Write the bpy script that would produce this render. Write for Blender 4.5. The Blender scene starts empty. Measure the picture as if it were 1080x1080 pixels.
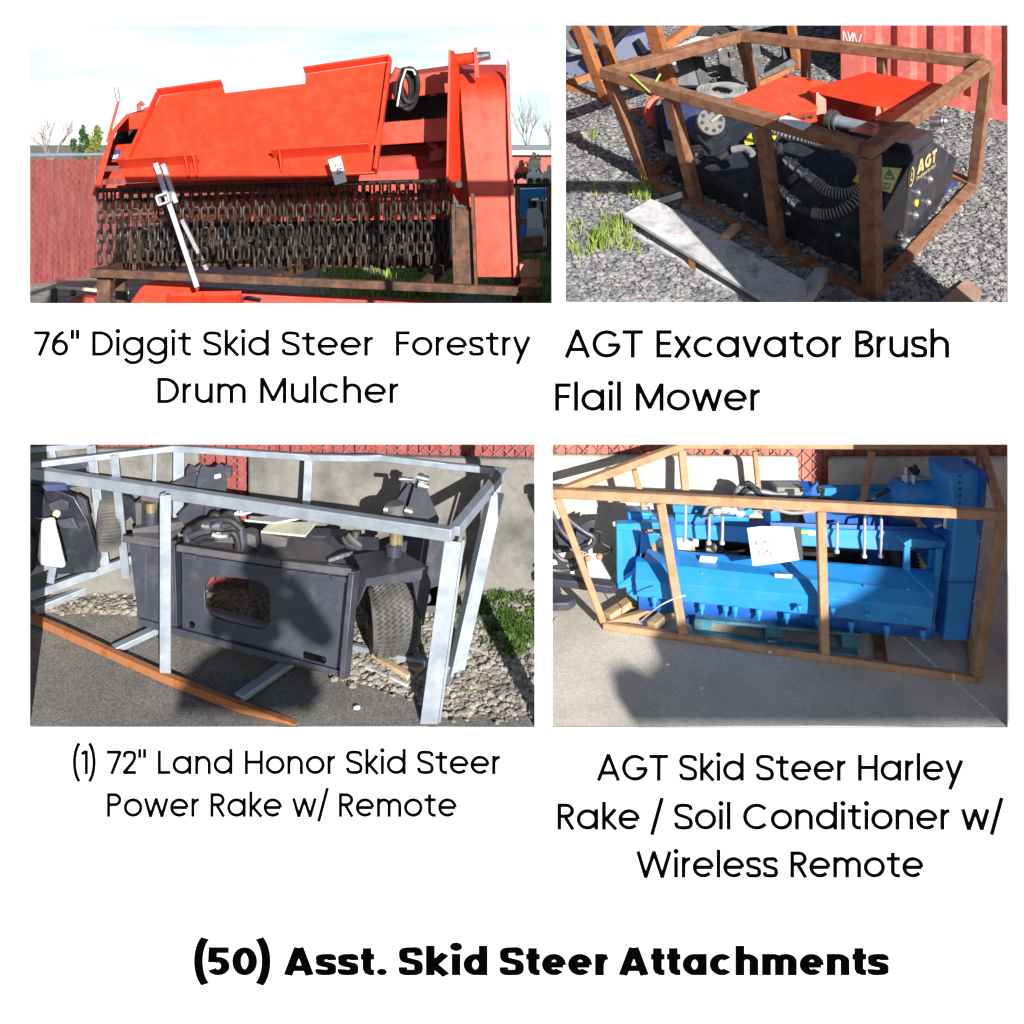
import bpy, bmesh, math, random
from mathutils import Vector as V, Matrix, noise
from mathutils.geometry import tessellate_polygon
random.seed(7)
S = bpy.context.scene
COL = S.collection
R = math.radians
PI = math.pi

# ------------------------------------------------------------------ camera
F = 1100.0            # focal length measured in photo pixels (1080 wide)
EYE = 2.8             # eye height above the lower yard
HOR = 150.0           # photo row of the horizon
BOARD = 5.0           # distance of the display board
cam = bpy.data.cameras.new('camera')
cam.sensor_width = 36.0
cam.lens = F / 1080.0 * 36.0
cam.shift_y = -(540.0 - HOR) / 1080.0
cam.clip_start = 0.05
cam.clip_end = 2000
camo = bpy.data.objects.new('camera', cam)
COL.objects.link(camo)
camo.location = (0, 0, EYE)
camo.rotation_euler = (R(90), 0, 0)
S.camera = camo

# ------------------------------------------------------------------ light
SUN_EL, SUN_AZ = R(14.7), R(20)       # elevation; azimuth to the right behind the camera
to_sun = V((math.sin(SUN_AZ) * math.cos(SUN_EL), -math.cos(SUN_AZ) * math.cos(SUN_EL), math.sin(SUN_EL)))
sun = bpy.data.lights.new('sun', 'SUN')
sun.energy = 5.0
sun.angle = R(0.45)
sun.color = (1.0, 0.965, 0.91)
suno = bpy.data.objects.new('sun', sun)
COL.objects.link(suno)
suno.rotation_euler = (-to_sun).to_track_quat('-Z', 'Y').to_euler()
suno.location = (4, -10, 12)

world = bpy.data.worlds.new('World')
S.world = world
world.use_nodes = True
wn, wl = world.node_tree.nodes, world.node_tree.links
wn.clear()
out = wn.new('ShaderNodeOutputWorld')
bg = wn.new('ShaderNodeBackground')
sky = wn.new('ShaderNodeTexSky')
sky.sky_type = 'NISHITA'
sky.sun_disc = False
sky.sun_elevation = SUN_EL
sky.sun_rotation = PI - SUN_AZ
sky.dust_density = 1.0
sky.ozone_density = 2.5
tc = wn.new('ShaderNodeTexCoord')
mp = wn.new('ShaderNodeMapping')
mp.inputs['Scale'].default_value = (1.6, 1.6, 9.0)
nz = wn.new('ShaderNodeTexNoise')
nz.inputs['Scale'].default_value = 2.6
nz.inputs['Detail'].default_value = 6
nz.inputs['Roughness'].default_value = 0.55
cr = wn.new('ShaderNodeValToRGB')
cr.color_ramp.elements[0].position = 0.38
cr.color_ramp.elements[0].color = (0, 0, 0, 1)
cr.color_ramp.elements[1].position = 0.56
cr.color_ramp.elements[1].color = (1, 1, 1, 1)
mx = wn.new('ShaderNodeMix')
mx.data_type = 'RGBA'
wl.new(tc.outputs['Generated'], mp.inputs['Vector'])
wl.new(mp.outputs['Vector'], nz.inputs['Vector'])
wl.new(nz.outputs['Fac'], cr.inputs['Fac'])
sx = wn.new('ShaderNodeSeparateXYZ')
wl.new(tc.outputs['Generated'], sx.inputs['Vector'])
low = wn.new('ShaderNodeMapRange')           # the haze thins out upwards
low.inputs['From Min'].default_value = 0.07
low.inputs['From Max'].default_value = 0.22
low.inputs['To Min'].default_value = 1.0
low.inputs['To Max'].default_value = 0.0
wl.new(sx.outputs['Z'], low.inputs['Value'])
hz = wn.new('ShaderNodeMix'); hz.data_type = 'RGBA'
hz.inputs['A'].default_value = (10.4, 13.0, 13.6, 1)      # pale blue between the clouds
hz.inputs['B'].default_value = (14.2, 14.5, 14.8, 1)     # sunlit haze and cloud low over the horizon
wl.new(cr.outputs['Color'], hz.inputs['Factor'])
wl.new(hz.outputs['Result'], mx.inputs['B'])
wl.new(low.outputs['Result'], mx.inputs['Factor'])
wl.new(sky.outputs['Color'], mx.inputs['A'])
wl.new(mx.outputs['Result'], bg.inputs['Color'])
bg.inputs['Strength'].default_value = 0.054
wl.new(bg.outputs['Background'], out.inputs['Surface'])

S.view_settings.view_transform = 'Standard'
S.view_settings.look = 'None'
S.view_settings.exposure = 0.62
S.view_settings.gamma = 1.0
S.render.film_transparent = False

# ------------------------------------------------------------------ helpers
def P(x, y, d):
    """A point of the yard: photo column and row at distance d along the view."""
    if callable(d):
        d = d(x, y)
    return V(((x - 540.0) / F * d, d, EYE - (y - HOR) / F * d))

def plane(a, b, c):
    """Distance field of the plane through three (x, y, distance) points."""
    m = Matrix(((a[0], a[1], 1), (b[0], b[1], 1), (c[0], c[1], 1)))
    s = m.inverted() @ V((1 / a[2], 1 / b[2], 1 / c[2]))
    return lambda x, y, k=1.0: k / (s[0] * x + s[1] * y + s[2])

def mul(f, k):
    return lambda x, y: f(x, y) * k

YARD_SLOPE = 0.18
def yard_z(d): return YARD_SLOPE * (d - BOARD)
def d_yard(x, y): return (EYE + YARD_SLOPE * BOARD) / ((y - HOR) / F + YARD_SLOPE)
BANK_D, BANK_Z, BANK_S = 7.2, 1.69, 0.53
def bank_z(d): return BANK_Z + BANK_S * (d - BANK_D)
def d_bank(x, y): return (EYE - BANK_Z + BANK_S * BANK_D) / ((y - HOR) / F + BANK_S)
TERR = 0.9
def d_terr(x, y): return (EYE - TERR) * F / (y - HOR)

class MB:
    def __init__(self):
        self.v, self.f = [], []
    def add(self, vs, fs):
        b = len(self.v)
        self.v += [V(p) for p in vs]
        self.f += [tuple(i + b for i in q) for q in fs]
        return self
    def prism(self, front, vec):
        n = len(front)
        front = [V(p) for p in front]
        back = [p + vec for p in front]
        fs = [tuple(range(n)), tuple(range(2 * n - 1, n - 1, -1))]
        for i in range(n):
            j = (i + 1) % n
            fs.append((i, i + n, j + n, j))
        return self.add(front + back, fs)
    def pp(self, pts, d, th=0.02, vec=None):
        """Plate with the outline pts on the distance field d, th thick away from the viewer."""
        fr = [P(p[0], p[1], p[2] if len(p) > 2 else d) for p in pts]
        if vec is None:
            n = V((0, 0, 0))
            for i in range(len(fr)):
                n += fr[i].cross(fr[(i + 1) % len(fr)])
            n.normalize()
            if n.y < 0: n = -n
            vec = n * th
        return self.prism(fr, V(vec))
    def pholes(self, outer, holes, d, th):
        loops = [[P(x, y, d) for x, y in outer]] + [[P(x, y, d) for x, y in h] for h in holes]
        n = V((0, 0, 0))
        for i in range(len(outer)):
            n += loops[0][i].cross(loops[0][(i + 1) % len(outer)])
        n.normalize()
        if n.y < 0: n = -n
        return self.loops_solid(loops, n * th)
    def loops_solid(self, loops, vec):
        allp = [p for l in loops for p in l]
        tri = tessellate_polygon(loops)
        k = len(allp)
        fs = [tuple(t) for t in tri] + [tuple(i + k for i in reversed(t)) for t in tri]
        b = 0
        for l in loops:
            m = len(l)
            for i in range(m):
                j = (i + 1) % m
                fs.append((b + i, b + i + k, b + j + k, b + j))
            b += m
        return self.add(allp + [p + vec for p in allp], fs)
    def bar(self, a, b, w, h=None, up=(0, 0, 1)):
        a, b = V(a), V(b)
        h = w if h is None else h
        t = (b - a).normalized()
        up = V(up)
        if abs(t.dot(up)) > 0.95: up = V((0, 1, 0))
        s = t.cross(up).normalized()
        u = s.cross(t).normalized()
        c = [s * (-w / 2) + u * (-h / 2), s * (w / 2) + u * (-h / 2), s * (w / 2) + u * (h / 2), s * (-w / 2) + u * (h / 2)]
        return self.add([a + q for q in c] + [b + q for q in c],
                        [(3, 2, 1, 0), (4, 5, 6, 7), (0, 1, 5, 4), (1, 2, 6, 5), (2, 3, 7, 6), (3, 0, 4, 7)])
    def channel(self, a, b, w, t=0.008, up=(0, 0, 1), flip=1):
        """Angle iron: two flat legs along a-b."""
        a, b = V(a), V(b)
        d = (b - a).normalized()
        up = V(up)
        if abs(d.dot(up)) > 0.95: up = V((0, 1, 0))
        s = d.cross(up).normalized() * flip
        u = s.cross(d).normalized() * flip
        self.bar(a, b, w, t, up)
        self.bar(a + s * (w / 2 - t / 2) - u * (w / 2 + t / 2 + 0.0015), b + s * (w / 2 - t / 2) - u * (w / 2 + t / 2 + 0.0015), t, w, up)
        return self
    def tube(self, pts, r, n=8, closed=False):
        pts = [V(p) for p in pts]
        m = len(pts)
        rs = r if isinstance(r, (list, tuple)) else [r] * m
        vs, fs = [], []
        prev = None
        for i, p in enumerate(pts):
            if closed:
                t = (pts[(i + 1) % m] - pts[i - 1]).normalized()
            else:
                t = (pts[min(i + 1, m - 1)] - pts[max(i - 1, 0)]).normalized()
            if prev is None:
                q = V((0, 0, 1)) if abs(t.z) < 0.9 else V((1, 0, 0))
                s = t.cross(q).normalized()
            else:
                s = (prev - t * prev.dot(t)).normalized()
            prev = s
            u = t.cross(s)
            for k in range(n):
                a = 2 * PI * k / n
                vs.append(p + (s * math.cos(a) + u * math.sin(a)) * rs[i])
        for i in range(m if closed else m - 1):
            for k in range(n):
                j = (i + 1) % m
                fs.append((i * n + k, i * n + (k + 1) % n, j * n + (k + 1) % n, j * n + k))
        if not closed:
            fs.append(tuple(range(n - 1, -1, -1)))
            fs.append(tuple((m - 1) * n + k for k in range(n)))
        return self.add(vs, fs)
    def cyl(self, a, b, r, r2=None, n=20):
        return self.tube([a, b], [r, r if r2 is None else r2], n)
    def lathe(self, c, axis, prof, n=32):
        """prof = [(offset along axis, radius)], closed solid of revolution."""
        c, t = V(c), V(axis).normalized()
        q = V((0, 0, 1)) if abs(t.z) < 0.9 else V((1, 0, 0))
        s = t.cross(q).normalized(); u = t.cross(s)
        m = len(prof); vs, fs = [], []
        for h, r in prof:
            for k in range(n):
                a = 2 * PI * k / n
                vs.append(c + t * h + (s * math.cos(a) + u * math.sin(a)) * r)
        for i in range(m - 1):
            for k in range(n):
                fs.append((i * n + k, i * n + (k + 1) % n, (i + 1) * n + (k + 1) % n, (i + 1) * n + k))
        fs.append(tuple(range(n - 1, -1, -1)))
        fs.append(tuple((m - 1) * n + k for k in range(n)))
        return self.add(vs, fs)
    def ball(self, c, r, n=10, sq=(1, 1, 1)):
        c = V(c); vs, fs = [], []
        m = n // 2
        for i in range(1, m):
            a = PI * i / m
            for k in range(n):
                b = 2 * PI * k / n
                vs.append(c + V((math.sin(a) * math.cos(b) * r * sq[0], math.sin(a) * math.sin(b) * r * sq[1], math.cos(a) * r * sq[2])))
        t = len(vs); vs += [c + V((0, 0, r * sq[2])), c - V((0, 0, r * sq[2]))]
        for i in range(m - 2):
            for k in range(n):
                fs.append((i * n + k, i * n + (k + 1) % n, (i + 1) * n + (k + 1) % n, (i + 1) * n + k))
        for k in range(n):
            fs.append((t, (k + 1) % n, k))
            fs.append((t + 1, (m - 2) * n + k, (m - 2) * n + (k + 1) % n))
        return self.add(vs, fs)
    def quad(self, a, b, c, d):
        return self.add([a, b, c, d], [(0, 1, 2, 3)])

def smooth_path(pts, k=6, closed=False):
    pts = [V(p) for p in pts]
    n = len(pts); o = []
    rng = range(n) if closed else range(n - 1)
    for i in rng:
        if closed:
            a, b, c, d = pts[i - 1], pts[i], pts[(i + 1) % n], pts[(i + 2) % n]
        else:
            a, b, c, d = pts[max(i - 1, 0)], pts[i], pts[i + 1], pts[min(i + 2, n - 1)]
        for j in range(k):
            t = j / k
            o.append(0.5 * ((2 * b) + (c - a) * t + (2 * a - 5 * b + 4 * c - d) * t * t + (3 * b - a - 3 * c + d) * t ** 3))
    if not closed: o.append(pts[-1])
    return o

def world_loc(o):
    p = V((0, 0, 0))
    while o:
        p += V(o.location); o = o.parent
    return p

def obj(name, mb, m, parent=None, bevel=0.0, smooth=35, recalc=True, label=None):
    me = bpy.data.meshes.new(name)
    if parent is not None:
        org = world_loc(parent)
    else:
        xs = [p.x for p in mb.v]; ys = [p.y for p in mb.v]; zs = [p.z for p in mb.v]
        org = V(((min(xs) + max(xs)) / 2, (min(ys) + max(ys)) / 2, min(zs)))
    me.from_pydata([p - org for p in mb.v], [], mb.f)
    if recalc:
        bm = bmesh.new(); bm.from_mesh(me)
        bmesh.ops.recalc_face_normals(bm, faces=bm.faces)
        bm.to_mesh(me); bm.free()
    if smooth:
        me.polygons.foreach_set('use_smooth', [True] * len(me.polygons))
        me.set_sharp_from_angle(angle=R(smooth))
    me.materials.append(m)
    o = bpy.data.objects.new(name, me)
    COL.objects.link(o)
    if parent is not None:
        o.parent = parent
    else:
        o.location = org
    if bevel:
        b = o.modifiers.new('bevel', 'BEVEL')
        b.width = bevel; b.segments = 2; b.limit_method = 'ANGLE'; b.angle_limit = R(40)
        b.harden_normals = False
    if label: o['label'] = label
    return o

def tag(o, label, cat, group=None):
    o['label'] = label; o['category'] = cat
    if group: o['group'] = group
    return o

def thing(name, label, cat, loc, group=None):
    o = bpy.data.objects.new(name, None)
    o.empty_display_size = 0.1
    COL.objects.link(o)
    o.location = V(loc)
    return tag(o, label, cat, group)

def setting(o, kind='structure'):
    o['kind'] = kind
    return o

# ------------------------------------------------------------------ materials
def new_mat(name):
    m = bpy.data.materials.new(name)
    m.use_nodes = True
    nt = m.node_tree
    return m, nt, nt.nodes, nt.links, nt.nodes['Principled BSDF']

def ramp(n, stops):
    r = n.new('ShaderNodeValToRGB')
    e = r.color_ramp.elements
    while len(e) < len(stops): e.new(0.5)
    for k, (p, c) in enumerate(stops):
        e[k].position = p
        e[k].color = (c[0], c[1], c[2], 1)
    return r

def mat(name, cols, scale=8, rough=0.5, metal=0.0, bump=0.0, bscale=60, detail=6, stretch=(1, 1, 1), spread=0.2, spec=0.5, coat=0.0, rvar=0.15, dist=0.01):
    """General noisy surface: cols = 2-4 colours spread over a noise."""
    m, nt, n, l, b = new_mat(name)
    t = n.new('ShaderNodeTexCoord')
    mp = n.new('ShaderNodeMapping'); mp.inputs['Scale'].default_value = stretch
    l.new(t.outputs['Object'], mp.inputs['Vector'])
    z = n.new('ShaderNodeTexNoise')
    z.inputs['Scale'].default_value = scale; z.inputs['Detail'].default_value = detail; z.inputs['Roughness'].default_value = 0.62
    l.new(mp.outputs['Vector'], z.inputs['Vector'])
    k = len(cols)
    lo, hi = 0.5 - spread, 0.5 + spread
    r = ramp(n, [(lo + (hi - lo) * i / max(k - 1, 1), c) for i, c in enumerate(cols)])
    l.new(z.outputs['Fac'], r.inputs['Fac'])
    l.new(r.outputs['Color'], b.inputs['Base Color'])
    mr = n.new('ShaderNodeMapRange')
    mr.inputs['From Min'].default_value = 0.3; mr.inputs['From Max'].default_value = 0.7
    mr.inputs['To Min'].default_value = max(0.03, rough - rvar); mr.inputs['To Max'].default_value = min(1, rough + rvar)
    l.new(z.outputs['Fac'], mr.inputs['Value'])
    l.new(mr.outputs['Result'], b.inputs['Roughness'])
    b.inputs['Metallic'].default_value = metal
    b.inputs['Specular IOR Level'].default_value = spec
    b.inputs['Coat Weight'].default_value = coat
    if bump:
        z2 = n.new('ShaderNodeTexNoise'); z2.inputs['Scale'].default_value = bscale; z2.inputs['Detail'].default_value = 4
        l.new(mp.outputs['Vector'], z2.inputs['Vector'])
        bp = n.new('ShaderNodeBump'); bp.inputs['Strength'].default_value = bump; bp.inputs['Distance'].default_value = dist
        l.new(z2.outputs['Fac'], bp.inputs['Height'])
        l.new(bp.outputs['Normal'], b.inputs['Normal'])
    return m

def paint(name, col, wear=(0.09, 0.05, 0.035), amount=0.34, rough=0.38, dust=(0.35, 0.3, 0.25), dustamt=0.12):
    """Sprayed paint with faded patches, dust and chipped spots."""
    m, nt, n, l, b = new_mat(name)
    t = n.new('ShaderNodeTexCoord')
    z = n.new('ShaderNodeTexNoise'); z.inputs['Scale'].default_value = 3.5; z.inputs['Detail'].default_value = 7
    l.new(t.outputs['Object'], z.inputs['Vector'])
    r = ramp(n, [(0.3, [c * 0.9 for c in col]), (0.52, col), (0.75, [min(1, c * 1.06 + 0.006) for c in col])])
    l.new(z.outputs['Fac'], r.inputs['Fac'])
    # dust
    z3 = n.new('ShaderNodeTexNoise'); z3.inputs['Scale'].default_value = 9; z3.inputs['Detail'].default_value = 8; z3.inputs['Roughness'].default_value = 0.7
    l.new(t.outputs['Object'], z3.inputs['Vector'])
    rd = ramp(n, [(0.5, (0, 0, 0)), (0.8, (dustamt * 2.2,) * 3)])
    l.new(z3.outputs['Fac'], rd.inputs['Fac'])
    md = n.new('ShaderNodeMix'); md.data_type = 'RGBA'
    md.inputs['B'].default_value = (*dust, 1)
    l.new(rd.outputs['Color'], md.inputs['Factor']); l.new(r.outputs['Color'], md.inputs['A'])
    # chips
    z2 = n.new('ShaderNodeTexNoise'); z2.inputs['Scale'].default_value = 38; z2.inputs['Detail'].default_value = 5; z2.inputs['Roughness'].default_value = 0.72
    l.new(t.outputs['Object'], z2.inputs['Vector'])
    rc = ramp(n, [(1 - amount - 0.0, (0, 0, 0)), (1 - amount + 0.03, (1, 1, 1))])
    l.new(z2.outputs['Fac'], rc.inputs['Fac'])
    mc = n.new('ShaderNodeMix'); mc.data_type = 'RGBA'
    mc.inputs['B'].default_value = (*wear, 1)
    l.new(rc.outputs['Color'], mc.inputs['Factor']); l.new(md.outputs['Result'], mc.inputs['A'])
    # fine scratches
    ms = n.new('ShaderNodeMapping'); ms.inputs['Scale'].default_value = (7, 7, 90); ms.inputs['Rotation'].default_value = (0.3, 0.5, 0.2)
    l.new(t.outputs['Object'], ms.inputs['Vector'])
    z5 = n.new('ShaderNodeTexNoise'); z5.inputs['Scale'].default_value = 1.0; z5.inputs['Detail'].default_value = 3
    l.new(ms.outputs['Vector'], z5.inputs['Vector'])
    rs = ramp(n, [(0.66, (0, 0, 0)), (0.72, (0.35, 0.35, 0.35))])
    l.new(z5.outputs['Fac'], rs.inputs['Fac'])
    me_ = n.new('ShaderNodeMix'); me_.data_type = 'RGBA'
    me_.inputs['B'].default_value = (*[min(1, c * 0.55 + 0.04) for c in col], 1)
    l.new(rs.outputs['Color'], me_.inputs['Factor']); l.new(mc.outputs['Result'], me_.inputs['A'])
    l.new(me_.outputs['Result'], b.inputs['Base Color'])
    mr = n.new('ShaderNodeMapRange')
    mr.inputs['From Min'].default_value = 0.3; mr.inputs['From Max'].default_value = 0.75
    mr.inputs['To Min'].default_value = max(0.05, rough - 0.12); mr.inputs['To Max'].default_value = rough + 0.2
    l.new(z3.outputs['Fac'], mr.inputs['Value']); l.new(mr.outputs['Result'], b.inputs['Roughness'])
    bp = n.new('ShaderNodeBump'); bp.inputs['Strength'].default_value = 0.12; bp.inputs['Distance'].default_value = 0.004
    l.new(z2.outputs['Fac'], bp.inputs['Height']); l.new(bp.outputs['Normal'], b.inputs['Normal'])
    return m

def ground_mat(name, cols, vscale=35, nscale=1.2, patch=None, bump=0.5, dist=0.02, rough=0.9):
    """Loose or aggregate surface: voronoi grains over broad patches."""
    m, nt, n, l, b = new_mat(name)
    t = n.new('ShaderNodeTexCoord')
    v = n.new('ShaderNodeTexVoronoi'); v.inputs['Scale'].default_value = vscale
    l.new(t.outputs['Object'], v.inputs['Vector'])
    sep = n.new('ShaderNodeSeparateColor'); l.new(v.outputs['Color'], sep.inputs['Color'])
    k = len(cols)
    r = ramp(n, [(i / (k - 1), c) for i, c in enumerate(cols)])
    l.new(sep.outputs[0], r.inputs['Fac'])
    z = n.new('ShaderNodeTexNoise'); z.inputs['Scale'].default_value = nscale; z.inputs['Detail'].default_value = 8; z.inputs['Roughness'].default_value = 0.65
    l.new(t.outputs['Object'], z.inputs['Vector'])
    mm = n.new('ShaderNodeMix'); mm.data_type = 'RGBA'; mm.blend_type = 'MULTIPLY'; mm.inputs['Factor'].default_value = 1
    rz = ramp(n, [(0.3, (0.66, 0.66, 0.68)), (0.7, (1.2, 1.17, 1.12))])
    l.new(z.outputs['Fac'], rz.inputs['Fac'])
    l.new(r.outputs['Color'], mm.inputs['A']); l.new(rz.outputs['Color'], mm.inputs['B'])
    last = mm.outputs['Result']
    if patch:
        z4 = n.new('ShaderNodeTexNoise'); z4.inputs['Scale'].default_value = patch[1]; z4.inputs['Detail'].default_value = 6
        l.new(t.outputs['Object'], z4.inputs['Vector'])
        rp = ramp(n, [(patch[2], (0, 0, 0)), (patch[2] + 0.12, (1, 1, 1))])
        l.new(z4.outputs['Fac'], rp.inputs['Fac'])
        mp_ = n.new('ShaderNodeMix'); mp_.data_type = 'RGBA'
        mp_.inputs['B'].default_value = (*patch[0], 1)
        l.new(rp.outputs['Color'], mp_.inputs['Factor']); l.new(last, mp_.inputs['A'])
        last = mp_.outputs['Result']
    l.new(last, b.inputs['Base Color'])
    b.inputs['Roughness'].default_value = rough
    b.inputs['Specular IOR Level'].default_value = 0.25
    bp = n.new('ShaderNodeBump'); bp.inputs['Strength'].default_value = bump; bp.inputs['Distance'].default_value = dist
    l.new(v.outputs['Distance'], bp.inputs['Height']); bp.invert = True
    bp2 = n.new('ShaderNodeBump'); bp2.inputs['Strength'].default_value = 0.4; bp2.inputs['Distance'].default_value = 0.03
    l.new(z.outputs['Fac'], bp2.inputs['Height']); l.new(bp.outputs['Normal'], bp2.inputs['Normal'])
    l.new(bp2.outputs['Normal'], b.inputs['Normal'])
    return m

M = {}
M['white_board'] = mat('white_board', [(0.86, 0.86, 0.86), (0.89, 0.89, 0.885)], scale=2, rough=0.6, spec=0.2)
M['black_vinyl'] = mat('black_vinyl', [(0.0006, 0.0006, 0.0006), (0.0008, 0.0008, 0.0008)], rough=1.0, spec=0.0, rvar=0.0)
M['red'] = paint('red_paint', (0.64, 0.046, 0.015), amount=0.27, dustamt=0.03)
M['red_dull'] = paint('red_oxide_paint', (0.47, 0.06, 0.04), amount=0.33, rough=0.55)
M['orange_red'] = paint('orange_red_paint', (0.72, 0.09, 0.035), amount=0.28)
M['blue'] = paint('blue_paint', (0.025, 0.3, 0.76), wear=(0.05, 0.06, 0.08), amount=0.26, rough=0.36, dustamt=0.07)
M['blue_deep'] = paint('deep_blue_paint', (0.012, 0.12, 0.48), wear=(0.05, 0.05, 0.07), amount=0.26, rough=0.4, dustamt=0.05)
M['black'] = paint('black_paint', (0.026, 0.03, 0.042), wear=(0.12, 0.09, 0.07), amount=0.31, rough=0.33, dust=(0.2, 0.19, 0.18), dustamt=0.16)
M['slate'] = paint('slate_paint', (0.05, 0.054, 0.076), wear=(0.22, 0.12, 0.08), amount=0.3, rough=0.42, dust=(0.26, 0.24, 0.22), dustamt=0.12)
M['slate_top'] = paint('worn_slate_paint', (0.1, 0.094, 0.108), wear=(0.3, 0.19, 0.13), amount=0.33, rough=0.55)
M['navy'] = paint('navy_paint', (0.04, 0.06, 0.16), amount=0.29, rough=0.4)
M['rust'] = mat('rusty_steel', [(0.14, 0.06, 0.035), (0.22, 0.1, 0.055), (0.3, 0.155, 0.09), (0.2, 0.1, 0.062)], scale=11, detail=14, rough=0.8, bump=0.25, bscale=90, spread=0.22, spec=0.3, dist=0.004)
M['rust_dark'] = mat('dark_rusty_steel', [(0.04, 0.024, 0.02), (0.11, 0.055, 0.035), (0.2, 0.1, 0.06)], scale=12, rough=0.75, bump=0.25, bscale=90, spec=0.35, dist=0.004)
M['rust_tan'] = mat('tan_rusty_steel', [(0.34, 0.18, 0.095), (0.44, 0.25, 0.135), (0.52, 0.32, 0.19), (0.38, 0.21, 0.115)], scale=11, detail=14, rough=0.75, bump=0.2, bscale=90, spread=0.24, spec=0.3, dist=0.004)
M['rust_orange'] = mat('orange_rusty_steel', [(0.26, 0.085, 0.03), (0.42, 0.16, 0.06), (0.33, 0.15, 0.08)], scale=14, rough=0.82, bump=0.2, bscale=90, spec=0.25, dist=0.004)
M['galv'] = mat('galvanised_steel', [(0.31, 0.36, 0.42), (0.36, 0.41, 0.47), (0.42, 0.46, 0.52)], scale=10, detail=14, rough=0.45, metal=0.35, bump=0.06, bscale=70, spread=0.2, dist=0.003)
M['steel'] = mat('bright_steel', [(0.55, 0.56, 0.58), (0.72, 0.73, 0.74)], scale=20, rough=0.28, metal=0.9)
M['steel_dull'] = mat('dull_steel', [(0.08, 0.08, 0.083), (0.16, 0.157, 0.155)], scale=16, rough=0.5, metal=0.5)
M['silver_paint'] = mat('silver_paint', [(0.4, 0.42, 0.47), (0.54, 0.56, 0.6)], scale=10, rough=0.45, metal=0.1)
M['chain'] = mat('chain_steel', [(0.01, 0.0095, 0.0095), (0.024, 0.021, 0.019), (0.07, 0.045, 0.03), (0.018, 0.016, 0.015)], scale=3, detail=10, rough=0.55, metal=0.3, spread=0.2)
M['rubber'] = mat('black_rubber', [(0.012, 0.012, 0.013), (0.03, 0.03, 0.031)], scale=12, rough=0.6, spec=0.4)
M['dark'] = mat('dark_steel', [(0.012, 0.012, 0.014), (0.035, 0.033, 0.034)], scale=10, rough=0.5, metal=0.2)
M['hose_grey'] = mat('grey_hose', [(0.2, 0.205, 0.21), (0.32, 0.32, 0.32)], scale=12, rough=0.5)
M['paper'] = mat('white_paper', [(0.74, 0.73, 0.72), (0.82, 0.82, 0.81)], scale=5, rough=0.8, bump=0.2, bscale=9, dist=0.02)
M['bag'] = mat('paper_sack', [(0.62, 0.54, 0.47), (0.8, 0.78, 0.76), (0.84, 0.84, 0.86)], scale=6, rough=0.8, bump=0.5, bscale=12, dist=0.02, stretch=(1, 1, 0.5))
M['ink'] = mat('black_ink', [(0.02, 0.02, 0.025), (0.03, 0.03, 0.035)], rough=0.7)
M['cream'] = mat('cream_plastic', [(0.62, 0.58, 0.44), (0.72, 0.68, 0.55)], scale=6, rough=0.55)
M['yellow'] = mat('yellow_label', [(0.78, 0.62, 0.03), (0.85, 0.7, 0.06)], scale=6, rough=0.5)
M['lime'] = mat('lime_cord', [(0.35, 0.7, 0.08), (0.45, 0.8, 0.12)], rough=0.6)
M['gold'] = mat('gold_lettering', [(0.55, 0.42, 0.17), (0.68, 0.54, 0.26)], scale=20, rough=0.5)
M['brass'] = mat('dull_brass', [(0.16, 0.13, 0.07), (0.32, 0.26, 0.15)], scale=14, rough=0.45, metal=0.4)
M['white_paint'] = mat('white_paint', [(0.72, 0.72, 0.72), (0.82, 0.82, 0.82)], scale=8, rough=0.5)
M['sticker_blue'] = mat('blue_sticker', [(0.02, 0.045, 0.14), (0.03, 0.07, 0.2)], rough=0.4)
M['wood_grey'] = mat('weathered_wood', [(0.26, 0.25, 0.25), (0.46, 0.455, 0.46), (0.6, 0.6, 0.61), (0.22, 0.2, 0.185)], scale=5, rough=0.85, bump=0.4, bscale=22, stretch=(1, 1, 1), spread=0.2)
M['wood'] = mat('raw_timber', [(0.4, 0.25, 0.13), (0.55, 0.38, 0.22), (0.66, 0.5, 0.32)], scale=6, rough=0.8, bump=0.3, bscale=26)
M['wood_pink'] = mat('reddish_timber', [(0.3, 0.18, 0.13), (0.42, 0.28, 0.22)], scale=6, rough=0.85, bump=0.3, bscale=26)
M['pallet_blue'] = mat('blue_pallet_wood', [(0.03, 0.11, 0.15), (0.05, 0.2, 0.28), (0.16, 0.26, 0.28)], scale=9, rough=0.8, bump=0.3, bscale=28)
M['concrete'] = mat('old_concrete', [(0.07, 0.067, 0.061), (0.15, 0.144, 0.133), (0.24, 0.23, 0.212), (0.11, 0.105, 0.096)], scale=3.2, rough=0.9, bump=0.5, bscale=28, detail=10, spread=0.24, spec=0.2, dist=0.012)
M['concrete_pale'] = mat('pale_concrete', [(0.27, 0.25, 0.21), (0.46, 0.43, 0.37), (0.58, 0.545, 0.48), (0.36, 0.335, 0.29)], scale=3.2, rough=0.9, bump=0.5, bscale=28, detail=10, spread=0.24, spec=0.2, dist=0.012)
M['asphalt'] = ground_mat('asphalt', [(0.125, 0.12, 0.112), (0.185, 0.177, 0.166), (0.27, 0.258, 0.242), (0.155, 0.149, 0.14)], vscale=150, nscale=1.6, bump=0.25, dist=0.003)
M['apron'] = ground_mat('sunlit_asphalt', [(0.48, 0.45, 0.4), (0.57, 0.535, 0.48), (0.64, 0.605, 0.55), (0.52, 0.485, 0.435)], vscale=160, nscale=1.3, bump=0.2, dist=0.002)  # asphalt colour raised to carry the glare of strongly lit ground
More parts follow.
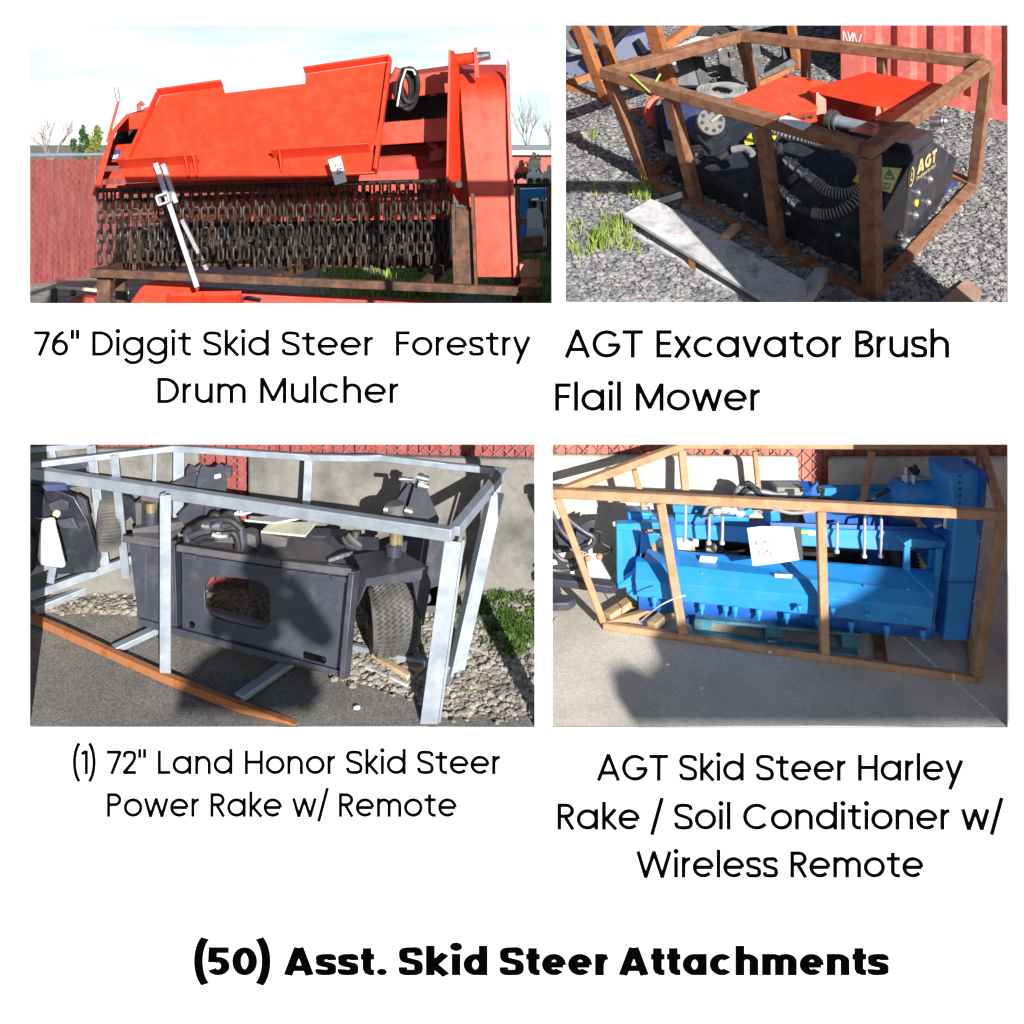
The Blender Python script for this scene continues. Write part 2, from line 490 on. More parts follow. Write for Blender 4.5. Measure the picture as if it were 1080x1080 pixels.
M['gravel'] = ground_mat('gravel', [(0.09, 0.095, 0.11), (0.2, 0.2, 0.22), (0.33, 0.32, 0.31), (0.14, 0.14, 0.15)], vscale=26, nscale=1.1, bump=0.9, dist=0.03)
M['dirt'] = ground_mat('stony_dirt', [(0.14, 0.12, 0.09), (0.26, 0.23, 0.19), (0.4, 0.37, 0.33), (0.2, 0.17, 0.13)], vscale=40, nscale=2.0, bump=0.8, dist=0.02)
M['terrace'] = ground_mat('gravel_yard', [(0.25, 0.23, 0.2), (0.4, 0.38, 0.34), (0.5, 0.48, 0.44), (0.3, 0.29, 0.26)], vscale=14, nscale=0.15, patch=((0.16, 0.24, 0.05), 0.12, 0.52), bump=0.4)
M['stone'] = mat('stones', [(0.075, 0.08, 0.098), (0.16, 0.165, 0.19), (0.34, 0.33, 0.32), (0.11, 0.112, 0.125)], scale=9, rough=0.85, spread=0.25, bump=0.3, bscale=60, dist=0.004)
M['stone_pale'] = mat('pale_stones', [(0.1, 0.085, 0.065), (0.2, 0.18, 0.15), (0.38, 0.36, 0.32), (0.14, 0.12, 0.1)], scale=11, rough=0.85, spread=0.25, bump=0.3, bscale=60, dist=0.004)
M['grass'] = mat('fresh_grass', [(0.12, 0.2, 0.02), (0.24, 0.34, 0.04), (0.38, 0.44, 0.08)], scale=9, rough=0.6, spread=0.22)
M['moss'] = mat('green_weeds', [(0.025, 0.06, 0.01), (0.06, 0.13, 0.015), (0.13, 0.22, 0.03)], scale=14, rough=0.6, spread=0.2)
M['slats'] = mat('red_fence_slats', [(0.23, 0.04, 0.04), (0.32, 0.06, 0.055), (0.4, 0.1, 0.085)], scale=5, rough=0.6, stretch=(3, 3, 0.7))
M['wire'] = mat('fence_wire', [(0.24, 0.1, 0.09), (0.36, 0.2, 0.18)], scale=8, rough=0.5, metal=0.2)
M['slats_pale'] = mat('faded_fence_slats', [(0.42, 0.1, 0.06), (0.55, 0.17, 0.11), (0.6, 0.24, 0.17)], scale=5, rough=0.65, stretch=(3, 3, 0.7))
M['container'] = paint('container_paint', (0.52, 0.105, 0.085), wear=(0.2, 0.07, 0.04), amount=0.38, rough=0.6, dust=(0.5, 0.3, 0.25), dustamt=0.3)
M['bark'] = mat('bark', [(0.2, 0.16, 0.13), (0.32, 0.27, 0.23)], scale=12, rough=0.9, bump=0.4)
M['leaf_dark'] = mat('evergreen_foliage', [(0.015, 0.05, 0.015), (0.035, 0.09, 0.025), (0.06, 0.13, 0.03)], scale=3, rough=0.6)
M['leaf_yellow'] = mat('yellow_green_foliage', [(0.09, 0.12, 0.02), (0.17, 0.2, 0.035), (0.25, 0.27, 0.05)], scale=3, rough=0.6)
M['pale_wall'] = mat('pale_cladding', [(0.5, 0.51, 0.53), (0.6, 0.61, 0.62)], scale=3, rough=0.6)
M['brick_wall'] = mat('red_cladding', [(0.28, 0.07, 0.05), (0.36, 0.1, 0.07)], scale=3, rough=0.6)
M['glass'] = mat('dark_glass', [(0.02, 0.025, 0.03), (0.04, 0.05, 0.06)], rough=0.1)

def tyre_mat():
    m, nt, n, l, b = new_mat('dusty_tyre')
    t = n.new('ShaderNodeTexCoord')
    w = n.new('ShaderNodeTexNoise'); w.inputs['Scale'].default_value = 7; w.inputs['Detail'].default_value = 8
    l.new(t.outputs['Object'], w.inputs['Vector'])
    r = ramp(n, [(0.3, (0.05, 0.049, 0.048)), (0.55, (0.13, 0.126, 0.118)), (0.75, (0.22, 0.205, 0.18))])
    l.new(w.outputs['Fac'], r.inputs['Fac']); l.new(r.outputs['Color'], b.inputs['Base Color'])
    b.inputs['Roughness'].default_value = 0.85
    return m
M['tyre'] = tyre_mat()

# ------------------------------------------------------------------ lettering: a round sans drawn with strokes
XH = 0.785
def arc(cx, cy, rx, ry, a0, a1, n=20):
    return [(cx + rx * math.cos(R(a0 + (a1 - a0) * i / n)), cy + ry * math.sin(R(a0 + (a1 - a0) * i / n))) for i in range(n + 1)]
def cr2(pts, k=6):
    return [(p.x, p.y) for p in smooth_path([V((a, b, 0)) for a, b in pts], k)]

def glyph(c, w):
    """Strokes of one letter (cap height 1, stroke width w), and its advance."""
    e = w / 2
    bold = w > 0.2
    bw = 0.80 if not bold else 0.88       # round letter width
    nw = 0.66 if not bold else 0.80       # arch letter width
    sb = 0.032     # side bearing at round sides
    ss = 0.07      # side bearing at straight sides
    rx, ry = bw / 2 - e, XH / 2 - e
    cx, cy = bw / 2, XH / 2
    s, adv, l0 = [], bw, sb
    r0 = sb
    circ = arc(cx, cy, rx, ry, 0, 360, 36)
    if c == 'o': s = [circ]
    elif c == 'e': s = [[(e, cy), (bw - e, cy)], arc(cx, cy, rx, ry, 0, 318, 32)]
    elif c == 'c': s = [arc(cx, cy, rx, ry, 42, 318, 30)]; adv = bw * 0.93
    elif c in 'adgq':
        s = [circ]
        st = bw - e
        if c == 'a': s.append([(st, 0), (st, XH)])
        if c == 'd': s.append([(st, 0), (st, 1.07)])
        if c == 'g': s.append(list(reversed(arc(cx, 0.03, rx, ry * 0.95, 205, 360, 20))) [::-1] + [(st, XH)])
        r0 = ss
    elif c in 'bp':
        s = [circ, [(e, 0), (e, 1.07)]]; l0 = ss
    elif c in 'nh':
        r = nw / 2 - e
        s = [[(e, 0), (e, XH if c == 'n' else 1.07)], arc(nw / 2, XH - e - r, r, r, 180, 0, 18) + [(nw - e, 0)]]
        adv = nw; l0 = r0 = ss
    elif c == 'u':
        r = nw / 2 - e
        s = [[(nw - e, 0), (nw - e, XH)], [(e, XH)] + arc(nw / 2, e + r, r, r, 180, 360, 18)]
        adv = nw; l0 = r0 = ss
    elif c == 'm':
        r = (nw * 0.9) / 2 - e
        x2 = e + 2 * r
        s = [[(e, 0), (e, XH)], arc(e + r, XH - e - r, r, r, 180, 0, 16) + [(x2, 0)], arc(x2 + r, XH - e - r, r, r, 180, 0, 16) + [(x2 + 2 * r, 0)]]
        adv = x2 + 2 * r + e; l0 = r0 = ss
    elif c == 'r':
        r = nw / 2 - e
        s = [[(e, 0), (e, XH)], arc(e + r * 0.98, XH - e - r, r * 0.98, r, 180, 88, 12)]
        adv = e + r + 0.02; l0 = ss; r0 = 0.03
    elif c == 's':
        q = 0.57 if not bold else 0.70
        s = [cr2([(q - e * 0.9, XH * 0.74), (q * 0.78, XH - e * 1.15), (q * 0.5, XH - e), (q * 0.2, XH - e * 1.3), (e, XH * 0.735), (q * 0.22, XH * 0.57), (q * 0.5, XH * 0.5), (q * 0.8, XH * 0.42), (q - e, XH * 0.26), (q * 0.8, e * 1.3), (q * 0.48, e), (q * 0.17, e * 1.3), (e * 0.9, XH * 0.27)], 5)]
        adv = q
    elif c == 't':
        x = 0.16 + e
        s = [[(x, 0.95), (x, 0.2 + e)] + arc(x + 0.17, 0.17 + e - 0.0, 0.17, 0.17, 180, 270, 8) + [(x + 0.27, e)], [(0, XH - e), (0.43 + e, XH - e)]]
        if bold: s = [[(x + 0.02, 0.95), (x + 0.02, 0.28)] + arc(x + 0.17, 0.30, 0.15, 0.15, 180, 270, 6) + [(x + 0.27, e)], [(0.0, XH - e * 0.9), (0.6, XH - e * 0.9)]]
        adv = 0.45 + e * 0.8; l0 = 0.03; r0 = 0.05
    elif c == 'i':
        s = [[(e, 0), (e, XH)], 'dot']; adv = w; l0 = r0 = ss
    elif c == 'l': s = [[(e, 0), (e, 1.07)]]; adv = w; l0 = r0 = ss
    elif c == 'k':
        q = 0.56 if not bold else 0.76
        s = [[(e, 0), (e, 1.07)], [(q - e * 0.9, XH), (e * 1.6, XH * 0.43)], [(e + 0.1, XH * 0.5), (q - e * 0.5, 0)]]
        if bold: s = [[(e, 0), (e, 1.07)], [(q - e * 1.15, XH), (e * 1.9, XH * 0.42)], [(e * 1.9, XH * 0.5), (q - e * 0.9, 0)]]
        adv = q; l0 = ss; r0 = 0.01
    elif c in 'vy':
        q = 0.70
        m = q / 2
        s = [[(e * 0.95, XH), (m, e * 0.3)], [(q - e * 0.95, XH), (m, e * 0.3)] if c == 'v' else [(q - e * 0.95, XH), (m - 0.17, -0.33)]]
        adv = q; l0 = r0 = 0.02
    elif c == 'w':
        q = 1.06
        s = [[(e * 0.95, XH), (0.29, 0.02), (0.53, XH - 0.03), (0.77, 0.02), (q - e * 0.95, XH)]]
        adv = q; l0 = r0 = 0.02
    elif c == 'x':
        q = 0.64
        s = [[(e, XH), (q - e, 0)], [(q - e, XH), (e, 0)]]; adv = q; l0 = r0 = 0.02
    elif c == 'A':
        q = 0.93 if not bold else 1.08
        s = [[(e * 1.1, 0), (q / 2, 1 - e * 0.2), (q - e * 1.1, 0)], [(q * 0.2, 0.3 if not bold else 0.26), (q * 0.8, 0.3 if not bold else 0.26)]]
        if bold: s = [[(e * 1.1, 0), (q / 2 - 0.02, 1)], [(q / 2 + 0.02, 1), (q - e * 1.1, 0)], [(q * 0.25, 0.27), (q * 0.75, 0.27)]]
        adv = q; l0 = r0 = 0.025
    elif c in 'CG':
        q = 1.0
        s = [arc(q / 2, 0.5, q / 2 - e, 0.5 - e, 40, 320 if c == 'C' else 360, 36)]
        if c == 'G': s.append([(q * 0.55, 0.46), (q - e * 0.55, 0.46)]); s[0] = arc(q / 2, 0.5, q / 2 - e, 0.5 - e, 40, 355, 36)
        adv = q * (0.96 if c == 'C' else 0.99)
    elif c == 'T': s = [[(0, 1 - e), (0.72, 1 - e)], [(0.36, 0), (0.36, 1)]]; adv = 0.72; l0 = r0 = 0.03
    elif c in 'EFL':
        q = 0.54
        s = [[(e, 0), (e, 1)]]
        if c in 'EL': s.append([(e, e), (q, e)])
        if c in 'EF': s += [[(e, 1 - e), (q, 1 - e)], [(e, 0.52), (q * 0.93, 0.52)]]
        adv = q; l0 = ss; r0 = 0.04
    elif c == 'B':
        q = 0.64
        s = [[(e, 0), (e, 1)], [(e, 1 - e), (0.33, 1 - e)] + arc(0.33, 0.755, 0.22, 0.245 - e, 90, -90, 14) + [(e, 0.51)],
             [(0.33, 0.51)] + arc(0.36, 0.255 + e * 0.25, 0.225, 0.255 - e * 0.75, 90, -90, 14) + [(e, e)]]
        adv = q; l0 = ss
    elif c == 'D':
        q = 0.80
        s = [[(e, 0), (e, 1)], [(e, 1 - e), (0.3, 1 - e)] + arc(0.3, 0.5, q - 0.3 - e, 0.5 - e, 90, -90, 24) + [(e, e)]]
        adv = q; l0 = ss
    elif c == 'H':
        q = 0.76
        s = [[(e, 0), (e, 1)], [(q - e, 0), (q - e, 1)], [(e, 0.51), (q - e, 0.51)]]; adv = q; l0 = r0 = ss
    elif c == 'M':
        q = 0.96
        s = [[(e, 0), (e, 1)], [(e * 1.2, 1 - e * 0.6), (q / 2, 0.12), (q - e * 1.2, 1 - e * 0.6)], [(q - e, 0), (q - e, 1)]]; adv = q; l0 = r0 = ss
    elif c in 'PR':
        q = 0.62
        s = [[(e, 0), (e, 1)], [(e, 1 - e), (0.32, 1 - e)] + arc(0.32, 0.72, q - 0.32 - e, 0.28 - e, 90, -90, 16) + [(e, 0.44 + e)]]
        if c == 'R': s.append([(0.3, 0.46), (q - e * 0.6, 0)])
        adv = q; l0 = ss; r0 = 0.06
    elif c == 'S':
        q = 0.70 if not bold else 0.84
        s = [cr2([(q - e * 1.05, 0.745), (q * 0.83, 0.925 - e * 0.55), (q * 0.5, 1 - e), (q * 0.2, 0.95 - e * 0.8), (e, 0.745), (q * 0.2, 0.59), (q * 0.5, 0.505), (q * 0.8, 0.41), (q - e, 0.265), (q * 0.82, 0.05 + e * 0.85), (q * 0.5, e), (q * 0.17, 0.06 + e * 0.8), (e * 0.95, 0.28)], 6)]
        adv = q
    elif c == 'W':
        q = 1.34
        s = [[(e * 0.95, 1), (0.36, 0.02), (0.67, 0.97), (0.98, 0.02), (q - e * 0.95, 1)]]; adv = q; l0 = r0 = 0.02
    elif c == '7': s = [[(0, 1 - e), (0.56, 1 - e), (0.2, 0)]]; adv = 0.6
    elif c == '6':
        s = [arc(0.32, 0.335, 0.32 - e, 0.335 - e, 0, 360, 30), cr2([(e + 0.005, 0.32), (0.08 + e * 0.5, 0.62), (0.3, 0.86), (0.46, 1 - e * 0.4)], 6)]; adv = 0.64
    elif c == '4': s = [[(0.46, 0), (0.46, 1), (0.02, 0.28), (0.66, 0.28)]]; adv = 0.68
    elif c == '2':
        s = [cr2([(e, 0.7), (0.1, 0.88), (0.28, 1 - e), (0.46, 0.88), (0.49, 0.68), (0.38, 0.46), (0.05, e)], 6) + [(0.56, e)]]; adv = 0.56
    elif c == '1': s = [[(0.02, 0.84), (0.2, 0.97)], [(0.22, 0), (0.22, 1)]]; adv = 0.27
    elif c == '3': s = [arc(0.28, 0.76, 0.22, 0.24 - e, 140, -90, 16), arc(0.28, 0.27, 0.25, 0.27 - e, 90, -140, 16)]; adv = 0.58
    elif c == '8': s = [arc(0.28, 0.76, 0.22, 0.24 - e, 0, 360, 24), arc(0.28, 0.27, 0.26, 0.27 - e, 0, 360, 24)]; adv = 0.58
    elif c == '5':
        q = 0.74
        s = [[(q - 0.06, 1 - e), (0.1 + e, 1 - e)], [(0.1 + e, 1), (0.03 + e, 0.42)], arc(0.36, 0.335, 0.38 - e, 0.335 - e, 125, -150, 24)]; adv = q
    elif c == '0': q = 0.8; s = [arc(q / 2, 0.5, q / 2 - e, 0.5 - e, 0, 360, 36)]; adv = q
    elif c == '(': s = [arc(0.40 + e, 0.5, 0.4, 0.93, 120, 240, 18)]; adv = 0.22 + e; l0 = 0.06; r0 = 0.02
    elif c == ')': s = [arc(-0.18, 0.5, 0.4, 0.93, 60, -60, 18)]; adv = 0.22 + e; l0 = 0.02; r0 = 0.06
    elif c == '"': s = [[(e * 0.9, 0.68), (e * 0.9, 1.06)], [(e * 0.9 + 0.2, 0.68), (e * 0.9 + 0.2, 1.06)]]; adv = 0.2 + w; l0 = 0.05
    elif c == '/': s = [[(0.02, -0.2), (0.4, 1.22)]]; adv = 0.42; l0 = r0 = 0.03
    elif c == '.': s = ['fullstop']; adv = w * 1.15; l0 = r0 = 0.06
    elif c == ' ': adv = 0.26; l0 = r0 = 0.05
    return s, adv, l0, r0

def glyph_bold(c, w):
    """Heavy letters: drawn narrow with a thin pen, then widened when written."""
    e = w / 2; X = 0.765; bw = 0.56; nw = 0.53; cy = X / 2
    rx, ry, cx = bw / 2 - e, X / 2 - e, bw / 2
    l0 = r0 = 0.02; adv = bw; s = []
    circ = arc(cx, cy, rx, ry, 0, 360, 36)
    if c == 'e': s = [[(e, cy - 0.01), (bw - e * 0.6, cy - 0.01)], arc(cx, cy, rx, ry, -4, 316, 32)]
    elif c == 'c': s = [arc(cx, cy, rx, ry, 44, 316, 30)]; adv = bw * 0.95
    elif c in 'ad': s = [circ, [(bw - e, 0), (bw - e, X if c == 'a' else 1.06)]]; r0 = 0.04
    elif c in 'nh':
        r = nw / 2 - e
        s = [[(e, 0), (e, X if c == 'n' else 1.06)], arc(nw / 2, X - e - r, r, r, 180, 0, 18) + [(nw - e, 0)]]; adv = nw; l0 = r0 = 0.04
    elif c == 'm':
        r = 0.15; x2 = e + 2 * r
        s = [[(e, 0), (e, X)], arc(e + r, X - e - r, r, r, 180, 0, 16) + [(x2, 0)], arc(x2 + r, X - e - r, r, r, 180, 0, 16) + [(x2 + 2 * r, 0)]]; adv = x2 + 2 * r + e; l0 = r0 = 0.04
    elif c == 'r': s = [[(e, 0), (e, X)], [(e, X * 0.5), (e + 0.03, X * 0.72), (e + 0.09, X - e * 1.25), (e + 0.19, X - e * 1.0)]]; adv = e + 0.2; l0 = 0.04; r0 = 0.0
    elif c in 'sS':
        q, T = (0.47, X) if c == 's' else (0.56, 1.0)
        s = [cr2([(q - e * 0.95, T * 0.70), (q * 0.76, T - e * 1.12), (q * 0.5, T - e), (q * 0.22, T - e * 1.25), (e, T * 0.71), (q * 0.24, T * 0.565), (q * 0.5, T * 0.5), (q * 0.76, T * 0.43), (q - e, T * 0.28), (q * 0.76, e * 1.25), (q * 0.48, e), (q * 0.2, e * 1.2), (e * 0.9, T * 0.29)], 5)]; adv = q
    elif c == 't': x = 0.15; s = [[(x, 0.97), (x, 0.24), (x + 0.03, 0.14), (x + 0.09, e), (x + 0.17, e)], [(0.0, X - e), (x + 0.17, X - e)]]; adv = x + 0.17; l0 = r0 = 0.02
    elif c == 'i': s = [[(e, 0), (e, X)], 'dot']; adv = w; l0 = r0 = 0.04
    elif c == 'k': s = [[(e, 0), (e, 1.06)], [(0.45, X), (e * 1.2, X * 0.42)], [(e * 1.6, X * 0.52), (0.47, 0)]]; adv = 0.55; l0 = 0.04; r0 = 0.0
    elif c == 'A': s = [[(e * 1.05, 0), (0.35, 0.985)], [(0.37, 0.985), (0.72 - e * 1.05, 0)], [(0.18, 0.25), (0.54, 0.25)]]; adv = 0.72; l0 = r0 = 0.01
    elif c == '5': s = [[(0.50, 1 - e), (0.03 + e, 1 - e)], [(0.03 + e, 1), (0.01 + e, 0.46)], arc(0.25, 0.33, 0.27 - e, 0.33 - e, 128, -150, 24)]; adv = 0.53
    elif c == '0': s = [arc(0.29, 0.5, 0.29 - e, 0.5 - e, 0, 360, 36)]; adv = 0.58
    elif c == '(': s = [arc(0.36 + e, 0.5, 0.32, 0.95, 120, 240, 18)]; adv = 0.2 + e
    elif c == ')': s = [arc(-0.16, 0.5, 0.32, 0.95, 60, -60, 18)]; adv = 0.2 + e
    elif c == '.': s = ['fullstop']; adv = w * 1.15; l0 = r0 = 0.03
    elif c == ' ': adv = 0.17
    return s, adv, l0, r0

def strip(mb, pts, w, place, z, closed=False):
    pts = [p for i, p in enumerate(pts) if i == 0 or abs(p[0] - pts[i - 1][0]) + abs(p[1] - pts[i - 1][1]) > 1e-5]
    for i in range(1, len(pts) - 1):          # sharp corners: two straight strokes that overlap
        a = V(pts[i]) - V(pts[i - 1]); b = V(pts[i + 1]) - V(pts[i])
        if a.normalized().dot(b.normalized()) < 0.2:
            c = V(pts[i])
            strip(mb, pts[:i] + [tuple(c + a.normalized() * w * 0.22)], w, place, z)
            strip(mb, [tuple(c - b.normalized() * w * 0.22)] + pts[i + 1:], w, place, z + 0.00005)
            return
    n = len(pts)
    if n > 2 and abs(pts[0][0] - pts[-1][0]) < 1e-6 and abs(pts[0][1] - pts[-1][1]) < 1e-6:
        closed = True; pts = pts[:-1]; n -= 1
    L, Rr = [], []
    for i in range(n):
        p = V(pts[i])
        a = V(pts[i - 1]) if (i > 0 or closed) else None
        b = V(pts[(i + 1) % n]) if (i < n - 1 or closed) else None
        d1 = (p - a).normalized() if a is not None else None
        d2 = (b - p).normalized() if b is not None else None
        if d1 is None: d1 = d2
        if d2 is None: d2 = d1
        n1 = V((-d1.y, d1.x)); n2 = V((-d2.y, d2.x))
        m = (n1 + n2)
        m = m.normalized() if m.length > 1e-4 else n1
        k = min(1 / max(m.dot(n1), 0.35), 2.4)
        L.append(p + m * w / 2 * k); Rr.append(p - m * w / 2 * k)
    vs = [place(q.x, q.y, z) for q in L] + [place(q.x, q.y, z) for q in Rr]
    fs = []
    for i in range(n if closed else n - 1):
        j = (i + 1) % n
        fs.append((i, j, j + n, i + n))
    mb.add(vs, fs)

HEAVY = 0.205
def write(mb, text, place, h, x0, x1=None, w=0.118):
    """Write text from x0 to x1 (spacing fitted), cap height h, through place(x, y, z)."""
    heavy = w == HEAVY
    raw = []; x = 0
    for i, c in enumerate(text):
        s, adv, l0, r0 = (glyph_bold if heavy else glyph)(c, w)
        if i == 0: l0 = 0
        raw.append((s, x + l0)); x += l0 + adv + r0
        last = r0
    tot = (x - last) * h
    k, sp = 1.0, 0.0
    if x1 is not None:
        want = x1 - x0
        k = max(0.8, min(1.7, 1 + (want / tot - 1) * 0.95))
        sp = (want - tot * k) / max(len(text) - 1, 1)
    lay = 0; wi = 0; many = mb if isinstance(mb, list) else None
    for i, (s, gx) in enumerate(raw):
        if many is not None:
            if text[i] == ' ': wi += 1
            mb = many[min(wi, len(many) - 1)]
        for st in s:
            off = x0 + gx * h * k + sp * i
            pl = (lambda o: (lambda a, b, z: place(o + a * h * k, b * h, z)))(off)
            z = lay * 0.00012; lay = (lay + 1) % 6
            if st == 'dot':
                e = w / 2
                strip(mb, arc(e, 1.0 if w < 0.2 else 1.02, e * 0.7, e * (0.7 if not heavy else 0.8), 0, 360, 16), e * 1.4, pl, z)
            elif st == 'fullstop':
                e = w * 0.57
                strip(mb, arc(e, e, e * 0.5, e * 0.5, 0, 360, 16), e, pl, z)
            else:
                strip(mb, st, w, pl, z)
    return mb

def write_words(text, place, h, x0, x1, w):
    mbs = [MB() for _ in text.split(' ')]
    write(mbs, text, place, h, x0, x1, w)
    return [m for m in mbs if m.v]

# ------------------------------------------------------------------ display board with four openings
WIN = {'1': (31, 27, 582, 320), '2': (596.5, 26.5, 1063, 319), '3': (31, 468.5, 564, 767.5), '4': (582.5, 468.5, 1063, 767.5)}
def bx(x): return (x - 540) / F * BOARD
def bz(y): return EYE - (y - HOR) / F * BOARD
board = thing('display_board', 'tall white display board with four rectangular openings and black lettering', 'display board', (0, BOARD, -1.55))
mb = MB()
outer = [(-2.86, -1.55), (3.9, -1.55), (3.9, 3.505), (-2.86, 3.505)]  # extended out of view at the right to shade the bays behind
loops = [[V((x, BOARD, z)) for x, z in outer]]
for a, b, c, d in WIN.values():
    loops.append([V((bx(a), BOARD, bz(b))), V((bx(a), BOARD, bz(d))), V((bx(c), BOARD, bz(d))), V((bx(c), BOARD, bz(b)))])
mb.loops_solid(loops, V((0, 0.008, 0)))
obj('panel', mb, M['white_board'], board, smooth=0)
def on_board(x, y, z): return V((x, BOARD - 0.003 - z, y))
LINES = [
    [('76" Diggit Skid Steer', 36, 394, 376, 25), ('Forestry', 417.5, 560, 376, 25), ('Drum Mulcher', 166, 421, 426, 26)],
    [('AGT Excavator Brush', 595, 1001, 378, 28), ('Flail Mower', 585.5, 802, 434, 28)],
    [('(1) 72" Land Honor Skid Steer', 77, 528, 817, 24), ('Power Rake w/ Remote', 113, 482, 862, 24)],
    [('AGT Skid Steer Harley', 629, 1016, 824, 26.5), ('Rake / Soil Conditioner w/', 588, 1057, 875.5, 26.5), ('Wireless Remote', 671, 974, 926, 26.5)],
    [('(50) Asst. Skid Steer Attachments', 203, 937, 1029, 29.5)],
]
for i, block in enumerate(LINES):
    for text, xa, xb, base, cap in block:
        for word in write_words(text, lambda a, b, z, base=base: on_board(a, bz(base - 0.8) + b, z), cap * (1.045 if i < 4 else 1.0) * BOARD / F, bx(xa), bx(xb), 0.143 if i < 4 else HEAVY):
            obj('word', word, M['black_vinyl'], board, smooth=0, recalc=False)

# ------------------------------------------------------------------ ground
def grid(x0, x1, y0, y1, nx, ny, zf):
    mb = MB()
    vs = []
    for j in range(ny + 1):
        for i in range(nx + 1):
            x = x0 + (x1 - x0) * i / nx; y = y0 + (y1 - y0) * j / ny
            if callable(x0): pass
            vs.append((x, y, zf(x, y)))
    fs = [(j * (nx + 1) + i, j * (nx + 1) + i + 1, (j + 1) * (nx + 1) + i + 1, (j + 1) * (nx + 1) + i) for j in range(ny) for i in range(nx)]
    return mb.add(vs, fs)

mb = grid(-60, 60, -60, 5.0, 4, 4, lambda x, y: -1.55)
setting(obj('front_ground', mb, M['asphalt'], smooth=0, recalc=False))
def yz(x, y): return yard_z(y) + 0.006 * noise.noise(V((x * 1.7, y * 1.7, 0))) - 0.008
for nm, xa, xb, n, m in (('yard_asphalt', -6, 0.165, 50, 'asphalt'), ('yard_sunlit', 0.165, 7, 50, 'apron')):  # right half gets the asphalt with sun brightness put into its colour
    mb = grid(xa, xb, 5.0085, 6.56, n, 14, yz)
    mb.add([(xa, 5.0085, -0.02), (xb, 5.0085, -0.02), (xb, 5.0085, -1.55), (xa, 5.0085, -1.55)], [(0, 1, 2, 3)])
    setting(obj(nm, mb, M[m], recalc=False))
mb = MB()
mb.add([(-300, 6.56, TERR), (300, 6.56, TERR), (300, 700, TERR), (-300, 700, TERR)], [(0, 1, 2, 3)])
mb.add([(-300, 6.24, TERR), (0.16, 6.24, TERR), (0.16, 6.56, TERR), (-300, 6.56, TERR)], [(0, 1, 2, 3)])
mb.add([(-300, 6.24, TERR), (0.16, 6.24, TERR), (0.16, 6.24, -0.5), (-300, 6.24, -0.5)], [(0, 1, 2, 3)])
mb.add([(0.16, 6.56, TERR), (300, 6.56, TERR), (300, 6.56, -0.5), (0.16, 6.56, -0.5)], [(0, 1, 2, 3)])
mb.add([(0.16, 6.24, TERR), (0.16, 6.56, TERR), (0.16, 6.56, -0.5), (0.16, 6.24, -0.5)], [(0, 1, 2, 3)])
setting(obj('upper_ground', mb, M['terrace'], smooth=0, recalc=False))
# gravel bank behind the upper right opening
def bank_h(x, y): return bank_z(y) + 0.03 * noise.noise(V((x * 1.3, y * 1.3, 3))) + 0.012 * noise.noise(V((x * 6, y * 6, 5)))
def bank_left(y): return 49 / F * y
mb = MB(); nx, ny = 90, 90; vs = []
for j in range(ny + 1):
    y = BANK_D - 0.03 + (13.2 - BANK_D) * j / ny
    for i in range(nx + 1):
        x = bank_left(y) + (9.0 - bank_left(y)) * i / nx
        vs.append((x, y, bank_h(x, y)))
fs = [(j * (nx + 1) + i, j * (nx + 1) + i + 1, (j + 1) * (nx + 1) + i + 1, (j + 1) * (nx + 1) + i) for j in range(ny) for i in range(nx)]
mb.add(vs, fs)
def skirt(ids):
    top = [V(vs[i]) for i in ids]
    low = [V((p.x, p.y, TERR - 0.05)) for p in top]
    n = len(ids)
    mb.add(top + low, [(k, k + 1, k + 1 + n, k + n) for k in range(n - 1)])
skirt([i for i in range(nx + 1)]); skirt([j * (nx + 1) for j in range(ny + 1)]); skirt([ny * (nx + 1) + i for i in range(nx + 1)]); skirt([j * (nx + 1) + nx for j in range(ny + 1)])
setting(obj('gravel_bank', mb, M['gravel'], recalc=False))

def stones(mb, spots, rmin, rmax, zf):
    ico = [(0, 0, 1), (0.89, 0, 0.45), (0.28, 0.85, 0.45), (-0.72, 0.53, 0.45), (-0.72, -0.53, 0.45), (0.28, -0.85, 0.45),
           (0.72, 0.53, -0.45), (-0.28, 0.85, -0.45), (-0.89, 0, -0.45), (-0.28, -0.85, -0.45), (0.72, -0.53, -0.45), (0, 0, -1)]
    fc = [(0, 1, 2), (0, 2, 3), (0, 3, 4), (0, 4, 5), (0, 5, 1), (1, 6, 2), (2, 7, 3), (3, 8, 4), (4, 9, 5), (5, 10, 1),
          (2, 6, 7), (3, 7, 8), (4, 8, 9), (5, 9, 10), (1, 10, 6), (11, 7, 6), (11, 8, 7), (11, 9, 8), (11, 10, 9), (11, 6, 10)]
    for x, y in spots:
        r = rmin + (rmax - rmin) * random.random() ** 2.2
        a, s1, s2 = random.random() * 6.28, random.uniform(0.7, 1.3), random.uniform(0.45, 0.8)
        ca, sa = math.cos(a), math.sin(a)
        z = zf(x, y) + r * s2 * 0.35
        vs = []
        for p in ico:
            k = random.uniform(0.8, 1.15) * r
            px, py = p[0] * k * s1, p[1] * k
            vs.append((x + px * ca - py * sa, y + px * sa + py * ca, z + p[2] * k * s2))
        mb.add(vs, fc)
    return mb
mb = MB(); sp = []
while len(sp) < 15000:
    px = random.uniform(590, 1075); py = 320 - 290 * random.random() ** 1.5
    d = d_bank(px, py)
    sp.append(((px - 540) / F * d, d))
stones(mb, sp, 0.008, 0.034, bank_h)
setting(obj('gravel', mb, M['stone'], smooth=0, recalc=False), 'stuff')

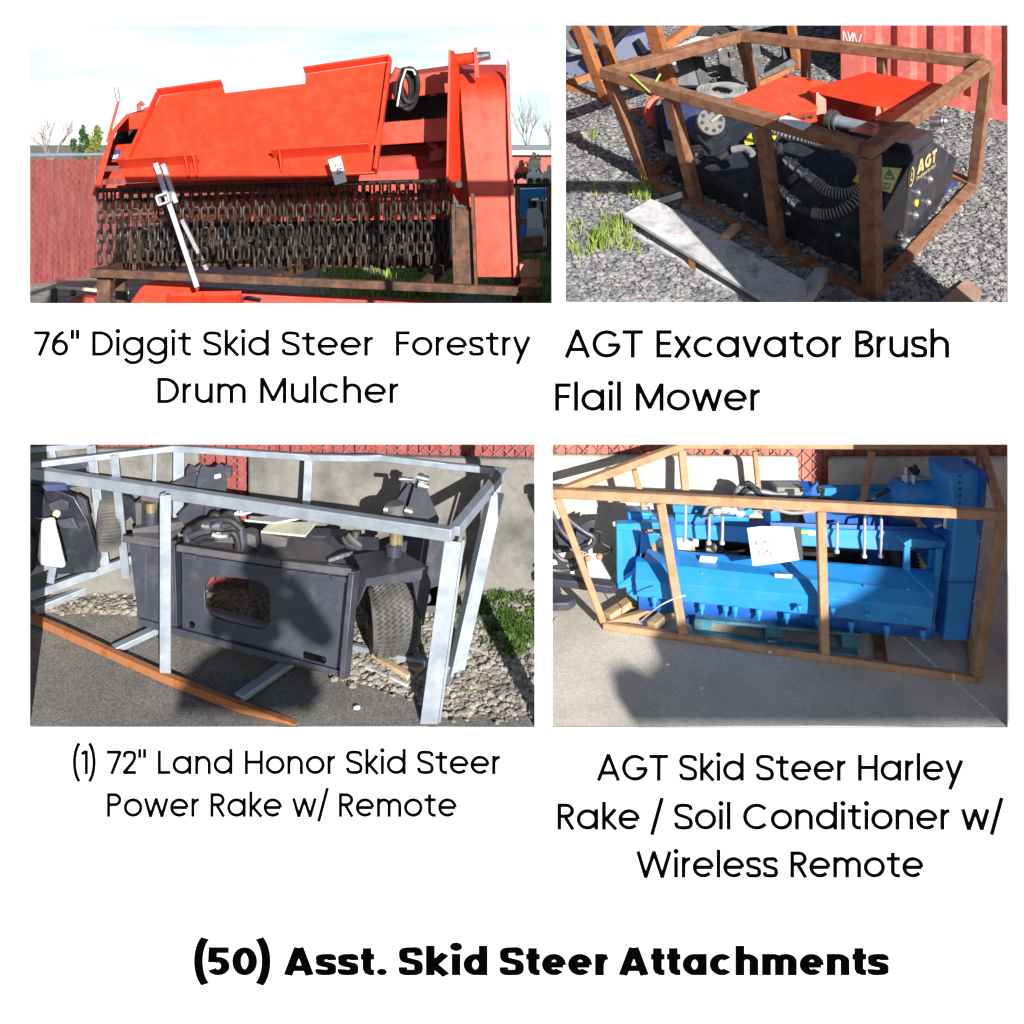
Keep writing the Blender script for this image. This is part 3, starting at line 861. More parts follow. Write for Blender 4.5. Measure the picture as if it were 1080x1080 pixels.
def blades(mb, cx, cy, n, rad, hmin, hmax, zf, w=0.006, lean=0.5):
    for _ in range(n):
        a = random.random() * 6.28; q = rad * math.sqrt(random.random())
        x, y = cx + q * math.cos(a), cy + q * math.sin(a)
        h = random.uniform(hmin, hmax); b = random.random() * 6.28
        lx, ly = math.cos(b) * h * lean * random.random(), math.sin(b) * h * lean * random.random()
        t = random.random() * 6.28; tx, ty = math.cos(t) * w, math.sin(t) * w
        z = zf(x, y) - 0.01
        mb.add([(x - tx, y - ty, z), (x + tx, y + ty, z), (x + lx * 0.4 + tx * 0.7, y + ly * 0.4 + ty * 0.7, z + h * 0.6), (x + lx * 0.4 - tx * 0.7, y + ly * 0.4 - ty * 0.7, z + h * 0.6), (x + lx, y + ly, z + h)],
               [(0, 1, 2, 3), (3, 2, 4)])
    return mb

# ================================================================== upper left opening: red mulcher on a rusty frame
def on_seg(a, b, t): return a + (b - a) * t
DK = 1.16
P0 = P
def P(x, y, d):               # the mulcher stands well back on the upper ground
    return P0(x, y, (d(x, y) if callable(d) else d) * DK)
dp = plane((134, 176, 7.40), (395, 165, 7.40), (412, 63, 7.85))
pn = (P(395, 165, dp) - P(134, 176, dp)).cross(P(412, 63, dp) - P(134, 176, dp)).normalized()
if pn.y > 0: pn = -pn                      # towards the viewer
mul_root = thing('drum_mulcher', 'large red drum mulcher with a chain curtain on a rusty frame under the sky', 'mulcher', P(300, 296, 7.8))
RM = mul_root
mb = MB()
mb.pp([(169, 101), (235, 91), (237, 98), (322, 88), (322, 78), (411, 65), (393, 160), (397.5, 182), (300, 187), (132.5, 191), (128.5, 178), (134, 175)], dp, 0.03)
mb.bar(P(167.5, 101, dp) + pn * 0.03, P(133, 177, dp) + pn * 0.03, 0.018, 0.07, up=pn)
mb.bar(P(168, 100, dp) + pn * 0.04, P(235.5, 90.3, dp) + pn * 0.04, 0.018, 0.09, up=pn)
mb.bar(P(321.5, 77, dp) + pn * 0.04, P(412, 63.6, dp) + pn * 0.04, 0.018, 0.09, up=pn)
mb.bar(P(412, 64.5, dp) + pn * 0.035, P(396.5, 182, dp) + pn * 0.035, 0.03, 0.075, up=pn)
obj('mount_plate', mb, M['red'], RM, bevel=0.004)
for xa, ya, xb, yb in ((127.5, 177.2, 211, 171.5), (289, 166.8, 391, 160)):
    mb = MB(); mb.bar(P(xa, ya, dp) + pn * 0.07, P(xb, yb, dp) + pn * 0.07, 0.016, 0.14, up=pn)
    obj('plate_ledge', mb, M['red'], RM, bevel=0.003)
for xa, ya in ((199, 173), (207.5, 172.4), (297, 167)):
    mb = MB()
    a = P(xa, ya, dp); b = P(xa, ya + 15.5, dp)
    mb.prism([a + pn * 0.002, a + pn * 0.13, b + pn * 0.03, b + pn * 0.002], V((0.013, 0, 0)))
    obj('gusset', mb, M['red'], RM)
# body: cheeks, beams, apron, drum
mb = MB()
mb.pp([(134, 119.5), (117.5, 138), (97, 205), (103.5, 209), (105, 200), (121.5, 140), (136.5, 122)], 7.62, vec=(-0.41, 1.08, 0.0))
obj('side_plate', mb, M['red'], RM, bevel=0.004)
for pts, d in (([(134, 120.5), (474, 74), (474, 97.5), (123, 138.5)], 7.98), ([(113, 153.5), (474, 123.5), (474, 148.5), (105, 172)], 7.98)):
    mb = MB(); mb.pp(pts, d, vec=(0, 0.14, 0.0))
    obj('cross_beam', mb, M['red'], RM, bevel=0.006)
mb = MB(); mb.pp([(134, 120.5), (474, 74), (474, 76), (134, 122)], 8.0, vec=(0, 0.7, 0.10))
obj('top_deck', mb, M['red_dull'], RM)
mb = MB(); mb.pp([(130, 124), (474, 80), (474, 160), (108, 175)], 8.62, 0.03)
obj('back_plate', mb, M['dark'], RM)
mb = MB()
rows = [(160, 8.45), (172, 8.22), (186, 8.1), (202, 8.06), (220, 8.07), (233, 8.1)]
for k in range(len(rows) - 1):
    (y0, a), (y1, b) = rows[k], rows[k + 1]
    mb.add([P(108, y0 + 9, a), P(478, y0 - 9, a), P(478, y1 - 2, b), P(108, y1 + 3, b)], [(0, 1, 2, 3)])
obj('apron', mb, M['red_dull'], RM)
mb = MB()
mb.cyl(P(152, 258, 8.5), P(474, 262, 8.5), 0.17, n=24)
for i in range(26):
    t = (i + 0.5) / 26; a = i * 2.4
    c = on_seg(P(152, 258, 8.5), P(474, 262, 8.5), t)
    o = V((0, math.cos(a), math.sin(a)))
    mb.bar(c + o * 0.15, c + o * 0.23, 0.05, 0.06)
obj('drum', mb, M['dark'], RM)
mb = MB(); mb.pp([(186, 209), (474, 206), (474, 262), (150, 262)], 8.8, 0.02)
obj('rear_skirt', mb, M['dark'], RM)
# chain curtain
mb = MB(); mb.cyl(P(102, 201, 7.62), P(473, 190.5, 7.62), 0.02, n=10)
obj('chain_rail', mb, M['chain'], RM)
def chain_mesh(n, pitch, r, seed):
    rnd = random.Random(seed); mb = MB(); x = y = 0.0
    for k in range(n):
        z = -pitch * (k + 0.5); x += rnd.uniform(-0.006, 0.006); y += rnd.uniform(-0.006, 0.006)
        hw = pitch * 0.33; hl = pitch * 0.66
        rot = (PI / 2 if k % 2 else 0) + rnd.uniform(-0.7, 0.7)
        pts = []
        for i in range(14):
            a = 2 * PI * i / 14
            px = hw * math.cos(a); pz = (hl - hw) * (1 if math.sin(a) > 0.01 else -1 if math.sin(a) < -0.01 else 0) + hw * math.sin(a)
            pts.append(V((x + px * math.cos(rot), y + px * math.sin(rot), z + pz)))
        mb.tube(pts, r, 6, closed=True)
    return mb
protos = []
NCH = 41
for i in range(NCH):
    t = i / (NCH - 1)
    top = P(106 + t * 364, 201.5 - t * 10.5, 7.6 + (0.05 if i % 2 else -0.01))
    n = 7 if t < 0.45 else 8
    if (i * 7) % 11 == 3: n -= 1
    kind = (i * 5) % 7 + 7 * (n - 5)
    got = [q for q in protos if q[0] == kind]
    if not got:
        mb = chain_mesh(n, 0.0865, 0.0105, 50 + kind)
        o = obj('chain', MB().add([p + top for p in mb.v], mb.f), M['chain'], RM)
        protos.append((kind, o, top))
    else:
        o = got[0][1].copy(); COL.objects.link(o); o.parent = RM
        o.location = top - got[0][2]
# right end: side plate, belt guard, tube
mb = MB()
mb.pp([(474, 54, 7.45), (478, 53, 7.47), (483.5, 61, 7.6), (485.5, 95, 7.6), (484, 130, 7.58), (486.5, 170, 7.6), (485.5, 218, 7.62), (471.5, 192, 7.42), (472.5, 130, 7.4)], None, vec=(0.0, 0.03, 0))
mb.bar(P(474.5, 53, 7.42), P(472, 193, 7.38), 0.02, 0.06, up=(0, 1, 0))
obj('side_plate', mb, M['red'], RM, bevel=0.003)
mb = MB(); mb.pp([(480, 64), (490, 74), (490, 106), (499, 206), (500, 222), (484, 214)], 7.85, 0.03)
obj('inner_plate', mb, M['red_dull'], RM)
mb = MB(); mb.cyl(P(478, 194, 7.45), P(484, 194.5, 7.38), 0.03, n=12)
obj('plate_bolt', mb, M['steel'], RM)
prof = [(292, 503.5, 541.5, 7.42), (206, 494.5, 539, 7.46), (150, 489.5, 536.5, 7.5), (106, 486.5, 534.5, 7.54), (95, 486, 534.2, 7.57), (86, 485.2, 534, 7.64), (78, 484.6, 534, 7.76), (72, 484.4, 534, 7.95), (68, 484.4, 534, 8.2)]
mb = MB(); vs = []
for y, xl, xr, d in prof: vs += [P(xl, y, d), P(xr, y, d)]
k = len(prof)
for y, xl, xr, d in prof: vs += [P(xl, y, d) + V((0, 0.9 - (d - 7.42), 0)), P(xr, y, d) + V((0, 0.9 - (d - 7.42), 0))]
fs = [(2 * i, 2 * i + 1, 2 * i + 3, 2 * i + 2) for i in range(k - 1)]
fs += [(2 * i, 2 * i + 2, 2 * k + 2 * i + 2, 2 * k + 2 * i) for i in range(k - 1)] + [(2 * i + 1, 2 * k + 2 * i + 1, 2 * k + 2 * i + 3, 2 * i + 3) for i in range(k - 1)]
fs += [(0, 2 * k, 2 * k + 1, 1), (2 * k - 2, 2 * k - 1, 4 * k - 1, 4 * k - 2)]
mb.add(vs, fs)
obj('belt_guard', mb, M['red'], RM, smooth=50)
mb = MB()
mb.pp([(534.6, 62, 7.6), (537.5, 66, 7.6), (538.5, 130, 7.46), (546.8, 292, 7.36), (541.8, 293, 7.37), (536.3, 150, 7.44), (534.8, 106, 7.5)], None, vec=(0, 0.03, 0))
obj('guard_lip', mb, M['red'], RM, bevel=0.002)
mb = MB(); mb.cyl(P(482, 63, 7.6), P(505, 60.5, 7.55), 0.05, n=16)
sh = obj('pivot_tube', mb, M['red'], RM)
mb = MB(); mb.cyl(P(504, 60.3, 7.55), P(516.5, 58.6, 7.53), 0.045, 0.036, n=16)
obj('tube_end', mb, M['steel'], sh)
mb = MB(); mb.pp([(499.5, 50), (503, 50), (505.5, 82), (501, 82)], 7.5, vec=(0, 0.07, 0))
obj('pivot_lug', mb, M['red'], RM)
for k, (cx, cy, rx, ry) in enumerate(((427, 92, 9, 19), (430, 94, 10, 21), (425, 95, 8, 17), (432, 90, 9, 18))):
    pts = [P(cx + rx * math.cos(a), cy + ry * math.sin(a), 7.7 - 0.02 * k + 0.04 * math.sin(a)) for a in [2 * PI * i / 24 for i in range(24)]]
    mb = MB(); mb.tube(pts, 0.021, 8, closed=True)
    obj('hydraulic_hose', mb, M['rubber'], RM)
mb = MB(); mb.cyl(P(415, 84, 7.62), P(420, 72, 7.6), 0.035, 0.03, n=14)
obj('hose_sleeve', mb, M['red_dull'], RM)
mb = MB(); mb.tube([P(419, 112, 7.6), P(423, 88, 7.58), P(428, 73, 7.58), P(436, 74, 7.58), P(438, 79, 7.58)], 0.008, 6)
obj('hose_tie', mb, M['white_paint'], RM)
mb = MB(); mb.cyl(P(452, 148, 8.1), P(470, 166, 8.1), 0.03, n=10); mb.pp([(453, 160), (467, 157), (467, 168), (453, 171)], 8.05, 0.1)
obj('motor_block', mb, M['red_dull'], RM)
mb = MB(); mb.tube([P(113, 150, 7.9), P(118, 132, 7.9), P(125, 107, 7.9)], 0.012, 8)
rod = obj('marker_rod', mb, M['red'], RM)
mb = MB(); mb.cyl(P(125, 107, 7.9), P(122.3, 92, 7.9), 0.019, n=10)
obj('rod_cap', mb, M['galv'], rod)
mb = MB(); mb.tube([P(147, 117, 8.1), P(146, 111, 8.1), P(149, 108, 8.1), P(151, 111, 8.1)], 0.02, 8); mb.cyl(P(153, 117, 8.1), P(162, 115, 8.1), 0.03, n=10)
obj('lift_eye', mb, M['red_dull'], RM)
mb = MB(); mb.pp([(115.5, 158.5), (127.5, 157.5), (124.5, 168.5), (112, 169.5)], 7.97, 0.008)
st = obj('sticker', mb, M['sticker_blue'], RM)
a, b, c = P(115.5, 166.6, 7.965), P(125, 166, 7.965), P(117, 161, 7.965)
mb = MB(); ux, uy = (b - a).normalized(), V((0.12, 0, 1))
write(mb, 'Diggit', lambda x, y, z: a + ux * x + uy * y + V((0, -z - 0.001, 0)), 0.03, 0, (b - a).length, w=0.16)
obj('sticker_lettering', mb, M['white_paint'], st, smooth=0, recalc=False)
# silver parking stand
mb = MB()
mb.bar(P(164, 172, 7.3), P(208, 303, 7.22), 0.04, 0.02, up=(0, 1, 0))
mb.bar(P(172, 173, 7.33), P(186, 214, 7.3), 0.035, 0.03, up=(0, 1, 0))
ps = obj('parking_stand', mb, M['silver_paint'], RM, bevel=0.004)
mb = MB()
for q in (((166, 207), (178, 203)), ((169, 216), (180, 212)), ((166, 207), (169, 216)), ((178, 203), (180, 212))):
    mb.bar(P(*q[0], 7.24), P(*q[1], 7.24), 0.014, 0.08, up=(0, 1, 0))
obj('stand_clamp', mb, M['silver_paint'], ps)
mb = MB(); mb.bar(P(192, 232, 7.5), P(218, 284, 7.75), 0.03, 0.02, up=(0, 1, 0))
obj('stand_brace', mb, M['silver_paint'], ps)

# tag with a lot number
tg = thing('paper_tag', 'white paper tag marked 246 hanging on the red mounting plate', 'tag', P(356, 193, 7.2))
tp = plane((346, 168, 7.22), (359, 164, 7.22), (366, 192, 7.15))
mb = MB(); mb.pp([(346, 168.5), (359, 164.5), (366, 191.5), (353.5, 195)], tp, 0.003)
obj('card', mb, M['paper'], tg, smooth=0)
a = P(353.2, 169.5, tp); ux = (P(358.5, 191, tp) - P(353.2, 169.5, tp)).normalized(); uy = (P(359, 164.5, tp) - P(346, 168.5, tp)).normalized()
mb = MB(); write(mb, '246', lambda x, y, z: a + ux * x + uy * (y - 0.008) + V((0, -0.004 - z, 0)), 0.05, 0.035, 0.125, w=0.13)
obj('handwriting', mb, M['ink'], tg, smooth=0, recalc=False)

# rusty shipping frame that carries the mulcher
fr = thing('steel_stand', 'brown rusty steel stand frame under the large red mulcher', 'stand', (P(330, 300, 7.6).x, 9.2, TERR))
mb = MB(); mb.bar(P(98, 287.5, 7.32), P(571, 308, 7.14), 0.075, 0.068)
obj('front_rail', mb, M['rust_dark'], fr, bevel=0.006)
zr = P(571, 308, 7.14).z
RL, RR = P(128, 276, 8.5), P(545, 279, 8.5)
mb = MB(); mb.bar(RL, RR, 0.075)
obj('rear_rail', mb, M['rust_dark'], fr, bevel=0.006)
for xa, xb in ((100, 150), (285, 330), (445, 470), (555, 556)):
    a = P(xa, 288 + (xa - 98) * 0.043, 7.35); b = RL + (RR - RL) * ((xb - 128) / 417)
    mb = MB(); mb.bar(a, b, 0.075)
    obj('cross_rail', mb, M['rust_dark'], fr, bevel=0.006)
for q in ((111, 7.42), (563, 7.2)):
    a = P(q[0], 291 if q[0] < 300 else 306, q[1]); mb = MB(); mb.bar(a, V((a.x, a.y, TERR)), 0.11, 0.09, up=(0, 1, 0))
    obj('post', mb, M['rust_dark'], fr, bevel=0.006)
for q in (RL, RR):
    mb = MB(); mb.bar(q - V((0, 0, 0.03)), V((q.x, q.y, TERR)), 0.09)
    obj('post', mb, M['rust_dark'], fr, bevel=0.006)
mb = MB(); mb.pp([(130, 240), (148, 240), (148, 286), (130, 285)], 8.0, 0.1)
obj('stub_post', mb, M['rust_dark'], fr, bevel=0.004)
mb = MB()
mb.pp([(481, 222), (496.5, 222), (500, 302), (479, 301)], 7.24, 0.08)
mb.cyl(P(479.5, 222, 7.3), P(497, 222, 7.3), 0.028, n=12)
mb.pp([(496.5, 204), (499.5, 204), (503.5, 304), (500.5, 304)], 7.17, vec=(0, 0.2, 0))
mb.pp([(476, 216), (480, 214), (481, 302), (478, 302)], 7.22, vec=(0, 0.14, 0))
obj('stub_post', mb, M['rust_dark'], fr, bevel=0.003)
mb = MB()
mb.pp([(548, 279), (570, 277), (570.5, 292), (548, 293)], 7.3, 0.22); mb.pp([(550, 293), (567, 292), (567, 304), (550, 304)], 7.33, 0.2)
mb.ball(P(559, 276.5, 7.36), 0.06, 12, (1, 1, 0.45)); mb.pp([(546, 303), (572, 300), (571, 304), (547, 306)], 7.16, 0.14)
mb.ball(P(556, 301, 7.2), 0.06, 12, (1.2, 1, 0.4))
obj('corner_bracket', mb, M['rust_tan'], fr, bevel=0.005)

# second, lower mulcher below the frame
lm = thing('drum_mulcher', 'second red mulcher low down beneath the rusty stand frame, only its top showing', 'mulcher', (P(330, 320, 7.9).x, 9.2, TERR))
mb = MB(); mb.pp([(165, 299), (330, 310.5), (574, 322), (580, 420), (150, 420)], 7.72, vec=(0, 0.75, -0.12))
obj('body', mb, M['red_dull'], lm, bevel=0.01)
mb = MB(); mb.pp([(136, 322), (148, 304), (158, 297), (166, 296), (212, 300), (205, 312), (186, 330), (150, 400), (136, 400)], 7.55, 0.04)
obj('side_plate', mb, M['red'], lm, bevel=0.004)
mb = MB()
lp = plane((178, 320, 7.42), (255, 320, 7.42), (178, 300, 7.6))
mb.pp([(180, 312), (254, 311), (262, 405), (172, 405)], lp, 0.02)
mb.bar(P(179, 311.5, lp), P(254.5, 310.5, lp), 0.02, 0.06)
for x in (179.5, 216, 254):
    mb.bar(P(x, 312, lp), P(x - 1, 404, lp), 0.02, 0.06, up=(0, 1, 0))
obj('mount_plate', mb, M['red'], lm)
mb = MB(); mb.bar(V((P(170, 0, 7.7).x, 9.2, 1.05)), V((P(570, 0, 7.7).x, 9.2, 1.05)), 0.5, 0.3)
obj('skid_base', mb, M['dark'], lm)
mb = MB(); mb.tube([P(250, 316, 7.66), P(262, 313, 7.6), P(275, 316, 7.66)], 0.012, 6)
obj('lift_eye', mb, M['dark'], lm)

# pale yellow crate at the far left
yc = thing('empty_crate', 'thin pale yellow crate frame low at the left in front of the red fence', 'crate', (P(60, 310, 8.6).x, 10.2, TERR))
mb = MB()
for a, b in (((20, 314, 8.3), (57, 302, 9.2)), ((57, 302, 9.2), (135, 309, 9.0))):
    mb.bar(P(*a), P(*b), 0.03)
obj('top_rail', mb, M['cream'], yc)
for q in ((57, 303, 9.2), (134, 310, 9.0), (26, 313, 8.4)):
    a = P(*q); mb = MB(); mb.bar(a, V((a.x, a.y, TERR)), 0.05)
    obj('post', mb, M['dark'], yc)
rb = thing('red_implement', 'small red implement with a domed hub inside the pale yellow crate', 'implement', (P(84, 330, 9.3).x, 10.8, TERR))
mb = MB(); mb.pp([(68, 322), (78, 313), (98, 314), (104, 330), (104, 400), (68, 400)], 9.2, 0.35)
obj('body', mb, M['red_dull'], rb, bevel=0.02)
mb = MB(); mb.ball(P(77, 309, 9.25), 0.035, 12)
obj('hub', mb, M['steel_dull'], rb)

P = P0
# ------------------------------------------------------------------ fences of slats in diamond wire
def slat_fence(name, label, group, a, b, z0, z1, slat, gap, dia, mats, post_every=2.4, wire_r=0.006, post_mat='galv'):
    a, b = V(a), V(b)
    L = (b - a).length; t = (b - a) / L
    nrm = V((t.y, -t.x, 0))
    if nrm.y > 0: nrm = -nrm
    root = thing(name, label, 'fence', (a.x, a.y, z0), group)
    mb = MB(); x = 0
    while x < L - slat:
        p = a + t * x; q = a + t * (x + slat)
        h = z1 - 0.06 + random.uniform(-0.012, 0.012)
        o = nrm * random.uniform(-0.006, 0.006)
        mb.prism([V((p.x, p.y, z0)) + o, V((q.x, q.y, z0)) + o, V((q.x, q.y, h)) + o, V((p.x, p.y, h)) + o], -nrm * 0.008)
        x += slat + gap
    obj('slats', mb, mats[0], root, smooth=0)
    mb = MB(); hh = z1 - z0 - 0.03; w = wire_r
    k = -hh
    while k < L:
        for sgn in (1, -1):
            s0, s1 = k, k + hh
            u0, u1 = max(s0, 0), min(s1, L)
            if u1 <= u0: continue
            if sgn > 0: za, zb = z0 + (u0 - s0), z0 + (u1 - s0)
            else: za, zb = z0 + hh - (u0 - s0), z0 + hh - (u1 - s0)
            p = a + t * u0 + nrm * 0.016; q = a + t * u1 + nrm * (0.016 + 0.003 * sgn)
            mb.bar(V((p.x, p.y, za)), V((q.x, q.y, zb)), w * 2, w, up=nrm)
        k += dia
    obj('wire_mesh', mb, mats[1], root, smooth=0)
    mb = MB(); mb.cyl(V((a.x, a.y, z1)), V((b.x, b.y, z1)), 0.026, n=10)
    obj('top_rail', mb, M['galv'], root)
    n = max(1, round(L / post_every))
    for i in range(n + 1):
        p = a + t * (L * i / n) - nrm * 0.05
        mb = MB(); mb.cyl(V((p.x, p.y, z0)), V((p.x, p.y, z1 + 0.03)), 0.03, n=10)
        obj('post', mb, M[post_mat], root)
    return root
slat_fence('slat_fence', 'long dark red slatted wire fence behind the large red mulcher', None, (P(-12, 0, 13.4).x, 13.4, 0), (P(330, 0, 19).x, 19.0, 0), TERR, 2.625, 0.075, 0.012, 0.11, (M['slats'], M['wire']), post_every=3.0, wire_r=0.0045)

# ------------------------------------------------------------------ trees behind
def bare_tree(label, x, y, h, seed, spread=0.55, leaf=None):
    rnd = random.Random(seed)
    root = thing('bare_tree', label, 'tree', (x, y, TERR))
    tr, tw = MB(), MB()
    def grow(p, d, L, r, lev):
        q = p + d * L
        mid = p + d * L * 0.5 + V((rnd.uniform(-1, 1), rnd.uniform(-1, 1), 0)) * L * 0.06
        (tr if lev < 2 else tw).tube([p, mid, q], [r, r * 0.82, r * 0.62], 6 if lev < 2 else 4)
        if lev >= 6: return
        for _ in range(3 if lev < 3 else 2):
            nd = (d + V((rnd.uniform(-1, 1), rnd.uniform(-1, 1), rnd.uniform(-0.25, 0.7))) * spread).normalized()
            grow(p + d * L * rnd.uniform(0.55, 1.0), nd, L * rnd.uniform(0.58, 0.8), r * 0.58, lev + 1)
    grow(V((x, y, TERR)), V((0, 0, 1)), h * 0.34, h * 0.018, 0)
    obj('trunk', tr, M['bark'], root); obj('crown', tw, M['bark'], root)
    return root
def leafy_tree(name, label, x, y, h, wd, n, m, seed, base=0.1):
    rnd = random.Random(seed)
    root = thing(name, label, 'tree', (x, y, TERR))
    mb = MB(); mb.tube([(x, y, TERR), (x, y, TERR + h * 0.5), (x, y, TERR + h * 0.9)], [wd * 0.08, wd * 0.05, 0.01], 7)
    for k in range(8):
        a = rnd.random() * 6.28; z = TERR + h * rnd.uniform(0.2, 0.7)
        mb.tube([(x, y, z), (x + math.cos(a) * wd * 0.3, y + math.sin(a) * wd * 0.3, z + h * 0.12)], [wd * 0.03, 0.01], 5)
    obj('trunk', mb, M['bark'], root)
    mb = MB()
    clumps = [(rnd.uniform(-1, 1), rnd.uniform(-1, 1), rnd.uniform(base, 1)) for _ in range(26)]
    for i in range(n):
        c = clumps[rnd.randrange(len(clumps))]
        k = (1 - c[2]) ** 0.7 * 0.85 + 0.1
        px = x + (c[0] * k + rnd.gauss(0, 0.13)) * wd * 0.5; py = y + (c[1] * k + rnd.gauss(0, 0.13)) * wd * 0.5; pz = TERR + h * (c[2] + rnd.gauss(0, 0.035))
        s = wd * rnd.uniform(0.07, 0.13)
        u = V((rnd.uniform(-1, 1), rnd.uniform(-1, 1), rnd.uniform(-1, 1))).normalized()
        w = u.cross(V((rnd.uniform(-1, 1), rnd.uniform(-1, 1), rnd.uniform(-1, 1)))).normalized()
        c0 = V((px, py, pz))
        mb.add([c0 - u * s, c0 + w * s * 0.5, c0 + u * s, c0 - w * s * 0.5], [(0, 1, 2, 3)])
    obj('crown', mb, m, root, smooth=0, recalc=False)
bare_tree('bare leafless tree with spreading twigs beyond the red fence', P(54, 0, 40).x, 40, 3.7, 3, 0.8)
bare_tree('thin bare tree at the right edge beside the red belt guard', P(557, 0, 60).x, 60, 4.9, 5, 0.4)
bare_tree('low bare bush at the far right above the pale roof', P(577, 0, 62).x, 62, 4.2, 11, 0.6)
leafy_tree('evergreen_tree', 'small dark evergreen beyond the red fence', P(88, 0, 38).x, 38, 2.3, 0.7, 1500, M['leaf_dark'], 4)
leafy_tree('evergreen_tree', 'yellow green evergreen beside the dark one beyond the red fence', P(101, 0, 36).x, 36, 2.35, 0.8, 1500, M['leaf_yellow'], 6)
leafy_tree('evergreen_tree', 'little round evergreen between the bare tree and the dark evergreen', P(78, 0, 39).x, 39, 1.95, 0.6, 900, M['leaf_dark'], 8)

# ------------------------------------------------------------------ sale yard far right
bd = thing('long_shed', 'long low shed with a pale roof far behind the sale yard', 'shed', (P(590, 0, 48).x, 50, TERR))
x0, x1 = P(535, 0, 48).x, P(640, 0, 48).x
mb = MB(); mb.prism([V((x0, 48, TERR)), V((x1, 48, TERR)), V((x1, 48, 2.3)), V((x0, 48, 2.3))], V((0, 5, 0)))
obj('wall', mb, M['brick_wall'], bd)
mb = MB(); mb.prism([V((x0 - .3, 47.6, 2.22)), V((x1 + .3, 47.6, 2.22)), V((x1 + .3, 47.6, 2.42)), V((x0 - .3, 47.6, 2.42))], V((0, 5.8, 0.2)))
obj('roof', mb, M['pale_wall'], bd)
def yard_machine(name, label, cat, xa, xb, ya, yb, d, m, seed, dark=True):
    """A parked implement: body with deck, cab block, rollers and an arm."""
    rnd = random.Random(seed)
    g = d_terr(0, 10 ** 9) if False else TERR
    root = thing(name, label, cat, (P((xa + xb) / 2, 0, d).x, d + 0.2, g))
    w = xb - xa; h = yb - ya
    mb = MB(); mb.pp([(xa, yb), (xa, ya + h * 0.55), (xa + w * 0.2, ya + h * 0.4), (xb - w * 0.1, ya + h * 0.45), (xb, ya + h * 0.7), (xb, yb)], d, vec=(0, 0.5, 0.02))
    obj('body', mb, m, root, bevel=0.01)
    mb = MB(); mb.pp([(xa + w * 0.25, ya + h * 0.45), (xa + w * 0.32, ya), (xa + w * 0.6, ya + h * 0.05), (xa + w * 0.66, ya + h * 0.45)], d + 0.1, 0.25)
    obj('housing', mb, m, root, bevel=0.01)
    mb = MB()
    for t in (0.2, 0.75):
        mb.cyl(P(xa + w * t, yb - h * 0.12, d - 0.08), P(xa + w * t, yb - h * 0.12, d) + V((0, 0.05, 0)), h * 0.2 / F * d, n=16)
    obj('wheel', mb, M['rubber'], root)
    mb = MB(); mb.tube([P(xa + w * 0.6, ya + h * 0.3, d), P(xa + w * 0.8, ya + h * 0.12, d - 0.05), P(xb, ya + h * 0.5, d)], 0.02, 6)
    obj('hose', mb, M['dark'], root)
    a = P((xa + xb) / 2, yb, d); mb = MB()
    for t in (0.1, 0.9):
        q = P(xa + w * t, yb, d + 0.1); mb.bar(q, V((q.x, q.y, TERR)), 0.06)
    obj('stand', mb, M['dark'], root)
    return root
yard_machine('yard_implement', 'orange red implement far back in the sale yard below the pale roof', 'implement', 543, 558, 168, 188, 27, M['orange_red'], 1)
yard_machine('yard_implement', 'second red implement behind the white one in the sale yard', 'implement', 556, 566, 166, 182, 29, M['red_dull'], 2)
yard_machine('yard_implement', 'white implement on a stand in the sale yard', 'implement', 556, 572, 176, 193, 24, M['white_paint'], 3)
yard_machine('yard_implement', 'cream coloured implement at the right edge of the sale yard', 'implement', 572, 590, 174, 194, 23, M['cream'], 4)
yard_machine('yard_implement', 'black implement with a tall hub standing behind the white one', 'implement', 558, 570, 160, 178, 26, M['dark'], 5)
bc = thing('yard_implement', 'bright blue implement in a rusty crate beside the red belt guard', 'implement', (P(565, 0, 17.4).x, 17.6, TERR))
mb = MB(); mb.pp([(545, 200), (588, 198), (590, 214), (572, 208), (558, 210), (556, 228), (546, 232)], 17.3, 0.4)
obj('body', mb, M['blue'], bc, bevel=0.01)
mb = MB(); mb.pp([(560, 212), (590, 212), (590, 232), (562, 232)], 17.6, 0.3)
obj('housing', mb, M['dark'], bc)
mb = MB()
for x in (568, 575, 582): mb.bar(P(x, 212, 17.4), P(x + 1, 233, 17.4), 0.07)
obj('arm', mb, M['galv'], bc)
mb = MB()
for x in (549, 585): mb.bar(P(x, 232, 17.5), P(x, 268, 17.5), 0.2)
obj('leg', mb, M['blue'], bc)
ck = thing('shipping_crate', 'low rusty crate around the bright blue implement in the sale yard', 'crate', (P(566, 0, 16.5).x, 17, TERR))
mb = MB()
for y, d in ((234, 16.4), (264, 16.4)):
    mb.bar(P(536, y, d), P(600, y - 1, d), 0.09)
obj('front_rail', mb, M['rust'], ck)
for x in (546, 579.5):
    mb = MB(); a = P(x, 196, 16.45); mb.bar(a, V((a.x, a.y, TERR)), 0.08)
    obj('post', mb, M['rust'], ck)
mb = MB(); mb.bar(P(536, 196, 16.5), P(600, 195, 16.5), 0.07)
obj('top_rail', mb, M['dark'], ck)
mb = MB(); mb.pp([(550, 252), (573, 250), (573, 264), (550, 265)], 16.2, 0.35)
obj('bracket', mb, M['rust'], ck, bevel=0.01)
bgp = MB(); bgp.pp([(556, 222), (557, 220), (567, 219), (572, 226), (573, 243), (566, 240), (556, 242)], 16.1, 0.02)
tag(obj('paper_sack', bgp, M['paper'], smooth=0), 'white paper sack hanging in front of the bright blue implement', 'sack')
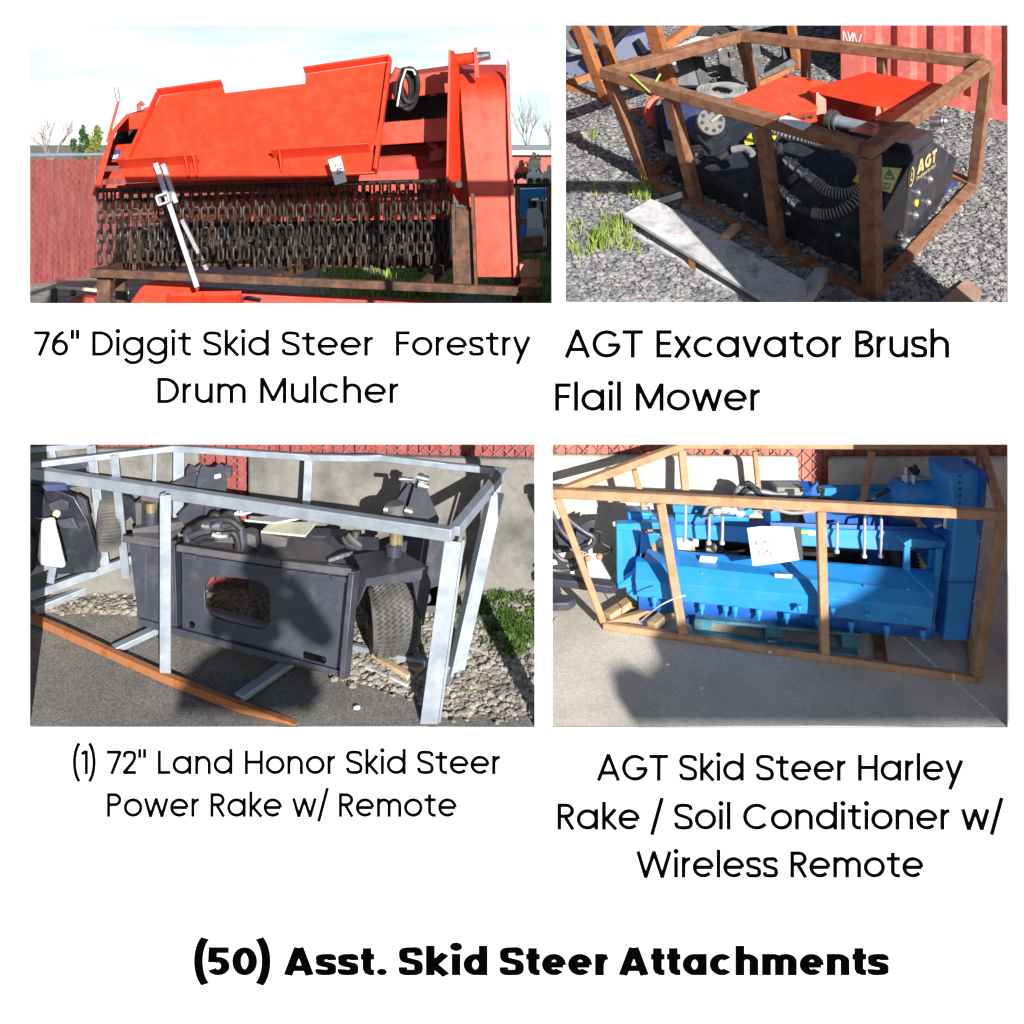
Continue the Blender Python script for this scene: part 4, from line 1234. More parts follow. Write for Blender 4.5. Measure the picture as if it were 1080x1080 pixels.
# grass showing below the mulcher
mb = MB()
for _ in range(90):
    px = random.uniform(355, 600); d = random.uniform(12.5, 17)
    blades(mb, (px - 540) / F * d, d, 50, 0.35, 0.06, 0.2, lambda x, y: TERR, w=0.012)
setting(tag(obj('grass', mb, M['grass'], smooth=0, recalc=False), 'bright green grass growing beyond the rusty frame', 'grass'), 'stuff')

# ================================================================== upper right opening: flail mower in a rusty crate on the gravel bank
def up_bank(p, h):            # rises square to the bank
    return p + V((0, -0.47 * h, 0.883 * h))
N0, L0, R0 = P(920, 315, 7.24), P(682, 191, d_bank), P(1027, 198, d_bank)
N1, L1, R1, B1 = P(917.5, 158, 6.75), P(640.5, 77.5, 8.2), P(1042.5, 66, 8.1), P(781, 38, 9.4)
B0 = P(797, 100, d_bank)
def seg_x(A, B, x):           # the point of segment A-B that stands in photo column x
    k = (x - 540) / F
    t = (A.x - k * A.y) / ((A.x - k * A.y) - (B.x - k * B.y))
    return A + (B - A) * t
cr2_ = thing('shipping_crate', 'rust brown open crate frame around the black flail mower on the gravel', 'crate', (N0 + B0) / 2)
W = 0.09
for a, b in ((L1, N1), (N1, R1), (L1, B1), (B1, R1)):
    mb = MB(); t = (b - a).normalized(); mb.bar(a - t * W * 0.5, b - t * W * 0.52, W, W, up=(0, -0.47, 0.88))
    obj('top_rail', mb, M['rust'], cr2_, bevel=0.008)
for a, b in ((L0, N0), (N0, R0), (L0, B0), (B0, R0)):
    mb = MB(); mb.bar(a + V((0, 0, 0.02)), b + V((0, 0, 0.02)), 0.085, 0.06, up=(0, -0.47, 0.88))
    obj('bottom_rail', mb, M['rust'], cr2_, bevel=0.006)
up2 = V((0, -0.47, 0.88))
def post2(a, b, w):
    mb = MB(); t = (b - a).normalized(); mb.bar(a + V((0, 0, 0.05)), b - t * (W / 2 + 0.002), w, w, up=(N1 - L1).normalized())
    obj('post', mb, M['rust'], cr2_, bevel=0.008)
post2(N0, N1, 0.112); post2(L0, L1, 0.085); post2(R0, R1, 0.085); post2(B0, B1, 0.085)
for xt, xb, w in ((706, 734, 0.088), (803, 821, 0.088)):
    post2(seg_x(L0, N0, xb), seg_x(L1, N1, xt), w)
for xt, xb in ((850, 850), (930, 931)):
    post2(seg_x(B0, R0, xb), seg_x(B1, R1, xt), 0.07)
mb = MB(); c = seg_x(L1, N1, 682); mb.tube([c + V((0.1, -0.02, 0.08)), c + V((0.06, -0.07, 0.02)), c + V((0.02, -0.06, -0.06)), c + V((-.12, 0.02, 0.08))], 0.008, 6)
tag(obj('cord', mb, M['lime']), 'lime green cord tied near the left corner of the rust brown crate', 'cord')
a = P(820, 122, 6.98)
mb = MB(); mb.pp([(823, 123.5, 7.0), (830, 121.5, 7.1), (856, 131, 6.95), (847, 137, 6.85), (838, 134, 6.87), (821, 127, 7.0)], None, 0.004)
tag(obj('paper_tag', mb, M['paper'], smooth=0), 'blank white paper tag lying on the rust brown crate rail', 'tag')

PF = plane((920, 315, 7.24), (682, 191, d_bank(682, 191)), (917.5, 158, 6.75))
PF3 = mul(PF, 1.035)
PR = mul(plane((920, 315, 7.24), (1027, 198, d_bank(1027, 198)), (917.5, 158, 6.75)), 1.035)
fm = thing('flail_mower', 'black flail mower with red mounting brackets inside the rust brown crate', 'mower', (N0 + B0) / 2 + V((0, 0, 0.05)))
HL = (698, 104, 9.25)
dh = plane((703, 165, PF3(703, 165)), (912, 262, PF3(912, 262)), (963, 165, PR(963, 165)))
mb = MB(); mb.pp([(704, 166), (912, 263), (913, 301), (820, 262), (731, 219), (712, 193)], PF3, 0.05)
obj('front_flap', mb, M['black'], fm, bevel=0.004)
mb = MB(); mb.pp([(701, 160), (913, 257), (913, 268), (703, 171)], mul(PF3, 0.995), 0.02)
obj('flap_strip', mb, M['black'], fm)
mb = MB(); mb.pp([(703, 165), (912, 262), (930, 227), (964, 166), (958, 152), (940, 153), (905, 152), (860, 140), (800, 122), (757, 108), (697, 104), (698, 140)], dh, 0.05)
obj('hood', mb, M['black'], fm, bevel=0.004)
mb = MB(); mb.pp([(914, 300), (912, 262), (930, 227), (964, 165), (985, 149), (1009, 167), (1005, 184), (986, 229), (960, 272), (934, 288)], PR, 0.06)
sp_ = obj('side_panel', mb, M['black'], fm, bevel=0.006)
mb = MB(); mb.pp([(960, 268), (986, 229), (1004, 190), (1018, 196), (1015, 205), (975, 262)], mul(PR, 1.012), 0.04)
obj('rear_flap', mb, M['navy'], fm)
mb = MB(); mb.pp([(958, 152), (984, 138), (985, 149), (964, 166)], mul(PR, 1.005), vec=(-0.35, 0.3, 0.1))
obj('top_beam', mb, M['black'], fm, bevel=0.01)
mb = MB(); mb.pp([(968, 168), (985, 152), (1004, 180), (986, 226), (960, 268), (936, 282), (932, 232)], mul(PR, 1.02), vec=(-1.25, 1.2, 0.3))
obj('body', mb, M['dark'], fm)
# AGT lettering on the side panel
nr = (P(1000, 200, PR) - P(930, 260, PR)).cross(P(960, 180, PR) - P(930, 260, PR)).normalized()
if nr.y > 0: nr = -nr
o = P(966.5, 184.5, PR) + nr * 0.004; ux = (P(987, 169.5, PR) - P(966.5, 184.5, PR)); lx = ux.length; ux.normalize(); uy = (P(970, 163.5, PR) - P(966.5, 184.5, PR)); uy = (uy - ux * uy.dot(ux)).normalized()
mb = MB(); write(mb, 'AGT', lambda x, y, z: o + ux * x + uy * y + nr * z, 0.105, 0, lx * 0.98, w=0.26)
c = P(960.6, 186.5, PR) + nr * 0.004
strip(mb, arc(0, 0, 0.048, 0.07, 0, 360, 24), 0.016, lambda x, y, z: c + ux * x + uy * y + nr * z, 0)
strip(mb, [(0.02, -0.035), (-0.025, 0.0), (0.01, 0.012), (-0.015, 0.045)], 0.016, lambda x, y, z: c + ux * x + uy * y + nr * z, 0)
o2 = o - uy * 0.045
write(mb, 'INDUSTRIAL'.lower(), lambda x, y, z: o2 + ux * x + uy * y + nr * z, 0.03, 0, lx * 0.95, w=0.2)
obj('lettering', mb, M['gold'], sp_, smooth=0, recalc=False)
for x, y in ((979, 189), (966, 203), (977, 213), (964, 227), (947, 248), (955, 254)):
    mb = MB(); p = P(x, y, PR); mb.ball(p + nr * 0.012, 0.028, 10); mb.cyl(p + nr * 0.0, p + nr * 0.012, 0.034, n=10)
    obj('bolt', mb, M['steel'], sp_)
mb = MB(); p = P(966, 214, PR); mb.cyl(p, p + nr * 0.01, 0.028, n=12)
obj('yellow_dot', mb, M['yellow'], sp_)
nf = (P(900, 260, PF3) - P(720, 180, PF3)).cross(P(800, 240, PF3) - P(900, 260, PF3)).normalized()
if nf.y > 0: nf = -nf
for x, y in ((787, 206), (831.5, 225.5), (884, 248)):
    mb = MB(); p = P(x, y, mul(PF3, 0.99)); mb.ball(p, 0.024, 10)
    obj('bolt', mb, M['steel'], fm)
# left end: belt cover, motor
mb = MB(); mb.pp([(677, 121), (680, 106), (689, 98.5), (700, 98), (704, 112), (702, 135), (692, 137), (682, 133)], 9.32, vec=(0.12, 0.12, 0.05))
obj('belt_cover', mb, M['orange_red'], fm, bevel=0.03)
mb = MB(); mb.pp([(690, 112), (697, 102), (738, 108), (736, 140), (722, 152), (703, 168), (700, 182), (693, 150)], 9.2, 0.1)
obj('end_plate', mb, M['black'], fm, bevel=0.005)
mb = MB(); mb.pp([(698, 108), (738, 112), (735, 143), (704, 137)], mul(dh, 0.975), vec=(0.1, 0.3, 0.05))
obj('belt_box', mb, M['navy'], fm, bevel=0.01)
ax = V((0.1, -0.93, 0.3)).normalized()
mc = P(749.5, 129, mul(dh, 0.965))
mb = MB(); mb.lathe(mc, ax, [(-0.3, 0.09), (-0.02, 0.1), (-0.02, 0.118), (0.02, 0.118), (0.026, 0.11)], 28)
mo = obj('motor_flange', mb, M['steel_dull'], fm)
s1 = ax.cross(V((1, 0, 0))).normalized(); s2 = ax.cross(s1)
for k in range(8):
    a = k * PI / 4 + 0.2; q = mc + (s1 * math.cos(a) + s2 * math.sin(a)) * 0.08 + ax * 0.024
    mb = MB(); mb.cyl(q, q + ax * 0.006, 0.017, n=12)
    obj('bolt_hole', mb, M['ink'], mo)
mb = MB(); mb.tube([mc + ax * 0.03, mc + ax * 0.09 + V((0.05, 0, 0.03)), mc + ax * 0.08 + V((0.14, 0, 0.06))], 0.014, 8)
obj('motor_port', mb, M['cream'], mo)
# hoses in front of the hood
dq = mul(dh, 0.965)
def hose(pts, r, m, k=1.0, closed=False, parent=fm, name='hydraulic_hose'):
    f = mul(dh, 0.965 * k)
    mb = MB(); mb.tube(smooth_path([P(x, y, f) for x, y in pts], 6, closed), r, 9, closed)
    return obj(name, mb, m, parent)
hose([(822, 175), (824, 150), (845, 148), (872, 164), (880, 185), (876, 205), (860, 217), (840, 217), (826, 205), (822, 185)], 0.028, M['rubber'], closed=True)
hose([(812, 146), (820, 158), (831, 172)], 0.022, M['rubber'])
hose([(858, 190), (872, 201), (886, 204), (899, 203), (909, 197)], 0.034, M['rubber'], 0.985)
hose([(838, 215), (850, 222), (872, 226), (892, 220), (908, 205)], 0.032, M['rubber'], 0.985)
hose([(730, 158), (742, 167), (758, 167), (772, 158), (786, 157), (792, 163)], 0.026, M['rubber'])
hose([(772, 158), (786, 156.5), (794, 163)], 0.029, M['hose_grey'], 0.995)
hose([(808, 137), (830, 143), (858, 150), (880, 156)], 0.018, M['hose_grey'])
hose([(893, 160), (905, 168), (909, 182)], 0.03, M['hose_grey'])
def coil(pts, r, turns, m):
    f = mul(dh, 0.965 * 0.984)
    path = smooth_path([P(x, y, f) for x, y in pts], 40)
    for k in range(0, len(path) - 1, max(1, (len(path) - 1) // turns)):
        t = (path[k + 1] - path[k]).normalized()
        mb_all.lathe(path[k], t, [(-0.004, r), (0.004, r)], 10)
for pts, r, n in (([(862, 193), (872, 201), (886, 204), (899, 203), (909, 197)], 0.041, 17), ([(858, 224), (872, 226), (892, 220), (908, 205)], 0.039, 17), ([(890, 158), (905, 168), (909, 182)], 0.036, 10), ([(810, 137.5), (858, 150), (880, 156)], 0.023, 26)):
    mb_all = MB(); coil(pts, r, n, None)
    obj('spring_guard', mb_all, M['hose_grey'], fm)
def fitting(x0, y0, x1, y1, r, k=0.985):
    f = mul(dh, 0.965 * k); a, b = P(x0, y0, f), P(x1, y1, f)
    mb = MB(); t = (b - a)
    L = t.length; mb.lathe(a, t, [(0, r * 0.8), (L * 0.3, r * 0.8), (L * 0.3, r * 1.15), (L * 0.45, r * 1.15), (L * 0.46, r * 0.75), (L * 0.6, r * 0.75), (L * 0.6, r * 1.1), (L, r * 1.1)], 12)
    obj('hose_fitting', mb, M['steel'], fm)
fitting(828, 168, 841, 178, 0.034); fitting(843, 179, 860, 192, 0.036); fitting(820, 197, 831, 207, 0.03); fitting(832, 208, 842, 217, 0.034); fitting(729, 157, 739, 163, 0.034)
mb = MB(); mb.bar(P(828, 198, mul(dh, 0.975)), P(843, 184, mul(dh, 0.96)), 0.05, 0.05)
obj('hose_bracket', mb, M['black'], fm)
mb = MB(); mb.bar(P(736, 146, mul(dh, 0.97)), P(750, 161, mul(dh, 0.97)), 0.02, 0.06, up=ax)
obj('guide_bar', mb, M['black'], fm)
# labels
dl = mul(dh, 0.992)
mb = MB(); mb.pp([(899, 191), (910, 174.5), (951, 177.5), (939.5, 204)], dl, 0.004)
yl = obj('warning_label', mb, M['yellow'], fm, smooth=0)
mb = MB(); dk = mul(dh, 0.99)
mb.pp([(926, 176.5), (949, 178), (939, 203), (927, 199)], dk, 0.002)
obj('label_panel', mb, mat('pale_yellow', [(0.72, 0.72, 0.3), (0.8, 0.8, 0.45)], rough=0.5), yl, smooth=0)
mb = MB(); dk2 = mul(dh, 0.9885)
def pl2(a, b): return lambda x, y, z: P(a + x, b - y, dk2)
strip(mb, [(0, 0), (5, 9), (10, -1), (0, 0)], 0.9, pl2(933, 188), 0); strip(mb, [(5, 2), (5, 6)], 1, pl2(933, 188), 0)
strip(mb, [(0, 0), (9, -1), (7, -6), (-1, -5), (0, 0)], 0.7, pl2(930, 193), 0); strip(mb, [(4, 0), (3, -6)], 0.7, pl2(930, 193), 0)
strip(mb, [(0, 0), (4, 5), (8, 0)], 1.1, pl2(913, 182), 0); strip(mb, [(0, 0), (7, 1)], 1.0, pl2(909, 190), 0); strip(mb, [(0, 0), (9, 1)], 0.9, pl2(906, 193), 0)
obj('label_print', mb, M['ink'], yl, smooth=0, recalc=False)
mb = MB(); mb.pp([(785, 148), (792, 140), (795, 152), (786, 153)], dl, 0.004); mb.pp([(813, 143), (819, 143), (816, 149)], dl, 0.004)
obj('warning_label', mb, M['yellow'], fm, smooth=0)
# red mounting brackets
tl = plane((772, 105, 8.75), (832, 122, 8.35), (830, 78, 9.1))
mb = MB(); mb.pp([(772, 104.5), (830, 78), (872, 86), (860, 117), (832, 122)], tl, vec=(0, 0.0, -0.035))
obj('mount_plate', mb, M['orange_red'], fm, bevel=0.004)
mb = MB(); mb.pp([(772, 105), (832, 122.5), (833, 132), (773, 111)], mul(tl, 0.999), vec=(0, 0.05, 0)); mb.pp([(833, 122), (861, 117), (862, 128), (834, 136)], mul(tl, 1.0), vec=(0, 0.05, 0))
obj('mount_side', mb, M['orange_red'], fm)
for x, y in ((830, 80), (855, 83), (833, 120), (849, 124), (856, 123)):
    mb = MB(); mb.ball(P(x, y, mul(tl, 0.995)), 0.015, 8); obj('bolt', mb, M['steel_dull'], fm)
t2 = plane((856, 93, 8.5), (942, 113, 8.1), (994, 89, 8.3))
mb = MB(); mb.pp([(855, 93), (915, 75.5), (994, 88.5), (943, 113.5)], t2, vec=(0, 0, -0.035))
obj('bracket_top', mb, M['red'], fm, bevel=0.004)
mb = MB(); mb.pp([(861, 97), (871, 99), (872, 136), (861, 134)], 8.46, vec=(0.02, 0.5, 0.05))
obj('bracket_leg', mb, M['orange_red'], fm)
mb = MB(); mb.pp([(925, 112), (932, 113), (930, 142), (921, 140)], 8.16, vec=(0.02, 0.5, 0.05))
obj('bracket_leg', mb, M['orange_red'], fm)
mb = MB(); mb.pp([(932, 113.5, 8.13), (943, 113.5, 8.11), (994, 89, 8.31), (996, 98, 8.32), (930, 142, 8.17)], None, 0.03)
obj('bracket_web', mb, M['orange_red'], fm)
mb = MB(); mb.pp([(868, 99), (930, 112), (926, 140), (870, 132)], 8.7, 0.03)
obj('bracket_back', mb, M['red_dull'], fm)
mb = MB(); a, b = P(874, 126, 8.35), P(925, 138, 8.05); mb.cyl(a, b, 0.052, n=20)
pin = obj('pin', mb, M['galv'], fm)
t = (b - a).normalized()
mb = MB(); mb.cyl(a, a + t * 0.05, 0.085, n=20); mb.cyl(a + t * 0.06, a + t * 0.08, 0.07, n=20)
obj('pin_collar', mb, M['steel_dull'], pin)
mb = MB(); mb.tube(smooth_path([P(848, 122, 8.6), P(856, 119, 8.6), P(866, 121, 8.6), P(874, 124, 8.55)], 5), 0.008, 6)
obj('safety_wire', mb, M['hose_grey'], fm)
mb = MB()
for k in range(4):
    c = P(755 + k * 4, 96 + k * 2, 9.3)
    mb.tube(smooth_path([c + V((0.16 * math.cos(a), 0.08 * math.sin(a), 0.06 * math.sin(a) + 0.02 * k)) for a in [i * 0.63 for i in range(10)]], 3, True), 0.02, 8, True)
obj('hose_coil', mb, M['hose_grey'], fm)
mb = MB(); p = P(981, 128, 8.6); mb.cyl(p, p + V((0.08, -0.05, 0)), 0.05, n=14); mb.ball(p + V((0.09, -0.06, 0)), 0.035, 10)
obj('rear_nut', mb, M['steel'], fm)

# timber on the gravel
pt = plane((657, 226, d_bank(657, 236) * 0.992), (846, 320, 7.02), (686, 209.5, d_bank(686, 216) * 0.99))
pal = thing('timber_pallet', 'weathered grey timber skid lying on the gravel in front of the rust brown crate', 'pallet', P(750, 290, d_bank))
mb = MB(); mb.pp([(657, 225.5), (686, 209.5), (700, 215), (852, 297), (846, 330), (828, 330)], pt, vec=(0, 0.01, -0.026))
obj('top_board', mb, M['wood_grey'], pal, bevel=0.004)
def under(x, y): return (x, y, pt(x, 225 + (x - 657) * 0.595))
mb = MB(); mb.pp([under(659, 241), under(661, 245.5), under(800, 328), under(830, 346), under(830, 341)], None, vec=(0.03, 0.2, 0.09))
obj('lower_board', mb, M['wood_grey'], pal, bevel=0.004)
for x, y, w in ((659, 228, 4), (726, 268, 7)):
    mb = MB(); mb.pp([under(x, y + 3), under(x + w, y + 3 + w * 0.595), under(x + w + 1, y + 15 + w * 0.595), under(x + 1, y + 15)], None, vec=(0, 0.14, 0.05))
    obj('spacer_block', mb, M['rust_orange'] if w == 7 else M['wood_grey'], pal)
mb = MB(); mb.bar(P(842, 322, 7.1), P(868, 287, 7.5), 0.1, 0.08)
tag(obj('timber_batten', mb, M['wood_grey'], bevel=0.005), 'short grey batten running under the crate beside the timber skid', 'batten')
mb = MB(); mb.bar(P(720, 205, 8.3), P(692, 214, d_bank), 0.08, 0.05)
tag(obj('timber_batten', mb, M['wood_grey'], bevel=0.005), 'grey batten poking out under the left corner of the rust brown crate', 'batten', 'timber battens')
mb = MB(); mb.bar(P(778, 238, 7.9), P(765, 250, 7.72), 0.07, 0.04)
tag(obj('timber_batten', mb, M['wood'], bevel=0.005), 'pale batten end between the timber skid and the middle post of the rust brown crate', 'batten', 'timber battens')
mb = MB(); mb.pp([(982, 324), (1019, 293), (1036, 306), (1027, 335), (990, 335)], plane((982, 324, 6.98), (1019, 293, d_bank(1019, 303)), (1036, 306, d_bank(1036, 316))), vec=(0, 0.03, -0.06))
tag(obj('plank', mb, M['wood_pink'], bevel=0.006), 'reddish plank end on the gravel at the lower right', 'plank')
mb = MB()
tufts = ((640, 252, 60), (628, 262, 40), (672, 206, 50), (645, 240, 50), (612, 268, 30), (662, 262, 40), (623, 145, 20), (635, 258, 60), (655, 245, 30), (680, 208, 30), (607, 245, 20), (632, 208, 12))
for x, y, n in tufts:
    d = d_bank(x, y); blades(mb, (x - 540) / F * d, d, n, 0.09, 0.05, 0.16, bank_h, w=0.005, lean=0.7)
setting(tag(obj('grass', mb, M['grass'], smooth=0, recalc=False), 'yellow green grass tufts in the gravel left of the timber skid', 'grass'), 'stuff')
p = P(612, 146, d_bank); mb = MB(); stones(mb, [(p.x, p.y)], 0.1, 0.11, bank_h)
tag(obj('pale_rock', mb, M['stone_pale'], smooth=0), 'long pale rock on the gravel left of the crate', 'rock')

# shipping container behind
c0, c1 = P(886, 88, 10.4), P(1063, 131, 9.62)
t = (c1 - c0); t.z = 0; t.normalize()
c2 = c0 + t * 3.6; c2.z = c0.z + (c1.z - c0.z) / (V((c1.x - c0.x, c1.y - c0.y)).length) * 3.6
back = V((-t.y, t.x, 0))
if back.y < 0: back = -back
rise = V((0, 0, 2.7)); slope_ = (c2 - c0) / 3.6
ct = thing('shipping_container', 'faded red corrugated shipping container standing at the right behind the mower crate', 'container', c0)
mb = MB(); s = 0.22; pts = []
while s < 3.5:
    for ds, dep in ((0.0, 0.03), (0.11, 0.03), (0.16, 0.09), (0.27, 0.09), (0.32, 0.03)):
        pts.append((s + ds, dep))
    s += 0.33
vs = []
for q, dep in pts:
    b = c0 + slope_ * q + back * dep
    vs += [b + V((0, 0, 0.12)), b + rise]
mb.add(vs, [(2 * i, 2 * i + 2, 2 * i + 3, 2 * i + 1) for i in range(len(pts) - 1)])
obj('side_wall', mb, M['container'], ct, smooth=0)
mb = MB(); mb.prism([c0 - V((0, 0, 0.1)), c0 + slope_ * 0.24 - V((0, 0, 0.1)), c0 + slope_ * 0.24 + rise, c0 + rise], back * 0.2)
obj('corner_post', mb, M['container'], ct, bevel=0.01)
mb = MB(); mb.prism([c0 + slope_ * 0.245 - V((0, 0, 0.06)), c2 - V((0, 0, 0.06)), c2 + V((0, 0, 0.17)), c0 + slope_ * 0.245 + V((0, 0, 0.17))], back * 0.12)
obj('bottom_rail', mb, M['container'], ct, bevel=0.01)
mb = MB(); b0 = c0 + back * 2.0
mb.prism([c0 + slope_ * 0.24 + back * 0.25, c2 + back * 0.2, c2 + back * 0.2 + rise, c0 + slope_ * 0.24 + back * 0.25 + rise], back * 1.9)
obj('box_body', mb, M['container'], ct)
mb = MB(); o3 = P(893, 42, 10.39) - back * 0.03; o3 = V((o3.x, o3.y, o3.z))
write(mb, 'MW', lambda x, y, z: c0 + slope_ * (0.03 + x) + V((0, 0, (P(890, 45, 10.4).z - c0.z) + y)) - back * (0.004 + z), 0.13, 0, 0.18, w=0.09)
obj('chalk_marks', mb, M['white_paint'], ct, smooth=0, recalc=False)

# crates and black machines further back on the bank
c3 = thing('shipping_crate', 'rust brown crate around the dark blue machine at the upper left of the gravel', 'crate', P(640, 70, d_bank))
def rail3(a, b, w=0.09, name='rail', root=c3, m='rust_orange'):
    mb = MB(); mb.bar(a, b, w); obj(name, mb, M[m], root, bevel=0.006)
g1, g2, g3 = P(597, 90, d_bank), P(702, 54, d_bank), P(690, 126, d_bank)
rail3(g1, g2); rail3(P(590, 89, d_bank), g3, 0.06)
rail3(P(641, 107, d_bank), P(607, 18, 9.6), 0.1, 'post'); rail3(P(648, 77, 10.5), P(629, 10, 10.2), 0.1, 'post')
rail3(P(709, 100, 10.0), P(683, 8, 9.3), 0.125, 'post'); rail3(P(697, 52, 9.7), P(748, 14, 10.6), 0.09, 'rail')
k1 = thing('black_implement', 'dark blue machine body in the rust brown crate at the upper left', 'implement', P(625, 75, d_bank))
mb = MB(); mb.pp([(595, 62), (612, 50), (640, 48), (641, 70), (604, 83), (595, 75)], 10.6, vec=(0.2, 0.8, 0.35))
obj('body', mb, M['navy'], k1, bevel=0.01)
mb = MB(); mb.pp([(647, 52), (655, 40), (684, 32), (684, 60), (648, 70)], 10.9, vec=(0.1, 0.8, 0.4))
obj('side_box', mb, M['navy'], k1, bevel=0.01)
mb = MB(); mb.pp([(592, 18), (612, 18), (636, 48), (612, 51), (596, 55)], 10.7, vec=(0.1, 0.5, 0.2))
obj('front_hood', mb, M['black'], k1, bevel=0.01)
mb = MB(); mb.cyl(P(640, 30, 11), P(676, 22, 11.2), 0.14, n=16); mb.bar(P(645, 48, 10.9), P(664, 28, 10.8), 0.06); mb.bar(P(672, 42, 10.85), P(683, 58, 10.8), 0.05)
obj('roller', mb, M['dark'], k1)
mb = MB(); mb.tube(smooth_path([P(596, 44, 10.5), P(600, 52, 10.4), P(610, 55, 10.4), P(625, 53, 10.5)], 5), 0.03, 8)
obj('hose', mb, M['hose_grey'], k1)
mb = MB(); mb.pp([(624, 53), (632, 51), (631, 54), (624, 56)], 10.55, 0.004)
obj('label', mb, M['yellow'], k1)
k2 = thing('black_implement', 'black machine with a pale flat top and upright plates behind the mower crate', 'implement', P(730, 85, d_bank))
mb = MB(); mb.pp([(704, 53), (735, 38), (768, 40), (752, 54)], plane((704, 53, 9.9), (768, 40, 10.3), (735, 38, 10.6)), vec=(0, 0, -0.05))
obj('top_plate', mb, M['paper'], k2)
mb = MB(); mb.pp([(706, 56), (730, 58), (740, 92), (714, 92)], 10.0, 0.4)
obj('drum_case', mb, M['black'], k2, bevel=0.02)
for q in ([(729, 60), (741, 56), (750, 92), (738, 96)], [(757, 52), (766, 50), (774, 90), (762, 90)], [(792, 42), (800, 42), (806, 78), (797, 80)]):
    mb = MB(); mb.pp(q, 10.05, 0.06); obj('upright_plate', mb, M['dark'], k2)
mb = MB()
for y in (58, 68, 78, 86): mb.bar(P(768, y, 10.2), P(790, y - 4, 10.3), 0.06)
obj('rung', mb, M['steel_dull'], k2)
mb = MB()
for k in range(3): mb.tube(smooth_path([P(735 + k * 5, 42, 10.6), P(742 + k * 5, 31 + k, 10.6), P(756 + k * 4, 31, 10.6), P(766 + k * 2, 40, 10.6)], 5), 0.028, 8)
obj('hose', mb, M['rubber'], k2)
mb = MB(); mb.bar(P(709, 62, 9.95), P(714, 76, 9.9), 0.035, 0.02); obj('white_strap', mb, M['paper'], k2)
k3 = thing('black_implement', 'low black bracket machine at the back between the crate and the container', 'implement', P(822, 65, d_bank))
mb = MB(); mb.pp([(805, 78), (835, 62), (842, 67), (815, 83)], 10.6, vec=(0.05, 0.25, 0.1))
obj('base_plate', mb, M['dark'], k3)
mb = MB(); mb.pp([(823, 20), (834, 18), (838, 64), (827, 66)], 10.7, 0.06)
obj('upright_plate', mb, M['dark'], k3)
mb = MB(); mb.pp([(770, 28), (818, 20), (830, 24), (790, 33)], 11.4, vec=(0, 0.3, 0.14)); obj('arm', mb, M['dark'], k3)
c4 = thing('shipping_crate', 'thin rust orange crate frame at the back beside the container', 'crate', P(830, 70, d_bank))
rail3(P(841, 72, 10.7), P(832, 8, 10.5), 0.08, 'post', c4); rail3(P(798, 90, 10.3), P(843, 70, 10.8), 0.07, 'rail', c4); rail3(P(806, 62, 11), P(826, 66, 11), 0.06, 'rail', c4)

# ================================================================== lower left opening: slate grey power rake in a galvanised crate
def concrete_wall(name, label, pts, z1, th, m, cham=0.02):
    mb = MB()
    fr = [V((p[0], p[1], p[2])) for p in pts]
    (xa, ya), (xb, yb) = pts[0][:2], pts[1][:2]
    za, zb = yard_z(ya) - 0.1, yard_z(yb) - 0.1
    mb.prism([V((xa, ya, za)), V((xb, yb, zb)), V((xb, yb, z1[1])), V((xa, ya, z1[0]))], V((0, th, 0)))
    o = obj(name, mb, m, bevel=cham)
    tag(o, label, 'wall', 'concrete wall blocks')
    return o
WD = 6.02
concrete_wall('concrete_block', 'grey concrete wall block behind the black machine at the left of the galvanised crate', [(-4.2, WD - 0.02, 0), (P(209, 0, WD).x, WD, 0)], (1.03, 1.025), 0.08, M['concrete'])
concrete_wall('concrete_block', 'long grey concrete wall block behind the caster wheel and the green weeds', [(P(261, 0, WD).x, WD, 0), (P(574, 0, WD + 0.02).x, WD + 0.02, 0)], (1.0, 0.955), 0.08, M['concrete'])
slat_fence('slat_fence', 'red slatted wire fence behind the grey concrete wall of the galvanised crate', None, (-4.2, 6.145, 0), (P(572, 0, 6.145).x, 6.145, 0), 0.12, 1.62, 0.055, 0.008, 0.075, (M['slats'], M['wire']), post_every=2.2, wire_r=0.003)

def dx(k): return lambda x, y: k
G = thing('shipping_crate', 'bent galvanised steel crate frame around the slate grey power rake', 'crate', P(290, 690, 5.5))
def galv(name, a, b, w, h=None, m='galv', bevel=0.005, up=(0, 0, 1)):
    mb = MB(); mb.bar(a, b, w, h, up); return obj(name, mb, M[m], G, bevel=bevel)
TR = P(478, 563.5, 5.08)
BRc = P(531, 497, 5.80); BLc = P(184, 472.5, 5.9)
galv('top_rail', P(10, 494.5, 5.93), TR, 0.058, 0.062)
galv('top_rail', TR + V((0.004, 0.03, 0.003)), BRc, 0.055, 0.05)
mb = MB(); pts = [BRc, P(470, 491, 5.83), P(402, 482.5, 5.86), P(370, 483, 5.86), P(325, 482, 5.87), BLc]
for i in range(5): mb.bar(pts[i] - (pts[i + 1] - pts[i]).normalized() * 0.004, pts[i + 1], 0.035 if i else 0.036, 0.035 if i else 0.036)
obj('top_rail', mb, M['galv'], G, bevel=0.003)
galv('top_rail', BLc, P(10, 493, 5.62), 0.04, 0.035)
